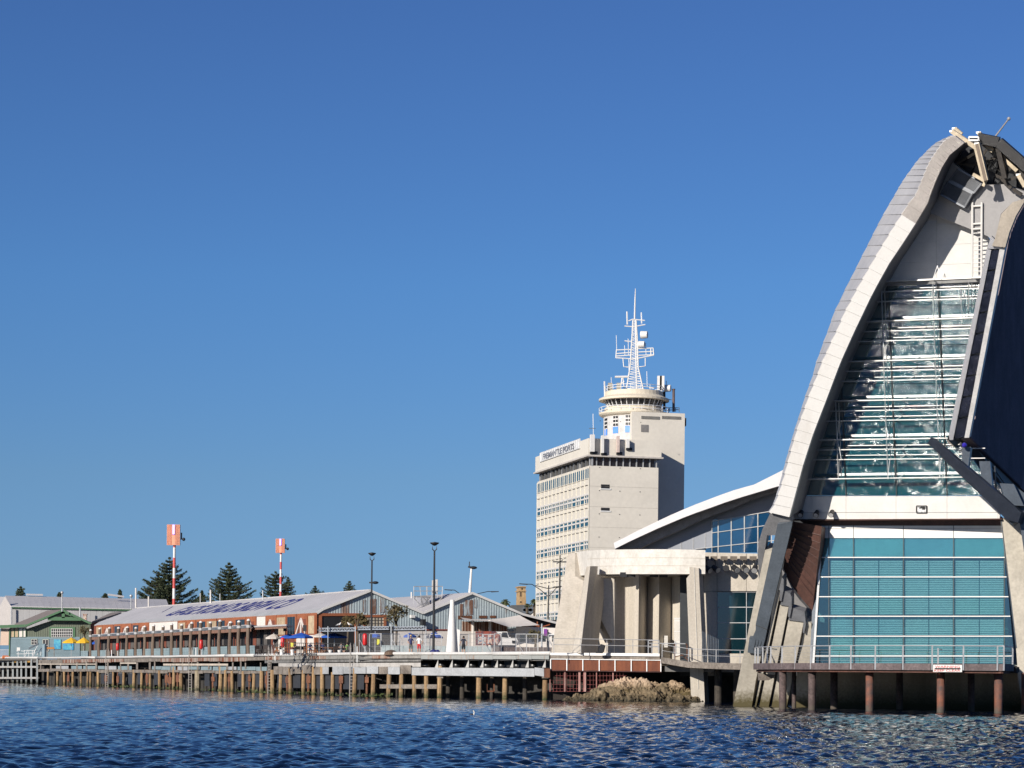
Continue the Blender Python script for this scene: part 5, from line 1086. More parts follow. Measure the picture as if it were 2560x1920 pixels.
gbox('lower_wall', 1057, 1300, 1578, 1640, .06, .12, creamw, s2); gbox('trim_board', 1057, 1128, 1573, 1576, .06, .2, M('red_trim', (.25,.05,.03), .7), s2)
gbox('dark_void', 1300, 1392, 1550, 1572, -1, -.5, black, s2)
mb = MB(); q = [V2+V((0,0,-.3)), V3+V((0,0,-.3)), V3+V((0,0,-1.6)), V2+V((0,0,-2.4))]; mb.poly([p+ds*1.5 for p in q], [p+ds*11 for p in q]); obj('leanto_lining', mb, black, s2)
for q in (((1150,290),(1330,430)),((1360,345),(1360,430)),((1180,420),(1340,450)),((1210,500),(1560,390))): mb = MB(); A, B = d6(*q); mb.bar(gq(*A, .9), gq(*B, .9), .12); obj('canopy_strut', mb, M('strut_orange', (.35,.10,.04), .7), s2)
mb = MB(); A, B = d6((1325,440),(1368,445)); mb.bar(gq(*A, 1.0), gq(*B, 1.0), .8, .6); obj('strut_hub', mb, M('strut_orange', (0,0,0)), s2)
for q in ((1163,1182,1500,1537),(1150,1158,1510,1545),(1186,1192,1498,1520)): gbox('streaked_sheet', *q, .045, .075, rstk, s2)
for (x0,x1,y0,y1) in ((1145,1180,1539,1548),(1198,1218,1539,1546),(1225,1240,1539,1545)): gbox('rust_patch_sheet', x0, x1, y0, y1, .055, .075, rust, s2)
rsc = random.Random(4)
for j, (x0, x1) in enumerate(((1156,1182),(1185.5,1224),(1228,1271))):
    scn = thing('slat_screen', 'rusty vertical slat screen below the shade sail, %s' % ['the darker one beside the white cone', 'middle of the row', 'rightmost of the row'][j], 'screen', gq(x0, 1578, 2.2), 'rusty slat screens')
    n = int((x1-x0)/1.75)
    for i in range(n):
        x = x0+i*1.75; mb = MB(); mb.prism(SG, [(x,1578+rsc.uniform(-1,1)),(x+1.15,1578),(x+1.15,1554+rsc.uniform(-1.5,1)),(x,1554)], 2.1, 2.25)
        obj('slat', mb, [rust, M('slat_pale', (.50,.36,.28), .8, var=.3), M('slat_red', (.28,.11,.06), .8, var=.3)][rsc.randrange(3)], scn)
    mb = MB(); mb.prism(SG, [(x0,1569),(x1,1569),(x1,1567.5),(x0,1567.5)], 2.0, 2.1); obj('rail', mb, rust, scn)
for x in (1183.5, 1226): t_ = thing('sail_post', 'white post between the rusty screens, %s' % ('left one' if x < 1200 else 'right one'), 'post', gq(x, 1633, 2.3), 'white posts between the screens'); mb = MB(); mb.prism(SG, [(x-1.6,1633),(x+1.6,1633),(x+1.4,1550),(x-1.6,1550)], 2.26, 2.6); obj('shaft', mb, creamw, t_)
# shade sail: a sagging cloth built as a grid
sail = MB(); top = d6((130,275),(330,308),(600,312),(850,283),(1075,240)); bot = d6((240,325),(440,330),(640,345),(905,430),(1395,400))
nu_, nv_ = 28, 6
tX = lambda P, t: (float(np.interp(t*4, range(5), [p[0] for p in P])), float(np.interp(t*4, range(5), [p[1] for p in P])))
G_ = []
for i in range(nu_+1):
    for j in range(nv_+1):
        t, s_ = i/nu_, j/nv_; A, B = tX(top, t), tX(bot, t); x = A[0]+(B[0]-A[0])*s_; y = A[1]+(B[1]-A[1])*s_+ (1.5*sin(pi*s_)); G_.append(SG.at(x, y, 1.2+3.5*s_))
sail.add(G_, [(i*(nv_+1)+j, (i+1)*(nv_+1)+j, (i+1)*(nv_+1)+j+1, i*(nv_+1)+j+1) for i in range(nu_) for j in range(nv_)])
tag(obj('shade_sail', sail, M('sail_cloth', (.62,.57,.52), .8, var=.04), smooth=True), 'white triangular shade sail stretched before the rust streaked gable', 'shade sail')
# roof access platform
pf = thing('roof_platform', 'galvanised steel access platform with railings between the two gables', 'platform', gq(1070, 1515, -3))
def rp(x, y, o=-4): return SG.at(*a3((x, y))[0], o)
for q in (((845,600),(845,770)),((900,598),(910,690)),((965,600),(968,770)),((1010,600),(1010,780)),((1105,600),(1098,700)),((845,600),(1105,598)),((845,640),(1100,640)),((845,690),(1000,680)),((910,690),(925,770)),((1000,680),(1100,690)),((870,690),(880,770)),((1050,640),(1060,700)),((960,600),(960,680)),((925,690),(1000,770)),((1000,690),(930,770)),((845,700),(900,760)),((1100,700),(1020,770))):
    for o in (-4, -6): mb = MB(); mb.bar(rp(*q[0], o), rp(*q[1], o), .09); obj('platform_rail', mb, galv, pf)
for k in range(9): mb = MB(); mb.bar(rp(905, 690+k*10, -4), rp(985, 690+k*10, -4), .3, .07); obj('stair_tread', mb, galv, pf)
mb = MB(); q = [rp(850,688,-4), rp(1100,688,-4), rp(1100,688,-6), rp(850,688,-6)]; mb.poly(q, [p-V((0,0,.12)) for p in q]); obj('platform_floor', mb, galv, pf)
for x0, x1, y0 in ((1008,1030,545),(1040,1062,538)): mb = MB(); A, B = rp(x0, 665, -5), rp(x1, y0, -5); mb.box(A.x, B.x, A.y-.3, A.y+.3, A.z, B.z); t_ = obj('panel_antenna', mb, M('antenna_tan', (.50,.46,.42), .6)); tag(t_, 'beige roof antenna box behind the steel platform, %s' % ('left one' if x0 < 1020 else 'right one'), 'antenna', 'beige roof antennas')
mb = MB(); A, B = rp(825, 705), rp(825, 650); mb.tube([A, B], .1, 6); tag(obj('vent_pipe', mb, white), 'short white pipe beside the steel roof platform', 'pipe')
# flues and poles on the long roof
for x, y0, y1, w, Y, lab in ((339.7,1470,1516,4.2,345,'tall cream flue near the far end of the long roof'),(371.5,1491,1514,4,340,'silver flue on the long roof below the largest pine'),(500.7,1483,1506,2.4,310,'thin white flue right of the striped beacon'),(526.3,1475,1504,4,305,'thick cream flue left of the pointed pine'),(550,1484,1501,2,302,'thin short white flue before the pointed pine'),(657,1476,1494,2.8,285,'cream flue left of the smaller striped beacon'),(155.3,1481.5,1524,3,372,'grey pole with a small lamp at the green gable top'),(327.8,1490,1519,2.4,350,'grey roof pole with a small lamp left of the cream flue')):
    mb = MB(); A, B = W(x, y1+5, Y), W(x, y0, Y); mb.tube([A, B], w*Y/5700/2, 8)
    if Y > 348: mb.ball(B, .25, 6)
    tag(obj('flue_pipe', mb, creamw if w > 3.9 else galv), lab, 'flue' if Y < 346 else 'lamp pole')
# ================================================================ green boat shed and big grey shed on the left
gs = thing('green_boat_shed', 'green weatherboard building with bright green gable trim and pale blue base', 'building', W(110, 1640, 375)); YG = 375
gdk = M('green_trim', (.045,.13,.055), .55, var=.08); gwl = M('green_boards', (.13,.15,.11), .8, var=.08, sc=.6); pblue = M('pale_blue_boards', (.18,.25,.28), .8, var=.08, sc=.5); brf = M('brown_roof', (.21,.175,.155), .85, var=.1)
PGr = PL(W(110, 1600, YG), 0, 0)
def gp(name, zq, o0, o1, m, par=gs): return pprism(name, PGr, d1(*zq), o0, o1, m, par)
gp('wall', ((450,1100),(450,640),(900,490),(1400,490),(1600,570),(1600,1100)), -8, 0, gwl)
for i in range(30): x = 470+i*38; gp('board_batten', ((x,775),(x,max(500, 640-(x-450)*.34) if x < 1400 else 500+(x-1400)*.35),(x+5,max(500, 640-(x-450)*.34) if x < 1400 else 500+(x-1400)*.35),(x+5,775)), 0, .05, gwl)
gp('base_wall', ((165,1110),(165,785),(450,785),(450,775),(1380,775),(1380,1110)), -.2, .12, pblue)
for y in range(800, 1110, 22): gp('weatherboard', ((165,y+20),(165,y),(1380,y),(1380,y+20)), .12, .16, pblue)
for a, b in (((440,590),(1095,318)),((1095,318),(1600,560))): mb = MB(); A, B = d1(a, b); mb.bar(PGr.at(*A, 1.3), PGr.at(*B, 1.3), .3, .85, up=PGr.n*-1); mb2 = obj('barge_board', mb, gdk, gs)
for a, b, w in (((830,460),(1400,465),.6),((1095,330),(1095,450),.5),((900,420),(1095,350),.3),((1095,350),(1290,430),.3)): mb = MB(); A, B = d1(a, b); mb.bar(PGr.at(*A, 1.2), PGr.at(*B, 1.2), w, .25, up=PGr.n); obj('truss_board', mb, gdk, gs)
rg, le, re_ = PGr.at(*d1((1095,300))[0], 1.6), PGr.at(*d1((425,575))[0], 1.6), PGr.at(*d1((1605,545))[0], 1.6); bk = V((-6.5, 14, 0))
bkv = along(rg, V((-.25,1,0)), d1((810,325))[0][0])-rg
roof_slab('roof_left', [rg, le, W(*d1((250,552))[0], 389), W(*d1((810,322))[0], 389)], brf, gs); roof_slab('roof_right', [re_, rg, rg+bkv, re_+bkv], brf, gs)
gp('verandah_fascia', ((-200,620),(-200,560),(0,572),(440,560),(440,605),(0,625)), .6, 1.2, gdk)
mb = MB(); q = [PGr.at(*p, .9) for p in d1((-200,562),(440,562),(250,552),(-200,560))]; 
gp('window_frame', ((855,785),(855,605),(1298,605),(1298,785)), .0, .14, gdk); wi = gp('window', ((885,780),(885,632),(1250,632),(1250,780)), .14, .18, black)
for i in range(11): x = 885+i*36.5; gp('glazing_bar', ((x-3,778),(x-3,632),(x+3,632),(x+3,778)), .18, .24, white, gs)
for y in (632,682,733,775): gp('glazing_bar', ((885,y+6),(885,y),(1250,y),(1250,y+6)), .18, .25, white)
for x0, x1, y0, y1 in ((540,640,815,905),(738,835,820,1020)):
    gp('window_frame', ((x0-8,y1+5),(x0-8,y0-8),(x1+12,y0-8),(x1+12,y1+5)), .16, .22, gdk); gp('window', ((x0,y1),(x0,y0),(x1,y0),(x1,y1)), .22, .25, black)
    for f in (0,.5,1): x = x0+(x1-x0)*f; gp('glazing_bar', ((x-3,y1),(x-3,y0),(x+3,y0),(x+3,y1)), .25, .3, white)
    for y in (y0,(y0+y1)/2,y1): gp('glazing_bar', ((x0,y+4),(x0,y-2),(x1,y-2),(x1,y+4)), .25, .3, white)
for x0, x1 in ((180,240),(250,310),(325,385),(388,440)):
    gp('louvre_window', ((x0,780),(x0,628),(x1,622),(x1,775)), -.1, .1, slat_c if x0 < 320 else creamw); gp('window_post', ((x1,782),(x1,622),(x1+10,622),(x1+10,782)), -.1, .2, gdk)
gp('wall_infill', ((165,786),(165,620),(450,610),(450,786)), -.6, -.15, gwl)
gp('corner_post', ((148,1110),(165,620),(178,620),(165,1110)), 0, .3, gdk); gp('end_panel', ((0,920),(15,628),(155,628),(148,920)), -.3, .1, M('peach_panel', (.58,.44,.35), .8, var=.05))
for x0, x1, y0, y1 in ((932,1050,820,985),(1090,1270,890,1000)): gp('mural_board', ((x0,y1),(x0,y0),(x1,y0),(x1,y1)), .17, .3, M('mural_blue', (.02,.22,.42), .6, sc=1.2, col2=(.10,.42,.48), thr=(.4,.6)))
bgs = thing('grey_storage_shed', 'big pale grey shed with dark green gutter line behind the green building', 'shed', W(200, 1640, 436))
pg_ = PL(W(28, 1515, 432), -8, 0)
def bg2(name, zq, o0, o1, m): return pprism(name, pg_, a1(*zq), o0, o1, m, bgs)
bg2('gable_end', ((-10,980),(-10,790),(45,690),(100,778),(100,980)), -.5, 0, M('shed_cream', (.56,.52,.49), .8, var=.04))
for i in range(22):
    x0, x1 = 100+i*55, 100+(i+1)*55-.7; f = lambda x: 778+(x-100)*.0225
    bg2('wall_sheet', ((x0,980),(x0,f(x0)+10),(x1,f(x1)+10),(x1,980)), -.5, 0, M('shed_wall_grey', (.36,.355,.355), .75, var=.07, sc=.6, streak=True))
bg2('gutter', ((100,795),(100,776),(1300,803),(1300,822)), 0, .35, M('gutter_green', (.035,.105,.045), .6))
E_, F_ = pg_.at(*a1((100,776))[0], .4), pg_.at(*a1((1535,806))[0], .4); rdv = V((.15, 9.5, 0))
def on_depth(px, py, Y): return W(px, py, Y)
ra, rb = on_depth(12.5, 1489, 442), on_depth(416, 1498.5, 452)
for i in range(24):
    a, b = i/24, (i+.985)/24; q = [E_.lerp(F_, a), E_.lerp(F_, b), ra.lerp(rb, b), ra.lerp(rb, a)]; mb = MB(); mb.poly(q, [p-V((0,0,.15)) for p in q]); obj('roof_sheet', mb, roofm, bgs)
for x in (28, 200): mb = MB(); mb.tube([W(x, 1518, 431), W(x, 1560, 431)], .18, 6); obj('downpipe', mb, galv, bgs)
for x0, x1 in ((66,107),(270,309)): mb = MB(); A, B = W(x0, 1489, 443), W(x1, 1489+(x1-66)*.022, 444); mb.bar(A+V((0,0,.2)), B+V((0,0,.2)), .6, .35); obj('ridge_vent', mb, roofm, bgs)
fs_ = thing('far_grey_shed', 'pale roof corner showing at the left edge behind the cream gable end', 'shed', W(-10, 1640, 455)); q = [W(-80,1490,450), W(12,1492,450), W(0,1522,446), W(-80,1522,446)]
mb = MB(); mb.poly(q, [p-V((0,0,.2)) for p in q]); obj('roof', mb, roofm, fs_); mb = MB(); q = [W(-80,1520,450), W(-3,1520,450), W(-3,1640,450), W(-80,1640,450)]; mb.poly(q, [p+V((0,1,0)) for p in q]); obj('wall', mb, M('shed_cream', (0,0,0)), fs_)
bs = thing('brown_roof_shed', 'low brown roofed shed between the green building and the long roof', 'shed', W(262, 1640, 360)); q = [W(*p, Y) for p, Y in zip(a1((828,915),(1060,845),(1095,832),(1075,828),(1000,835)), (350,356,360,366,366))]
mb = MB(); mb.poly(q, [p-V((0,0,.3)) for p in q]); obj('roof', mb, brf, bs); mb = MB(); q = [W(226,1560,352), W(262,1545,356), W(262,1640,356), W(226,1640,352)]; mb.poly(q, [p+V((0,1,0)) for p in q]); obj('wall', mb, redbr, bs)
mb = MB(); A = W(213, 1537, 400); mb.box(A.x-.28, A.x+.28, A.y-.3, A.y+.3, A.z-.8, A.z+.0); mb.box(A.x-.36, A.x+.36, A.y-.4, A.y+.4, A.z, A.z+.15)
mb.box(A.x-.3, A.x+.3, A.y-.3, A.y+.3, A.z-3.5, A.z-.8); tag(obj('brick_chimney', mb, M('chimney_brick', (.30,.12,.08), .85, var=.3, sc=3, col2=(.5,.42,.35), thr=(.5,.6))), 'small red and white chimney before the big grey shed wall', 'chimney')
# ================================================================ far background
tb = thing('limestone_tower', 'golden limestone tower far behind the sheds with a narrow window', 'tower', W(1306, 1530, 520)); YT = 520
PT = PL(W(1306, 1500, YT), -12, 0); lst = M('golden_stone', (.50,.34,.17), .85, sc=1.5, col2=(.28,.17,.08), bump=.3)
for nm, q, o in (('shaft', ((715,780),(720,600),(772,600),(778,780)), 0), ('belt', ((712,645),(712,636),(780,636),(780,645)), .25), ('cornice', ((714,608),(714,597),(778,597),(778,608)), .3)): pprism(nm, PT, a4(*q), -3.5-o, o, lst, tb)
for q in (((735,630),(735,612),(745,612),(745,630)),((725,690),(725,652),(733,652),(733,690)),((722,745),(722,733),(735,733),(735,745))): pprism('window_slot', PT, a4(*q), 0, .06, black, tb)
gb = thing('slate_roof_house', 'dark slate roofed house with two white dormers beside the limestone tower', 'house', W(1305, 1560, 430)); slate = M('slate', (.075,.08,.085), .6, var=.15)
q = [W(*p, 430) for p in a4((600,800),(640,768),(870,762),(872,850),(600,850))]; mb = MB(); mb.poly(q, [p+V((0,5,0)) for p in q]); obj('slate_roof', mb, slate, gb)
for x0 in (752, 800): 
    q = [W(*p, 429) for p in a4((x0,835),(x0,790),(x0+32,790),(x0+32,835))]; mb = MB(); mb.poly(q, [p+V((0,1,0)) for p in q]); dm = obj('dormer', mb, M('dormer_white', (.55,.53,.50), .7), gb)
    for k in (0, 1): mb = MB(); c = W(*a4((x0+16, 801+k*20))[0], 428.9); mb.tube([c, c+V((0,-.05,0))], .5, 12); obj('vent_fan', mb, steel, dm)
q = [W(*p, 425) for p in a4((815,860),(872,815),(872,870))]; mb = MB(); mb.poly(q, [p+V((0,4,0)) for p in q]); tag(obj('white_gable', mb, creamw), 'small white gable peeking out left of the port office tower', 'gable')
# ---- striped beacons
def beacon(px0, py_foot, py_pan, py_top, Y, w, lab):
    t = thing('leading_beacon', lab, 'beacon', WZ(px0, Y, ZD), 'striped beacons behind the long shed')
    lean = lambda y: px0+(py_foot-y)*.0105*0; c = WZ(px0, Y, 0); r = w*Y/5700/2; zf, zp, zt = [ZY(px0, y, Y) for y in (py_foot, py_pan, py_top)]
    rd_, wh_ = M('beacon_red', (.55,.07,.06), .5, var=.05), M('beacon_white', (.66,.64,.62), .5, var=.05)
    H = zp-zf; hs = H/5.75; z = ZD; k = 0; zs = [ZD, zf+hs*.55]+[zf+hs*(.55+j) for j in range(1, 6)]+[zp]
    for j in range(len(zs)-1): mb = MB(); mb.tube([V((c.x, c.y, zs[j])), V((c.x, c.y, zs[j+1]))], r*(1.12-.03*j), 12); obj('pole_band', mb, rd_ if j % 2 == 0 else wh_, t, smooth=False)
    ph = zt-zp; pw = ph*.64; n = 11; om = M('beacon_orange', (.78,.33,.20), .5, var=.05); pk = M('beacon_pink', (.82,.58,.50), .5, var=.04)
    for j in range(n): x = c.x-pw/2-.1+pw*j/n; mb = MB(); mb.box(x, x+pw/n*.58, c.y-r-.3, c.y-r-.12, zp, zt); obj('daymark_slat', mb, om, t)
    mb = MB(); mb.box(c.x-pw/2-.1, c.x+pw/2-.1, c.y-r-.1, c.y-r-.02, zp+.02, zt-.02); obj('daymark_back', mb, pk, t)
    mb = MB(); mb.box(c.x-pw*.13-.1, c.x+pw*.12-.1, c.y-r-.34, c.y-r-.3, zp+.05, zp+ph*.48); obj('centre_board', mb, om, t)
    mb = MB(); mb.box(c.x-.25, c.x+.1, c.y-r-.5, c.y-r-.34, zp+ph*.53, zt-.05); obj('led_tube', mb, emis('led_violet', (.42,.30,1.0), 1.6), t)
    mb = MB(); mb.bar(V((c.x+pw/2+.05, c.y, zp+ph*.3)), V((c.x+pw/2+.05, c.y, zp+ph*.62)), .22); q = V((c.x+pw/2+.45, c.y, zp+ph*.3)); mb.ball(q, .3, 8); mb.bar(q, q-V((.6,0,0)), .1); obj('side_lamp', mb, black, t)
    mb = MB(); mb.bar(V((c.x, c.y-r-.05, zp+.3)), V((c.x, c.y-r-.05, zt-.3)), .3); obj('back_frame', mb, rd_, t)
beacon(432.5, 1511, 1363.5, 1311.8, 400, 6.8, 'taller and nearer striped red and white beacon with big orange slatted board')
beacon(699, 1489, 1382.6, 1347, 500, 5.4, 'smaller striped red and white beacon with orange slatted board')
# ---- lamp posts
def lamp(px, pyt, Y, r, head, lab, grp='black lamp posts on the quay', extra=False, cross=False):
    t = thing('lamp_post', lab, 'lamp post', WZ(px, Y, ZD), grp); c = WZ(px, Y, ZD); zt = ZY(px, pyt, Y)
    mb = MB(); mb.tube([c, V((c.x, c.y, zt-.75))], [r, r*.62], 10); obj('post', mb, black, t)
    top = V((c.x, c.y, zt))
    if cross:
        mb = MB(); mb.bar(V((c.x,c.y,zt-.8)), top, .12); mb.bar(top+V((-.75,0,-.7)), top+V((.75,0,-.7)), .12); mb.bar(top+V((-.35,0,-.9)), top+V((.35,0,-.45)), .08); obj('lamp_head', mb, black, t)
    else:
        for s_ in (-1, 1): mb = MB(); mb.tube([top+V((0,0,-.8)), top+V((s_*.19,0,-.62)), top+V((s_*.19,0,-.25))], .05, 6); obj('fork_arm', mb, black, t)
        mb = MB(); mb.lathe(top, [(.001,-.32),(head*.35,-.28),(head,-.08),(head,-.02),(.001,.05)], 20); obj('lamp_head', mb, black, t)
    if extra: mb = MB(); q = V((c.x+.35, c.y, zt-2.9)); mb.ball(q, .32, 8, .45); mb.bar(q, q-V((.6,0,0)), .14); obj('side_luminaire', mb, black, t)
lamp(927.5, 1382, 222, .11, .38, 'slim black lamp post with a second small lamp partway up', extra=True)
lamp(1083.5, 1356, 208, .125, .42, 'tallest black lamp post left of the white cone')
lamp(1397.5, 1388, 240, .12, .3, 'black lamp post with cross arms in front of the port office tower', cross=True)
t = thing('roof_lamp', 'white leaning lamp pole with black head on the second gable', 'lamp post', SG.at(1175, 1472, -2)); mb = MB(); A, B = a4((268,665),(284,432)); mb.tube([SG.at(*A, -2), SG.at(*B, -2)], [.18, .11], 8); obj('pole', mb, white, t)
mb = MB(); A = SG.at(*a4((300,430))[0], -2); mb.ball(A, .45, 8, .4); mb.bar(A, A+V((-.6,0,.1)), .2); mb.bar(A+V((-.45,0,0)), A+V((-.45,0,.7)), .1); obj('lamp_head', mb, black, t)
for lab, pts, pole, Y in (('black double arm street lamp before the port office tower', (((715,575),(830,580),(900,625),(975,690)),((1098,600),(1050,612),(1000,668),(975,690)),((860,590),(975,618)),((1095,598),(975,618))), ((980,590),(974,900)), 300), ('double arm street lamp whose arms show past the second gable roof', (((40,628),(130,632),(260,720)),((530,645),(430,645),(340,665),(260,720))), ((262,690),(260,760)), 330)):
    t = thing('street_lamp', lab, 'street lamp', WZ(a4(pole[1])[0][0], Y, ZD), 'double arm street lamps')
    A, B = a4(*pole); mb = MB(); mb.tube([W(*A, Y), W(*B, Y), WZ(B[0], Y, ZD)], [.08,.12,.14], 8); obj('post', mb, black, t)
    for q in pts: mb = MB(); mb.tube([W(*p, Y) for p in a4(*q)], .06, 6); obj('arm', mb, black, t)
    for q in pts[:2]: mb = MB(); A = W(*a4(q[0])[0], Y); s_ = 1 if q is pts[0] else -1; mb.bar(A, A+V((1.1*s_,0,-.08)), .3, .12); obj('lamp_head', mb, black, t)
# ================================================================ trees
pinem = M('pine_needles', (.062,.078,.030), .85, sc=.6, col2=(.022,.034,.016), bsc=2, fine=.25); barkm = M('pine_bark', (.11,.085,.06), .9, var=.2)
def norfolk(px, pyt, pyb, half, Y, lab, seed, tiers=None, shape=1.0, round_=False, dens=1.0):
    rg_ = random.Random(seed); zt, zb_ = ZY(px, pyt, Y), ZY(px, pyb, Y); c = WZ(px, Y, 0); c.z = 0; H = zt-zb_; R_ = half*1.14*Y/5700
    t = thing('pine_tree', lab, 'tree', V((c.x, c.y, ZD)), 'norfolk pines behind the sheds')
    mb = MB(); mb.tube([V((c.x, c.y, ZD)), V((c.x, c.y, zt-.3))], [.45, .05], 8); obj('trunk', mb, barkm, t)
    mb = MB(); n = max(4, int((tiers or 8)*.74)); br = MB()
    for i in range(n+1):
        f = i/n; z = zt-H*f*1.0; rr = R_*(f**.72 if not round_ else sin(min(1, f*1.05+.05)*pi*.62)**.8)*rg_.uniform(.78, 1.14)*(1 if f > .04 else .12)
        nb_ = max(4, int(rg_.uniform(6, 9)*(1 if f > .2 else .7)))
        a0 = rg_.uniform(0, 6.3)
        for k in range(nb_):
            a = a0+2*pi*k/nb_+rg_.uniform(-.2, .2); L = rr*rg_.uniform(.6, 1.2); d = V((cos(a), sin(a), 0)); sd = V((-sin(a), cos(a), 0)); B = V((c.x, c.y, z))
            br.tube([B, B+d*L*.5+V((0,0,-L*.03)), B+d*L+V((0,0,L*.12))], [.07, .05, .02], 4, False)
            m = max(3, int(L/.34*dens))
            for j in range(m):
                s_ = (j+.6)/m; cc_ = B+d*(L*s_)+V((0, 0, -L*.06*sin(pi*s_)+L*.24*s_*s_))
                wd_ = (.16+.34*sin(pi*min(1, s_*.9))**.7)*min(1.3, .5+L*.16)
                for q in range(7 if half > 30 else 4):
                    p = cc_+sd*rg_.uniform(-wd_, wd_)+V((0,0,rg_.uniform(-.08,.20)))
                    e = .13+.09*rg_.random(); w1_ = V((rg_.uniform(-1,1), rg_.uniform(-1,1), rg_.uniform(-.3,.9))).normalized()*e*1.9; w2_ = V((rg_.uniform(-1,1), rg_.uniform(-1,1), rg_.uniform(-.6,.6))).normalized()*e
                    mb.add([p-w1_*.5, p+w2_, p+w1_], [(0,1,2)])
                    mb.add([p-w2_, p+w1_*.6, p+w2_*.4+V((0,0,.2))], [(0,1,2)])
    obj('branches', br, barkm, t); obj('crown', mb, pinem, t)
norfolk(421, 1397, 1516, 72, 470, 'largest dark pine behind the taller striped beacon', 1, tiers=20, shape=1.2, dens=1.6)
norfolk(392, 1440, 1516, 40, 474, 'broad lower pine joined to the left side of the largest pine', 11, tiers=12, round_=True, dens=1.4)
norfolk(569.5, 1411, 1508, 58, 470, 'pointed pine with wide lower tiers between the two beacons', 2, tiers=17, dens=1.5)
norfolk(686, 1432, 1496, 34, 520, 'pine with a tufted top left of the smaller beacon', 3, tiers=11, round_=True, dens=1.3)
norfolk(717, 1446, 1496, 25, 530, 'narrow pine right of the smaller beacon pole', 4, tiers=12, dens=1.4)
norfolk(785.5, 1468, 1490, 20, 540, 'small distant pine top right of the beacons', 5, tiers=6, dens=1.3)
norfolk(871, 1456, 1486, 19, 530, 'small rounded pine above the long roof near its gable', 6, tiers=7, round_=True, dens=1.3)
norfolk(502.6, 1480, 1508, 14, 440, 'small pine between the two large pines', 7, tiers=7)
norfolk(49, 1470, 1492, 14, 500, 'small round tree top above the big grey shed roof', 8, tiers=6, round_=True, dens=1.5)
norfolk(297.6, 1477, 1494, 7, 500, 'tiny thin pine tip above the grey shed roof', 9, tiers=6)
norfolk(261, 1487, 1496, 7, 500, 'tiny tree top left of the thin pine tip', 10, tiers=3, round_=True)
norfolk(147, 1484, 1492, 5, 500, 'tiny tree top beside the pole on the green gable', 12, tiers=3, round_=True)
palmm = M('palm_frond', (.075,.085,.030), .7, var=.3, sc=1)
for px, py, Y, lab in ((1263.5, 1503, 420, 'palm left of the limestone tower'), (1337, 1502, 420, 'palm partly hidden by the port office tower'), (1318, 1511, 425, 'low palm tuft right of the limestone tower')):
    rg_ = random.Random(int(px)); t = thing('palm_tree', lab, 'palm tree', WZ(px, Y, ZD), 'palms beside the limestone tower'); c = W(px, py, Y); mb = MB(); mb.tube([V((c.x, c.y, ZD)), c-V((0,0,.2))], [.3,.25], 8); obj('trunk', mb, barkm, t)
    R_ = .95 if px != 1318 else .55
    for k in range(30):
        a = rg_.uniform(0, 6.28); e = rg_.uniform(-.5, 1.3); d = V((cos(a)*cos(e), sin(a)*cos(e), sin(e))); pts_ = [c+d*(R_*s_)-V((0,0,.55*s_*s_*R_)) for s_ in (0,.4,.8,1.15)]
        mb = MB()
        for p, q in zip(pts_, pts_[1:]):
            sd = (q-p).cross(V((0,0,1))).normalized()*.16
            for s_ in (-1, 1): mb.add([p, q, q+sd*s_-V((0,0,.08)), p+sd*s_*1.2-V((0,0,.12))], [(0,1,2,3)])
        obj('frond', mb, palmm, t)
def shrub(px, py0, py1, half, Y, lab, seed, m, n=520, name='courtyard_tree', e0=.10, trunk_to=None):
    rg_ = random.Random(seed); t = thing(name, lab, 'tree' if 'tree' in name else 'bush', WZ(px, Y, ZD)); zt, zb_ = ZY(px, py0, Y), ZY(px, py1, Y); c = WZ(px, Y, (zt+zb_)/2); R_ = half*Y/5700; Hh = (zt-zb_)/2
    br = MB(); br.tube([V((c.x, c.y, ZD)), V((c.x+.1, c.y, zb_)), c], [.14,.11,.04], 6)
    tips = []
    for k in range(12): 
        d = V((rg_.uniform(-1,1), rg_.uniform(-1,1), rg_.uniform(-.5,1))).normalized(); q = c+V((d.x*R_*.8, d.y*R_*.8, d.z*Hh*.85)); br.tube([V((c.x, c.y, zb_+.1)), c.lerp(q, .4), q], [.06,.04,.012], 4, False); tips.append(q)
    obj('trunk', br, barkm, t); mb = MB()
    for k in range(n):
        q = tips[rg_.randrange(12)]+V((rg_.gauss(0, R_*.22), rg_.gauss(0, R_*.22), rg_.gauss(0, Hh*.22))); e = rg_.uniform(.6, 1.4)*e0
        w1_ = V((rg_.uniform(-1,1), rg_.uniform(-1,1), rg_.uniform(-1,1))).normalized()*e*1.5; w2_ = w1_.cross(V((rg_.random(), rg_.random(), rg_.random()))).normalized()*e*.6
        mb.add([q-w1_, q+w2_, q+w1_, q-w2_], [(0,1,2,3)])
    obj('foliage', mb, m, t)
olv = M('olive_leaf', (.085,.085,.035), .7, sc=1.2, col2=(.10,.065,.03)); 
shrub(990, 1512, 1566, 30, 236, 'sparse olive green tree against the blue grey gable', 21, olv, 620)
shrub(893, 1535, 1568, 26, 240, 'brownish climbing tree over the big dark opening', 22, M('bronze_leaf', (.11,.075,.028), .7, col2=(.07,.06,.02), sc=1.5), 640)
shrub(868, 1540, 1580, 16, 243, 'leafy vine hanging inside the dark opening', 25, M('bronze_leaf', (0,0,0)), 330)
shrub(211, 1567, 1594, 15, 360, 'small bare olive tree beside the green boat shed', 23, olv, 300)
wbk = thing('cream_annexe', 'low cream building far behind the lean-to roof', 'building', WZ(1350, 262, ZD)); P_w = PL(WZ(1350, 262, 5), 0, 0)
pprism('wall', P_w, [(1290,1640),(1290,1566),(1440,1572),(1440,1640)], -3, 0, creamw, wbk)
for x in (1300, 1330, 1352, 1380, 1402): pprism('window', P_w, [(x,1604),(x,1588),(x+12,1588),(x+12,1604)], 0, .05, dglass, wbk)
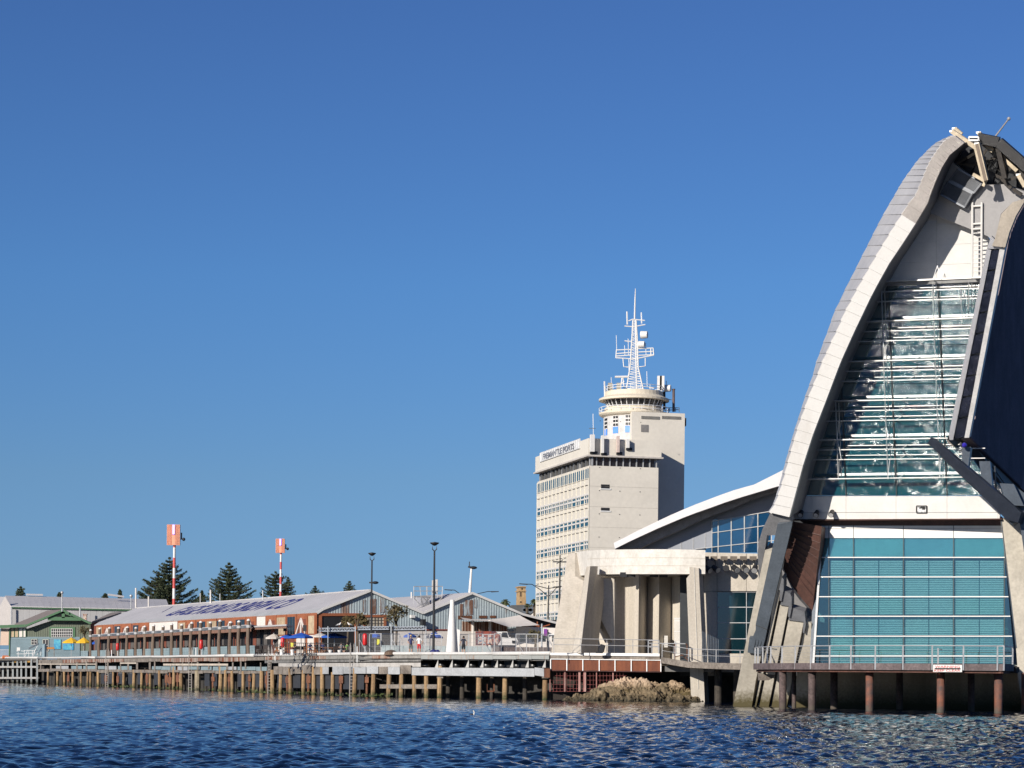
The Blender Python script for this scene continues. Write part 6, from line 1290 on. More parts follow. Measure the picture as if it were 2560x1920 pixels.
shrub(1337, 1577, 1602, 17, 228, 'leafy bush below the orange canopy struts', 24, olv, 420, 'bush')
# ================================================================ verandah with mooring piles
ver = thing('verandah', 'long low verandah with grey gutter along the brewery shed', 'verandah', WZ(420, 275, ZD))
YV = lambda px: Yw(px)+4.0 if px > 0 else Yw(px)
YP = lambda px: Yw(px)+2.2
def vb(name, x0, x1, z0, z1, near, far_, m, par, YF=YP):
    mb = MB(); a, b = WZ(x0, YF(x0)-near, z0), WZ(x1, YF(x1)-near, z0); d = V((0, near+far_, 0)); h = V((0,0,z1-z0)); mb.hexa([a, b, b+d, a+d, a+h, b+h, b+d+h, a+d+h]); return obj(name, mb, m, par)
gut = M('gutter_grey', (.17,.18,.19), .4, .4); beamt = M('beam_timber_brown', (.24,.13,.09), .8, var=.2, sc=2)
xs_ = [229,272,316,360,406,454,501,549,598,628]
for a, b in zip(xs_, xs_[1:]):
    vb('gutter', a, b-.3, 6.78, 7.08, -.45, .9, gut, ver); vb('fascia_beam', a, b-.3, 6.42, 6.76, -.5, .8, beamt, ver)
    vb('roof_panel', a, b-.3, 7.08, 7.16, -.8, 9, roofm, ver)
vb('roof_end', 628, 716, 6.85, 7.0, -2, 9, roofm, ver); vb('roof_end_beam', 628, 716, 6.6, 6.8, -2.2, 2.6, beamt, ver)
for i, x in enumerate([x for x in range(236, 690, 9)]):
    h = (i*7919) % 5; vb('bay_panel', x, x+8.4, ZD, 6.75, -6.0, 6.4, [M('curtain_grey', (.10,.09,.085), .9), redbr, M('bay_dark', (.018,.016,.016), .6), M('curtain_grey', (0,0,0)), M('bay_dark', (0,0,0))][h], ver)
for x in (250,300,350,397,440,490,535,583,612): vb('inner_post', x, x+1.6, ZD, 6.7, -4.5, 4.7, redbr, ver)
pileb = M('mooring_timber', (.185,.135,.10), .9, sc=2, col2=(.10,.07,.055), streak=True, bump=.4)
posts = [226.6,248.5,272.4,295.6,316.8,340,360.6,382.4,406.3,429.5,454,477,501,525,548.7,574,597.8,621.7]
rp_ = random.Random(9); proto = None
for i, x in enumerate(posts):
    zt = 7.75+rp_.uniform(-.15, .15)-(i*.01); Y = YP(x); b = WZ(x, Y, ZD)
    lab = 'brown timber mooring pile with white cap, %s' % ('leftmost, near the yellow umbrellas', 'second from the left end', 'third, beside the first ladder', 'fourth, behind the first red housing', 'fifth from the left end', 'sixth from the left end', 'seventh from the left end', 'eighth, below the white wall panel', 'ninth, below the white wall panel', 'ninth from the right end', 'eighth from the right end', 'seventh, beside the middle ladder', 'sixth, behind the middle red housing', 'fifth from the right end', 'fourth from the right end', 'third from the right end', 'second from the right end', 'rightmost, at the verandah end')[i]
    t = thing('mooring_pile', lab, 'pile', b, 'white capped mooring piles along the verandah')
    w1_, w2_ = V((rp_.uniform(-.1,.1), 0, 0)), V((rp_.uniform(-.06,.1), 0, 0)); mb = MB(); mb.tube([b, b+V((0,0,(zt-ZD)*.4))+w1_, b+V((0,0,zt-ZD))+w2_], [.24,.21,.19], 9); obj('shaft', mb, pileb, t)
    mb = MB(); top = b+V((0,0,zt-ZD))+w2_; mb.lathe(top, [(.2,-.05),(.2,.0),(.15,.1),(.001,.18)], 10); obj('cap', mb, white, t)
    mb = MB(); q = b+V((0,0,6.95-ZD))+w2_*.8; mb.tube([q-V((0,0,.14)), q+V((0,0,.14))], .27, 10); obj('band', mb, galv, t)
pf_ = thing('planter_fence', 'pale blue grey boarded barrier in front of the verandah', 'fence', WZ(420, 260, ZD))
pe = [201,224,247,270,293.5,315,338,359,381,405,428,452.5,475.5,499.5,523.5,547.5,572,596,618,641]
for i, (a, b) in enumerate(zip(pe, pe[1:])):
    if i in (3,): continue
    vb('barrier_panel', a+.5, b-4.2, ZD, 4.92, -.3, .6, bluegrey, pf_); vb('barrier_gap_post', b-4.0, b-2.0, ZD, 4.8, -.5, .8, black, pf_)
    for k in range(4): vb('board', a+.5, b-4.2, ZD+.06+k*.28, ZD+.30+k*.28, -.25, .3, bluegrey, pf_)
# ================================================================ pergola
pg = thing('truss_pergola', 'aluminium truss pergola on white posts over the terrace', 'pergola', WZ(930, 222, ZD)); YE = 222
alu = M('aluminium', (.42,.45,.49), .4, .4)
def tr_(x0, x1, y0, y1, Y=YE):
    f = lambda x: (x-900)*-.012
    for y in (y0, y1): mb = MB(); mb.bar(W(x0, y+f(x0), Y), W(x1, y+f(x1), Y), .09); obj('truss_chord', mb, alu, pg)
    n = int((x1-x0)/4.2)
    for k in range(n):
        a, b = x0+(x1-x0)*k/n, x0+(x1-x0)*(k+1)/n; ya, yb = (y1, y0) if k % 2 else (y0, y1); mb = MB(); mb.bar(W(a, ya+f(a), Y), W(b, yb+f(b), Y), .05); obj('truss_web', mb, alu, pg)
tr_(799, 889, 1569.5, 1577); tr_(894, 972, 1567.5, 1574); tr_(983, 1061, 1568.5, 1575.5)
for a, b in ((799,889),(889,978),(978,1062)): mb = MB(); A, B = W(a, 1576.5, YE+3), W(b, 1575, YE+3); mb.bar(A, B, 5.5, .08); obj('pergola_roof', mb, M('pergola_slat_roof', (.10,.10,.11), .7), pg)
for x, w in ((798,1.4),(820,2.4),(888.7,2.6),(978,3.2),(1065,2.2)): mb = MB(); b = WZ(x, YE-.3, ZD); mb.tube([b, WZ(x, YE-.3, ZY(x, 1566 if w < 3 else 1561, YE))], w*YE/5700/2, 8); obj('post', mb, M('post_pale', (.40,.43,.46), .5), pg)
# ================================================================ umbrellas
def umbrella(px, py, half, drop, Y, m, lab, grp, sides=8):
    t = thing('umbrella', lab, 'umbrella', WZ(px, Y, ZD), grp); top = W(px, py, Y); r = half*Y/5700; dz = drop*Y/5700
    mb = MB(); mb.lathe(top, [(.001,0),(r*.5,-dz*.46),(r,-dz),(r*1.0,-dz-.16),(r*.97,-dz-.15)], sides, .39, .39+2*pi); obj('canopy', mb, m, t)
    mb = MB(); mb.tube([V((top.x, top.y, ZD)), top+V((0,0,.15))], .035, 6); obj('pole', mb, galv, t)
    for k in range(sides): a = .39+2*pi*k/sides; mb = MB(); mb.bar(top-V((0,0,dz*.1)), top+V((cos(a)*r*.97, sin(a)*r*.97, -dz*1.03)), .025); obj('rib', mb, steel, t)
yel, blu, crm_ = M('umbrella_yellow', (.72,.42,.02), .8, var=.05), M('umbrella_blue', (.012,.085,.42), .8, var=.06), M('umbrella_cream', (.55,.50,.45), .8, var=.05)
umbrella(178.5, 1593.5, 22, 12, 345, yel, 'left yellow umbrella before the green boat shed', 'yellow umbrellas'); umbrella(209.5, 1593.5, 19, 12, 338, yel, 'right yellow umbrella beside the first mooring pile', 'yellow umbrellas')
umbrella(241, 1601, 13, 7, 322, blu, 'small blue umbrella behind the leftmost mooring piles', 'blue umbrellas'); umbrella(260, 1600.5, 12, 7, 318, blu, 'small blue umbrella between the second and third piles', 'blue umbrellas')
umbrella(684.5, 1584, 21, 10, 238, crm_, 'cream umbrella at the end of the verandah', 'cream umbrellas'); umbrella(722, 1584.5, 22, 8, 236, blu, 'blue umbrella half behind the larger blue one', 'blue umbrellas')
umbrella(753, 1581.5, 31, 10, 226, blu, 'large blue umbrella in front of the white shed wall', 'blue umbrellas'); umbrella(801, 1582, 22, 8, 240, crm_, 'tan umbrella between the two large blue ones', 'cream umbrellas')
umbrella(836, 1582, 34, 9, 226, blu, 'large blue umbrella before the big dark opening', 'blue umbrellas'); umbrella(938, 1582, 15, 8, 232, blu, 'blue umbrella behind the fence near the yellow bin', 'blue umbrellas')
umbrella(1025, 1582, 17, 8, 232, blu, 'blue umbrella behind the two men', 'blue umbrellas'); umbrella(1086, 1579, 23, 13, 228, blu, 'broad blue umbrella right of the tallest lamp post', 'blue umbrellas')
# ================================================================ people
skin = M('skin', (.42,.25,.17), .6, var=.05); hairm = M('dark_hair', (.02,.015,.012), .7)
def cloth(n, c): return M('cloth_'+n, c, .85, var=.08)
def body(pose, mats, zsh=(.90, 1.42), shorts=.50, sleeve=.33, s=1.0, nm='person'):
    """one continuous skinned body; pose = dict of joints; material by region"""
    J = {'pelvis':(0,0,.95,.14),'waist':(0,0,1.10,.125),'chest':(0,0,1.30,.15),'neckb':(0,0,1.46,.075),'neck':(0,0,1.53,.055),'head':(0,-.015,1.63,.088),'crown':(0,-.01,1.72,.07),
         'shl':(.17,0,1.42,.065),'ell':(.24,.02,1.15,.043),'wrl':(.25,-.05,.92,.03),'hal':(.25,-.07,.83,.034),'shr':(-.17,0,1.42,.065),'elr':(-.24,.02,1.15,.043),'wrr':(-.25,-.05,.92,.03),'har':(-.25,-.07,.83,.034),
         'hil':(.09,0,.90,.105),'knl':(.10,-.02,.50,.062),'anl':(.10,.02,.10,.042),'tol':(.11,-.15,.04,.04),'hir':(-.09,0,.90,.105),'knr':(-.10,-.02,.50,.062),'anr':(-.10,.02,.10,.042),'tor':(-.11,-.15,.04,.04)}
    for k, v in pose.items(): J[k] = tuple(v)+(J[k][3],)
    names = list(J); E = [('pelvis','waist'),('waist','chest'),('chest','neckb'),('neckb','neck'),('neck','head'),('head','crown'),('neckb','shl'),('shl','ell'),('ell','wrl'),('wrl','hal'),('neckb','shr'),('shr','elr'),('elr','wrr'),('wrr','har'),('pelvis','hil'),('hil','knl'),('knl','anl'),('anl','tol'),('pelvis','hir'),('hir','knr'),('knr','anr'),('anr','tor')]
    me = bpy.data.meshes.new('sk'); me.from_pydata([J[n][:3] for n in names], [(names.index(a), names.index(b)) for a, b in E], [])
    o = bpy.data.objects.new('sk', me); COL.objects.link(o); md = o.modifiers.new('s', 'SKIN'); md.use_smooth_shade = True
    for i, n in enumerate(names): me.skin_vertices[0].data[i].radius = (J[n][3], J[n][3]*.8 if n in ('chest','waist','pelvis') else J[n][3]); me.skin_vertices[0].data[i].use_root = (n == 'pelvis')
    sb_ = o.modifiers.new('b', 'SUBSURF'); sb_.levels = 1; sb_.render_levels = 1
    dg = bpy.context.evaluated_depsgraph_get(); dg.update(); out = bpy.data.meshes.new_from_object(o.evaluated_get(dg)); bpy.data.objects.remove(o)
    out.materials.clear()
    for m in mats: out.materials.append(m)       # 0 skin, 1 shirt, 2 shorts
    segs = {n: V(J[n][:3]) for n in names}
    def near(p):
        best = None
        for a, b in E:
            A, B = segs[a], segs[b]; t = max(0, min(1, (p-A).dot(B-A)/max(1e-6, (B-A).length_squared))); d = (p-(A+(B-A)*t)).length-(J[a][3]*(1-t)+J[b][3]*t)
            if best is None or d < best[0]: best = (d, a, b, t)
        return best
    for f in out.polygons:
        _, a, b, t = near(f.center); mi = 0
        if b in ('waist','chest') or (b == 'neckb') or b in ('shl','shr') or (b in ('ell','elr') and t < .62): mi = 1
        if b in ('hil','hir') or (b in ('knl','knr') and t < .85) or (b == 'waist' and t < .25): mi = 2
        if b in ('tol','tor'): mi = 2
        f.material_index = mi
    return out
def person(pose, mats, loc, rz, lab, hat=None, grp=None, seat=False):
    t = thing('person', lab, 'person', loc, grp); t.rotation_euler = (0, 0, rz); me = body(pose, mats); o = bpy.data.objects.new('body', me); COL.objects.link(o); o.parent = t; KIDS.setdefault(t.name, []).append(o); OFF[o.name] = V(loc); OFF[t.name] = V((0,0,0))
    hd = V(pose.get('head', (0,-.015,1.63))); cr = V(pose.get('crown', (0,-.01,1.72)))
    mb = MB()
    if hat == 'straw': mb.lathe(hd+V((0,0,.05)), [(.22,0),(.11,.02),(.10,.12),(.001,.15)], 14); obj('straw_hat', mb, M('straw', (.50,.36,.17), .8), t)
    else: mb.lathe(hd+V((0,.02,.0)), [(.093,-.05),(.105,.02),(.09,.09),(.05,.13),(.001,.14)], 12); obj('cap' if hat == 'cap' else 'hair', mb, hairm if hat != 'white' else white, t)
    f_ = MB()
    for s_ in (-1, 1): f_.ball(hd+V((s_*.034, -.088, .01)), .012, 5)
    f_.ball(hd+V((0,-.103,-.02)), .016, 5); obj('face', f_, M('face_dark', (.10,.05,.04), .6), t)
    return t
def at_(px, Y): return WZ(px, Y, ZD)
person({'hal':(.10,-.26,1.05),'wrl':(.17,-.22,1.05),'har':(-.10,-.26,1.05),'wrr':(-.17,-.22,1.05),'ell':(.27,-.02,1.14),'elr':(-.27,-.02,1.14)}, [skin, M('navy_print_shirt', (.025,.035,.12), .85, sc=9, col2=(.35,.30,.35), thr=(.36,.40)), cloth('grey', (.13,.13,.12))], at_(1026.5, 204.5), .2, 'man in straw hat, navy patterned shirt and grey shorts on the quay', 'straw')
person({'hal':(.18,-.12,.98),'wrl':(.24,-.10,1.02),'ell':(.34,.0,1.18),'knl':(.12,-.03,.5)}, [skin, cloth('white', (.72,.71,.70)), cloth('red', (.50,.02,.025))], at_(1047.5, 203.5), -.15, 'man in black cap, white t-shirt and bright red shorts on the quay', 'cap')
person({'hal':(.32,-.18,.88),'wrl':(.33,-.10,.95),'ell':(.30,.02,1.17),'elr':(-.30,.02,1.18),'anr':(-.08,.12,.12)}, [skin, cloth('navy', (.018,.022,.045)), cloth('black', (.012,.012,.016))], at_(1158.5, 204), pi+.2, 'person in dark navy t-shirt and black shorts seen from behind right of the cone', 'hair')
sit = {'pelvis':(0,0,.55),'waist':(0,-.01,.70),'chest':(0,-.02,.90),'neckb':(0,-.02,1.06),'neck':(0,-.03,1.12),'head':(0,-.05,1.22),'crown':(0,-.045,1.31),'shl':(.17,-.02,1.02),'ell':(.24,-.10,.80),'wrl':(.15,-.30,.80),'hal':(.12,-.37,.80),'shr':(-.17,-.02,1.02),'elr':(-.24,-.10,.80),'wrr':(-.15,-.30,.80),'har':(-.12,-.37,.80),'hil':(.10,-.05,.52),'knl':(.13,-.45,.52),'anl':(.13,-.45,.10),'tol':(.13,-.6,.04),'hir':(-.10,-.05,.52),'knr':(-.13,-.45,.52),'anr':(-.13,-.45,.10),'tor':(-.13,-.6,.04)}
tops = [('pale', (.6,.55,.52)), ('navyb', (.03,.05,.16)), ('dark', (.03,.03,.035)), ('pinkish', (.5,.22,.18)), ('whiteb', (.68,.66,.64)), ('green', (.10,.22,.06)), ('greyb', (.2,.2,.21))]
protos = {}
seats = [(318,0,'left of a group under the verandah'),(333,3,'behind the fourth barrier panel'),(352,2,'at a verandah table left of the yellow shirt'),(378,4,'pale top at a verandah table'),(399,1,'large figure in blue under the verandah'),(411,4,'pale top right of the man in blue'),(418,0,'pale top beside a brown chair'),(461,3,'seated beside the eleventh pile'),(469,0,'pale top next to the pinkish one'),(487,4,'in white left of the red housing'),(511,0,'pale top right of the red housing'),(533,2,'dark haired in a striped top'),(556,3,'pinkish top at the verandah'),(561,0,'pale top leaning forward'),(613,4,'near the last pile'),
 (738,2,'in black at the terrace left of the yellow sign'),(775,1,'in blue with a white cap at the picnic table'),(791,2,'in dark clothes at the picnic table'),(807,1,'in navy right of the picnic table'),(853,6,'in grey under the large blue umbrella'),(868,5,'in green beside the grey one')]
for px, k, lab in seats:
    Y = (YP(px)+3.6) if px < 640 else 222+(px % 3)
    loc = WZ(px, Y, ZD); rz = ((px*37) % 100)/100*2.4-1.2; full = 'diner %s' % lab
    if px == 775 or k not in protos:
        t = person(sit, [skin, cloth(*tops[k]), cloth('jeans', (.05,.06,.09))], loc, rz, full, 'white' if px == 775 else 'hair', 'diners seated on the terrace'); protos.setdefault(k, t)
    else: dup(protos[k], loc=loc, rz=rz, label=full)
# ================================================================ things on the quay
def housing(px, y0, y1, lab):
    Y = Yw(px)+.9; t = thing('lifebuoy_housing', lab, 'lifebuoy housing', WZ(px, Y, ZD), 'red lifebuoy housings along the kerb'); z0, z1 = ZY(px, y1, Y), ZY(px, y0, Y); r = .21; c = WZ(px, Y, 0); c.z = 0
    mb = MB(); mb.tube([V((c.x,c.y,z0)), V((c.x,c.y,z0+.12)), V((c.x,c.y,z1-.12)), V((c.x,c.y,z1))], [r*.6,r,r,r*.6], 12); obj('case', mb, red, t, smooth=True)
    mb = MB(); mb.bar(V((c.x,c.y-r,z0+.1)), V((c.x,c.y-r,z1-.1)), .04); obj('seam', mb, M('seam_red', (.40,.015,.015), .5), t); mb = MB(); mb.bar(V((c.x,c.y+.1,ZD)), V((c.x,c.y+.1,z0+.3)), .09); obj('stand', mb, galv, t)
housing(293, 1608, 1626, 'red lifebuoy housing before the fourth pile on the left'); housing(502, 1599.5, 1622.5, 'red lifebuoy housing before the middle piles'); housing(705.5, 1594, 1619, 'red lifebuoy housing below the cream umbrella'); housing(911, 1584, 1613.5, 'red lifebuoy housing left of the slim lamp post')
def ladder(px, yt, w, lab):
    Y = Yw(px)-.55; t = thing('quay_ladder', lab, 'ladder', WZ(px, Y, 0), 'hooped ladders down the wharf'); zt = ZY(px, yt, Y); m = M('ladder_metal', (.36,.33,.30), .6, .3)
    for s_ in (-w/2, w/2):
        a = WZ(px+s_, Y, -.3); mb = MB(); pts_ = [a, V((a.x,a.y,zt-.35)), V((a.x,a.y+.12,zt-.1)), V((a.x,a.y+.4,zt)), V((a.x,a.y+.75,zt-.12)), V((a.x,a.y+.85,zt-.4)), V((a.x,a.y+.85,ZD))]; mb.tube(pts_, .045, 6, True); obj('stile', mb, m, t)
    z = 0
    while z < ZD: mb = MB(); mb.bar(WZ(px-w/2, Y, z), WZ(px+w/2, Y, z), .04); obj('rung', mb, m, t); z += .3
ladder(267, 1622, 6, 'ladder with curved handrails at the third pile'); ladder(475, 1618, 7, 'ladder with curved handrails near the middle of the wharf'); ladder(673.5, 1614, 8, 'ladder with curved handrails below the cream umbrella'); ladder(879, 1608, 9.5, 'tallest hooped ladder beside the pergola')
for px, y0, y1 in ((279,1625,1640),(490,1620,1642),(688,1621,1651),(893,1616,1656)):
    mb = MB(); Y = Yw(px)-.35; mb.tube([W(px, y1, Y), W(px, y0, Y)], 1.3*Y/5700, 8); tag(obj('depth_marker', mb, whitem), 'white marker board beside the ladder %s' % ('at the third pile' if px < 300 else 'near mid wharf' if px < 500 else 'below the cream umbrella' if px < 700 else 'beside the pergola'), 'marker', 'white markers beside the ladders')
cn = thing('white_cone', 'tall white tapering cone with a flat fin on the quay', 'sculpture', at_(1128, 205)); c = at_(1128, 205); zt = ZY(1131, 1499.6, 205); K_ = 205/5700
mb = MB(); mb.tube([V((c.x, c.y, ZD)), V((WZ(1131,205,zt).x, c.y, zt))], [14.2*K_, 5.0*K_], 28); obj('cone', mb, M('sculpture_white', (.70,.69,.67), .6, var=.06, sc=.8), cn, smooth=False)
q = [W(*p, 205) for p in a4((126,975),(180,992),(174,1200),(152,1200))]; mb = MB(); mb.poly(q, [p+V((0,.15,0)) for p in q]); obj('fin', mb, M('sculpture_white', (0,0,0)), cn)
mb = MB(); q = c+V((.2,-.5,0)); mb.ball(q+V((0,0,.15)), .22, 6, .8); obj('base_bolt', mb, galv, cn)
# temporary fencing
ft = thing('temporary_fence', 'galvanised temporary fence panels across the quay', 'fence', at_(1150, 210)); gq_ = random.Random(3)
fx = [898,925,953,980,1000,1021,1046,1062,1075,1105]+[1150,1172,1207,1236,1254,1290,1317,1345,1372,1392]
for i, (a, b) in enumerate(zip(fx, fx[1:])):
    if a == 1105: continue
    Ya, Yb = 211+gq_.uniform(-1, 1.5), 211+gq_.uniform(-1, 1.5); yt = 1585+gq_.uniform(-1, 1); A0, B0, A1, B1 = WZ(a, Ya, ZD+.05), WZ(b-1, Yb, ZD+.05), W(a, yt, Ya), W(b-1, yt, Yb)
    for p, q in ((A0,A1),(B0,B1),(A1,B1),(A0,B0)): mb = MB(); mb.bar(p, q, .06); obj('fence_frame', mb, galv, ft)
    mb = MB()
    for k in range(1, 12): mb.bar(A0.lerp(B0, k/12), A1.lerp(B1, k/12), .012)
    for k in range(1, 5): mb.bar(A0.lerp(A1, k/5), B0.lerp(B1, k/5), .014)
    obj('wire_mesh', mb, galv, ft, kind='stuff')
    if i % 3 == 0: mb = MB(); mb.bar(A0.lerp(A1, .75), A0+V((.9,-1.3,0)), .05); obj('fence_stay', mb, galv, ft)
    mb = MB(); mb.box(A0.x-.3, A0.x+.3, A0.y-.12, A0.y+.12, ZD, ZD+.14); obj('fence_foot', mb, concpale, ft)
lw = thing('pale_barrier', 'row of pale blue grey boxes behind the temporary fence', 'barrier', at_(1100, 216)); m1, m2 = M('barrier_pale', (.34,.40,.41), .7, var=.1), M('barrier_brown', (.12,.09,.085), .8, var=.2)
for i in range(24): x = 952+i*11.5; mb = MB(); a, b = WZ(x+.4, 216, ZD), WZ(x+11, 216, ZD); mb.box(a.x, b.x, 216, 216.6, ZD, ZD+(1.0 if x < 1112 else 1.0)); obj('barrier_panel', mb, m1, lw)
lb = thing('brown_barrier', 'dark brown planked barrier on the right half of the fence', 'barrier', at_(1310, 216))
for i in range(14): x = 1231+i*11.5; mb = MB(); a, b = WZ(x+.4, 216, ZD), WZ(x+11.2, 216, ZD); mb.box(a.x, b.x, 216, 216.5, ZD, ZD+.98); obj('barrier_panel', mb, m2, lb)
# mural wall, booth
mu = thing('mural_wall', 'dark red mural wall with arched painted shapes below the screens', 'wall', at_(1220, 224)); P_m = PL(WZ(1220, 224, 5), 0, 0)
pprism('wall', P_m, d6((375,720),(375,500),(700,500),(760,560),(785,620),(785,720)), -.3, 0, M('mural_red', (.24,.05,.03), .8, sc=1.6, col2=(.07,.035,.05), thr=(.42,.55)), mu)
for q in (((415,700),(430,590),(480,570),(540,600),(540,700)),((560,700),(580,560),(620,540),(640,700)),((660,700),(690,620),(730,600),(735,700))): pprism('painted_arch', P_m, d6(*q), 0, .05, M('mural_mix', (.45,.30,.24), .8, sc=4, col2=(.05,.09,.16), thr=(.42,.52)), mu)
for q in (((410,600),(545,600)),((410,640),(545,640)),((420,560),(420,700)),((500,560),(500,700)),((580,560),(580,700))): mb = MB(); A, B = d6(*q); mb.bar(W(*A, 222.5), W(*B, 222.5), .08); obj('scaffold_tube', mb, galv, mu)
bo = thing('white_cabin_boat', 'white streamlined boat cabin with dark slanted windows behind the fence', 'boat', at_(1275, 220)); P_b = PL(WZ(1275, 220, 5), 0, 0); wbt = M('boat_white', (.62,.60,.58), .4, var=.04)
pprism('cabin', P_b, d6((735,720),(780,640),(770,560),(700,505),(880,505),(910,590),(1030,610),(1055,660),(1030,715),(1010,720)), -3, 0, wbt, bo)
for q in (((795,590),(800,515),(870,515),(895,600)),((935,600),(935,540),(1005,535),(1015,600)),((960,690),(955,645),(1030,650),(1045,670),(1025,695))): pprism('window', P_b, d6(*q), 0, .06, black, bo)
pprism('roof_fin', P_b, d6((985,540),(990,450),(1010,455),(1025,540)), -.6, -.1, black, bo)
bn = thing('purple_banner', 'purple and magenta hanging banner beside a steel pole', 'banner', at_(1372, 226)); P_n = PL(WZ(1372, 226, 7), 0, 0)
pprism('cloth', P_n, d6((1445,560),(1447,460),(1520,460),(1517,572),(1470,565)), -.04, 0, M('banner_print', (.32,.02,.20), .7, sc=1.5, col2=(.10,.06,.34)), bn); pprism('white_edge', P_n, d6((1445,560),(1447,460),(1465,460),(1463,562)), 0, .03, whitem, bn)
mb = MB(); A, B = d6((1432,610),(1434,378)); mb.tube([WZ(A[0], 224, ZD), W(*B, 224)], 1.9*224/5700, 10); tag(obj('steel_pole', mb, M('post_pale', (0,0,0))), 'thick pale steel pole left of the purple banner', 'pole')
mb = MB(); A, B = d6((1523,850),(1525,470)); mb.tube([WZ(A[0], 229, ZD), W(*B, 229)], 2.2*229/5700, 8); tag(obj('dark_pole', mb, black), 'thick dark pole right of the purple banner', 'pole')
# terrace furniture
for i, (px, lab) in enumerate(((783, 'timber picnic table left of the white barrels'), (811, 'timber picnic table nearest the dark opening'), (712, 'timber picnic table below the cream umbrella'))):
    Y = 219.5; t = thing('picnic_table', lab, 'picnic table', at_(px, Y), 'picnic tables on the terrace'); c = at_(px, Y); om = M('table_timber', (.34,.14,.06), .8, var=.2)
    for k in range(4): mb = MB(); mb.box(c.x-.9, c.x+.9, c.y-.38+k*.19, c.y-.22+k*.19, ZD+.72, ZD+.76); obj('top_plank', mb, om, t)
    for s_ in (-1, 1):
        mb = MB(); mb.box(c.x-.9, c.x+.9, c.y+s_*.75-.12, c.y+s_*.75+.12, ZD+.43, ZD+.47); obj('bench_seat', mb, om, t)
        for u_ in (-1, 1): mb = MB(); mb.bar(c+V((s_*.8, 0, .72)), c+V((s_*.8+u_*.25, 0, 0)), .09); obj('leg', mb, om, t)
bm0 = None
for px, lab in ((731, 'white barrel stool left of the man in black'), (826, 'white barrel stool under the big blue umbrella, left one'), (849, 'white barrel stool under the big blue umbrella, right one'), (704, 'white barrel stool near the red housing')):
    if bm0 is None:
        c = at_(px, 216); mb = MB(); mb.lathe(c, [(.001,0),(.2,0),(.15,.22),(.2,.44),(.21,.5),(.001,.52)], 12); bm0 = tag(obj('barrel_stool', mb, white, base=c), lab, 'stool', 'white barrel stools')
    else: dup(bm0, loc=at_(px, 216), label=lab)
yb_ = thing('yellow_sign_board', 'yellow sheet hung on the black railing of the terrace', 'sign', at_(730, 217)); mb = MB(); q = [W(*p, 217) for p in d4((428,750),(425,680),(468,685),(465,745))]; mb.poly(q, [p+V((0,.05,0)) for p in q]); obj('sheet', mb, M('sheet_yellow', (.62,.60,.08), .7), yb_)
y2_ = thing('yellow_bin', 'yellow folded panel on the fence beside the slim lamp post', 'sign', at_(945, 210)); mb = MB(); q = [W(*p, 209.6) for p in d5((395,710),(400,625),(440,630),(438,690),(415,715))]; mb.poly(q, [p+V((0,.2,0)) for p in q]); obj('panel', mb, M('sheet_yellow', (0,0,0)), y2_)
trl = thing('terrace_railing', 'black steel railing with thin bars along the terrace', 'railing', at_(740, 218)); 
for x0, x1, Y in ((641,700,YP(660)),(700,860,217.5)):
    for z in (ZD+.1, ZD+1.15): mb = MB(); mb.bar(WZ(x0, Y, z), WZ(x1, Y-(2 if x0 == 641 else 0), z), .06); obj('rail', mb, black, trl)
    n = int((x1-x0)/5.2)
    for k in range(n+1): mb = MB(); x = x0+(x1-x0)*k/n; Yk = Y-(2*k/n if x0 == 641 else 0); mb.bar(WZ(x, Yk, ZD), WZ(x, Yk, ZD+1.15), .045); obj('bar', mb, black, trl)
for px, lab in ((714,'left loudspeaker above the cream umbrella'),(763,'right loudspeaker before the white brace')):
    t = thing('pole_speaker', 'black '+lab, 'speaker', at_(px, 240), 'black terrace loudspeakers'); mb = MB(); c = W(px, 1571, 240); mb.box(c.x-.13-.1, c.x+.13, c.y-.2, c.y+.2, c.z-.3, c.z+.35); obj('cabinet', mb, black, t); mb = MB(); mb.bar(V((c.x, c.y, ZD)), c, .08); obj('stand', mb, black, t)
ch0 = None; rc = random.Random(12)
for i in range(22):
    px = [646,652,663,671,696,744,760,766,797,803,818,833,842,858,872,884,956,968,989,1003,1012,1038][i]; Y = 219+rc.uniform(-2, 5)
    lab = 'dark cafe chair %s' % ['by the verandah end, first','by the verandah end, second','left of the cream umbrella pole','under the cream umbrella','right of the cream umbrella pole','right of the yellow sheet','left under the large blue umbrella','right under the large blue umbrella','between the two picnic tables','behind the second picnic table','right of the second picnic table','under the right blue umbrella','between the white stools','left of the tall hooped ladder','behind the tall hooped ladder','left of the pergola post','behind the yellow folded panel','right of the yellow folded panel','beside the thick pergola post','left of the man in the straw hat','just behind the man in the straw hat','between the two men'][i]
    if ch0 is None:
        ch0 = thing('cafe_chair', lab, 'chair', (0,0,0), 'dark cafe chairs on the terrace'); cm = M('chair_dark', (.05,.035,.03), .6)
        mb = MB(); mb.box(-.22,.22,-.22,.22,.43,.47); obj('seat', mb, cm, ch0); mb = MB(); mb.box(-.22,.22,.19,.23,.55,.90); obj('backrest', mb, cm, ch0)
        for a in (-.2,.2):
            for b in (-.2,.2): mb = MB(); mb.bar((a,b,0),(a,b,.43 if b < 0 else .56),.035); obj('leg', mb, cm, ch0)
        ch0.location = at_(px, Y); ch0.rotation_euler = (0,0,.6)
    else: dup(ch0, loc=at_(px, Y), rz=rc.uniform(0, 6.28), label=lab)
bb_ = thing('blue_bags', 'heap of dark blue bags at the foot of the tallest lamp post', 'bags', at_(1087, 203.5)); r5 = random.Random(8)
for k in range(4): mb = MB(); c = at_(1080+k*4.6, 203.3); mb.ball(c+V((0,0,.22)), .19+r5.random()*.07, 7, 1.2); obj('bag', mb, M('bag_blue', (.012,.018,.14), .6), bb_, smooth=True)
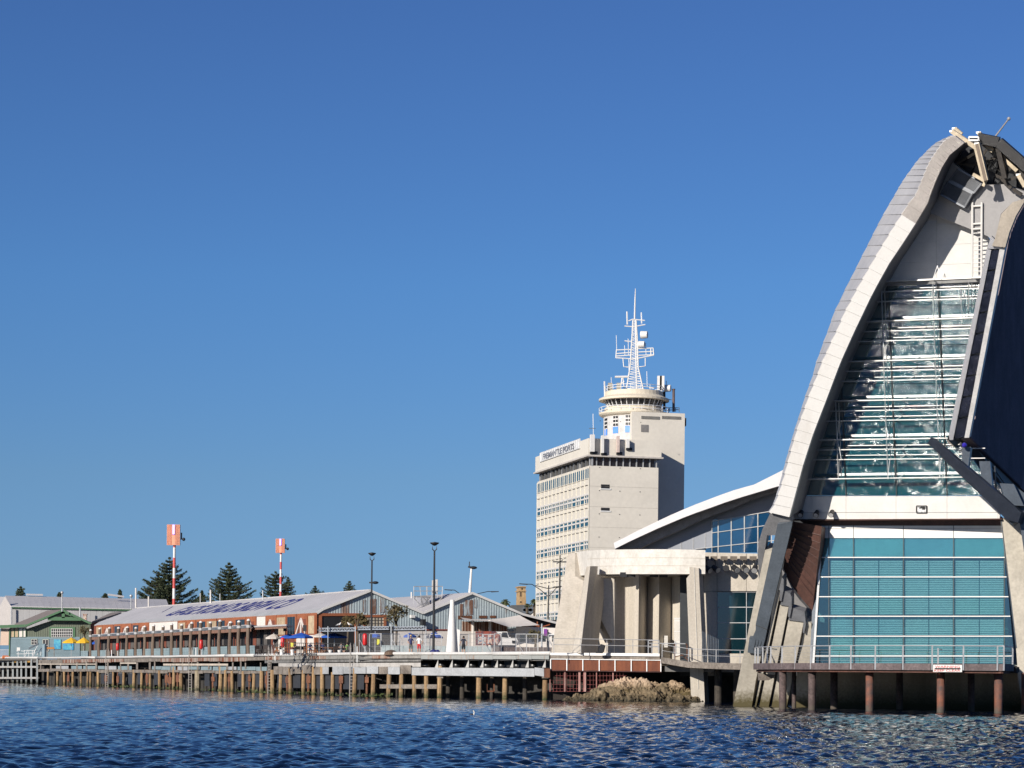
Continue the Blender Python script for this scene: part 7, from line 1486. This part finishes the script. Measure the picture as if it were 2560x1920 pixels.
mb = MB(); c = at_(1070, 203); mb.tube([c, c+V((0,0,.26))], [.16,.19], 10); tag(obj('white_bucket', mb, white), 'white bucket left of the blue bags', 'bucket')
mb = MB(); c = at_(977, 205); mb.lathe(c, [(.001,0),(.62,0),(.55,.25),(.3,.42),(.001,.46)], 14); tag(obj('net_heap', mb, M('net_brown', (.15,.10,.07), .95, var=.3, bump=.8)), 'brown heap of netting on the quay edge', 'net')
# gulls, bird on the water
def bird(c, lab, cat='seagull', s=1, f=1, flying=False):
    t = thing('seagull' if cat == 'seagull' else 'water_bird', lab, cat, c, 'gulls on the truss' if not flying and cat == 'seagull' else None); c = V(c); mb = MB()
    mb.tube([c+V((-.2*f,0,.16))*s, c+V((-.08*f,0,.2))*s, c+V((.08*f,0,.24))*s, c+V((.14*f,0,.34))*s, c+V((.17*f,0,.38))*s], [.015*s,.07*s,.075*s,.045*s,.04*s], 8); obj('body', mb, white, t, smooth=True)
    mb = MB(); mb.tube([c+V((.17*f,0,.38))*s, c+V((.25*f,0,.36))*s], [.018*s,.006*s], 5); obj('beak', mb, M('beak_orange', (.5,.15,.03), .5), t)
    mb = MB(); mb.tube([c+V((-.24*f,-.06,.15))*s, c+V((-.02*f,-.08,.22))*s], [.01*s,.05*s], 6); obj('wing', mb, M('wing_grey', (.35,.36,.38), .6), t)
    if cat == 'seagull':
        for q in (-.03, .03): mb = MB(); mb.bar(c+V((.02*f,q,0))*s, c+V((.02*f,q,.15))*s, .012); obj('leg', mb, M('beak_orange', (0,0,0)), t)
bird(W(847, 1568.5, YE), 'left white gull perched on the pergola truss', s=1.25); bird(W(874, 1567.5, YE), 'right white gull perched on the pergola truss', s=1.2, f=-1)
c = WZ(1178, 112, .0); wbd = thing('water_bird', 'small black and white bird with raised neck floating on the harbour', 'bird', c); mb = MB(); mb.tube([c+V((-.14,0,.03)), c+V((0,0,.06)), c+V((.1,0,.08)), c+V((.14,0,.22)), c+V((.09,0,.30))], [.02,.09,.06,.035,.035], 8); obj('body', mb, black, wbd, smooth=True)
mb = MB(); mb.tube([c+V((.125,-.03,.08)), c+V((.15,-.035,.2)), c+V((.10,-.03,.29))], [.04,.03,.03], 6); obj('breast', mb, white, wbd); mb = MB(); mb.tube([c+V((.09,0,.30)), c+V((.02,0,.31))], [.015,.004], 5); obj('beak', mb, black, wbd)
# white gangway rails and lifebuoys on the finger jetty
gw_ = thing('white_gangway', 'white tubular gangway rails on the finger jetty', 'gangway', WZ(60, Yw(60)+1, ZD))
for q in (((315,1020),(315,1135)),((285,1020),(430,1020)),((285,1070),(430,1070)),((420,1010),(420,1130)),((420,1010),(650,1010)),((430,1060),(560,1060)),((500,1010),(500,1130)),((560,1010),(560,1130)),((620,1000),(580,1100)),((650,930),(560,1090)),((640,1090),(720,960)),((720,960),(700,1100)),((430,1130),(480,1000))):
    mb = MB(); A, B = d1(*q); Y = Yw(50)+.8; mb.tube([W(*A, Y), W(*B, Y)], .05, 6); obj('tube', mb, whitem, gw_)
mb = MB(); A, B = d1((290,1015),(345,958)); Y = Yw(50)+.6; p, q = W(*A, Y), W(*B, Y); mb.box(p.x, q.x, Y, Y+.06, p.z, q.z); obj('notice', mb, white, gw_)
mb = MB(); A, B = d1((500,975),(665,895)); mb.bar(W(*A, Yw(60)+3), W(*B, Yw(60)+3), .5, .2); obj('ramp_rail', mb, steel, gw_)
bx_ = thing('blue_hut', 'narrow pale blue box hut beside the gangway', 'hut', WZ(108, Yw(108)+2, ZD)); mb = MB(); A, B = d1((720,1112),(780,895)); Y = Yw(108)+2; p, q = W(*A, Y), W(*B, Y); mb.box(p.x, q.x, Y, Y+1, ZD, q.z); obj('box', mb, pblue, bx_); mb = MB(); mb.box(p.x+.1, q.x-.1, Y-.04, Y, ZD+.1, q.z-.2); obj('door', mb, M('hut_door', (.26,.36,.42), .7), bx_)
os_ = thing('orange_sign', 'orange timber sign board left of the blue mural boards', 'sign', W(127, 1622, 362)); mb = MB(); A, B = d1((810,985),(940,955)); p, q = W(*A, 362), W(*B, 362); mb.box(p.x, q.x, 362, 362.1, p.z, q.z); obj('board', mb, M('sign_orange', (.42,.17,.03), .7), os_)
for px in (816, 936): mb = MB(); A = d1((px, 980))[0]; p = W(*A, 362.2); mb.bar(V((p.x, p.y, ZD)), p, .1); obj('post', mb, timber, os_)
lfr = thing('jetty_railing', 'grey picket railing at the far left of the quay', 'railing', WZ(20, Yw(20)+6, ZD))
for i in range(40):
    x = -30+i*1.9 if i < 34 else 40+i; A = WZ(x, Yw(20)+6, ZD); mb = MB(); mb.bar(A, A+V((0,0,1.75)), .04); obj('picket', mb, galv, lfr)
for z in (1.75, .2): mb = MB(); mb.bar(WZ(-32, Yw(20)+6, ZD+z), WZ(80, Yw(20)+6, ZD+z), .07); obj('rail', mb, galv, lfr)
mb = MB()
for i in range(26):
    x = 7+i*.7; c = WZ(x, Yw(15)+.3, ZD+.35+((i*31) % 7)*.045); mb.ball(c, .17, 5)
tag(obj('orange_floats', mb, M('float_orange', (.55,.16,.05), .7), kind='stuff'), 'pile of orange net floats on the finger jetty')
"""end"""
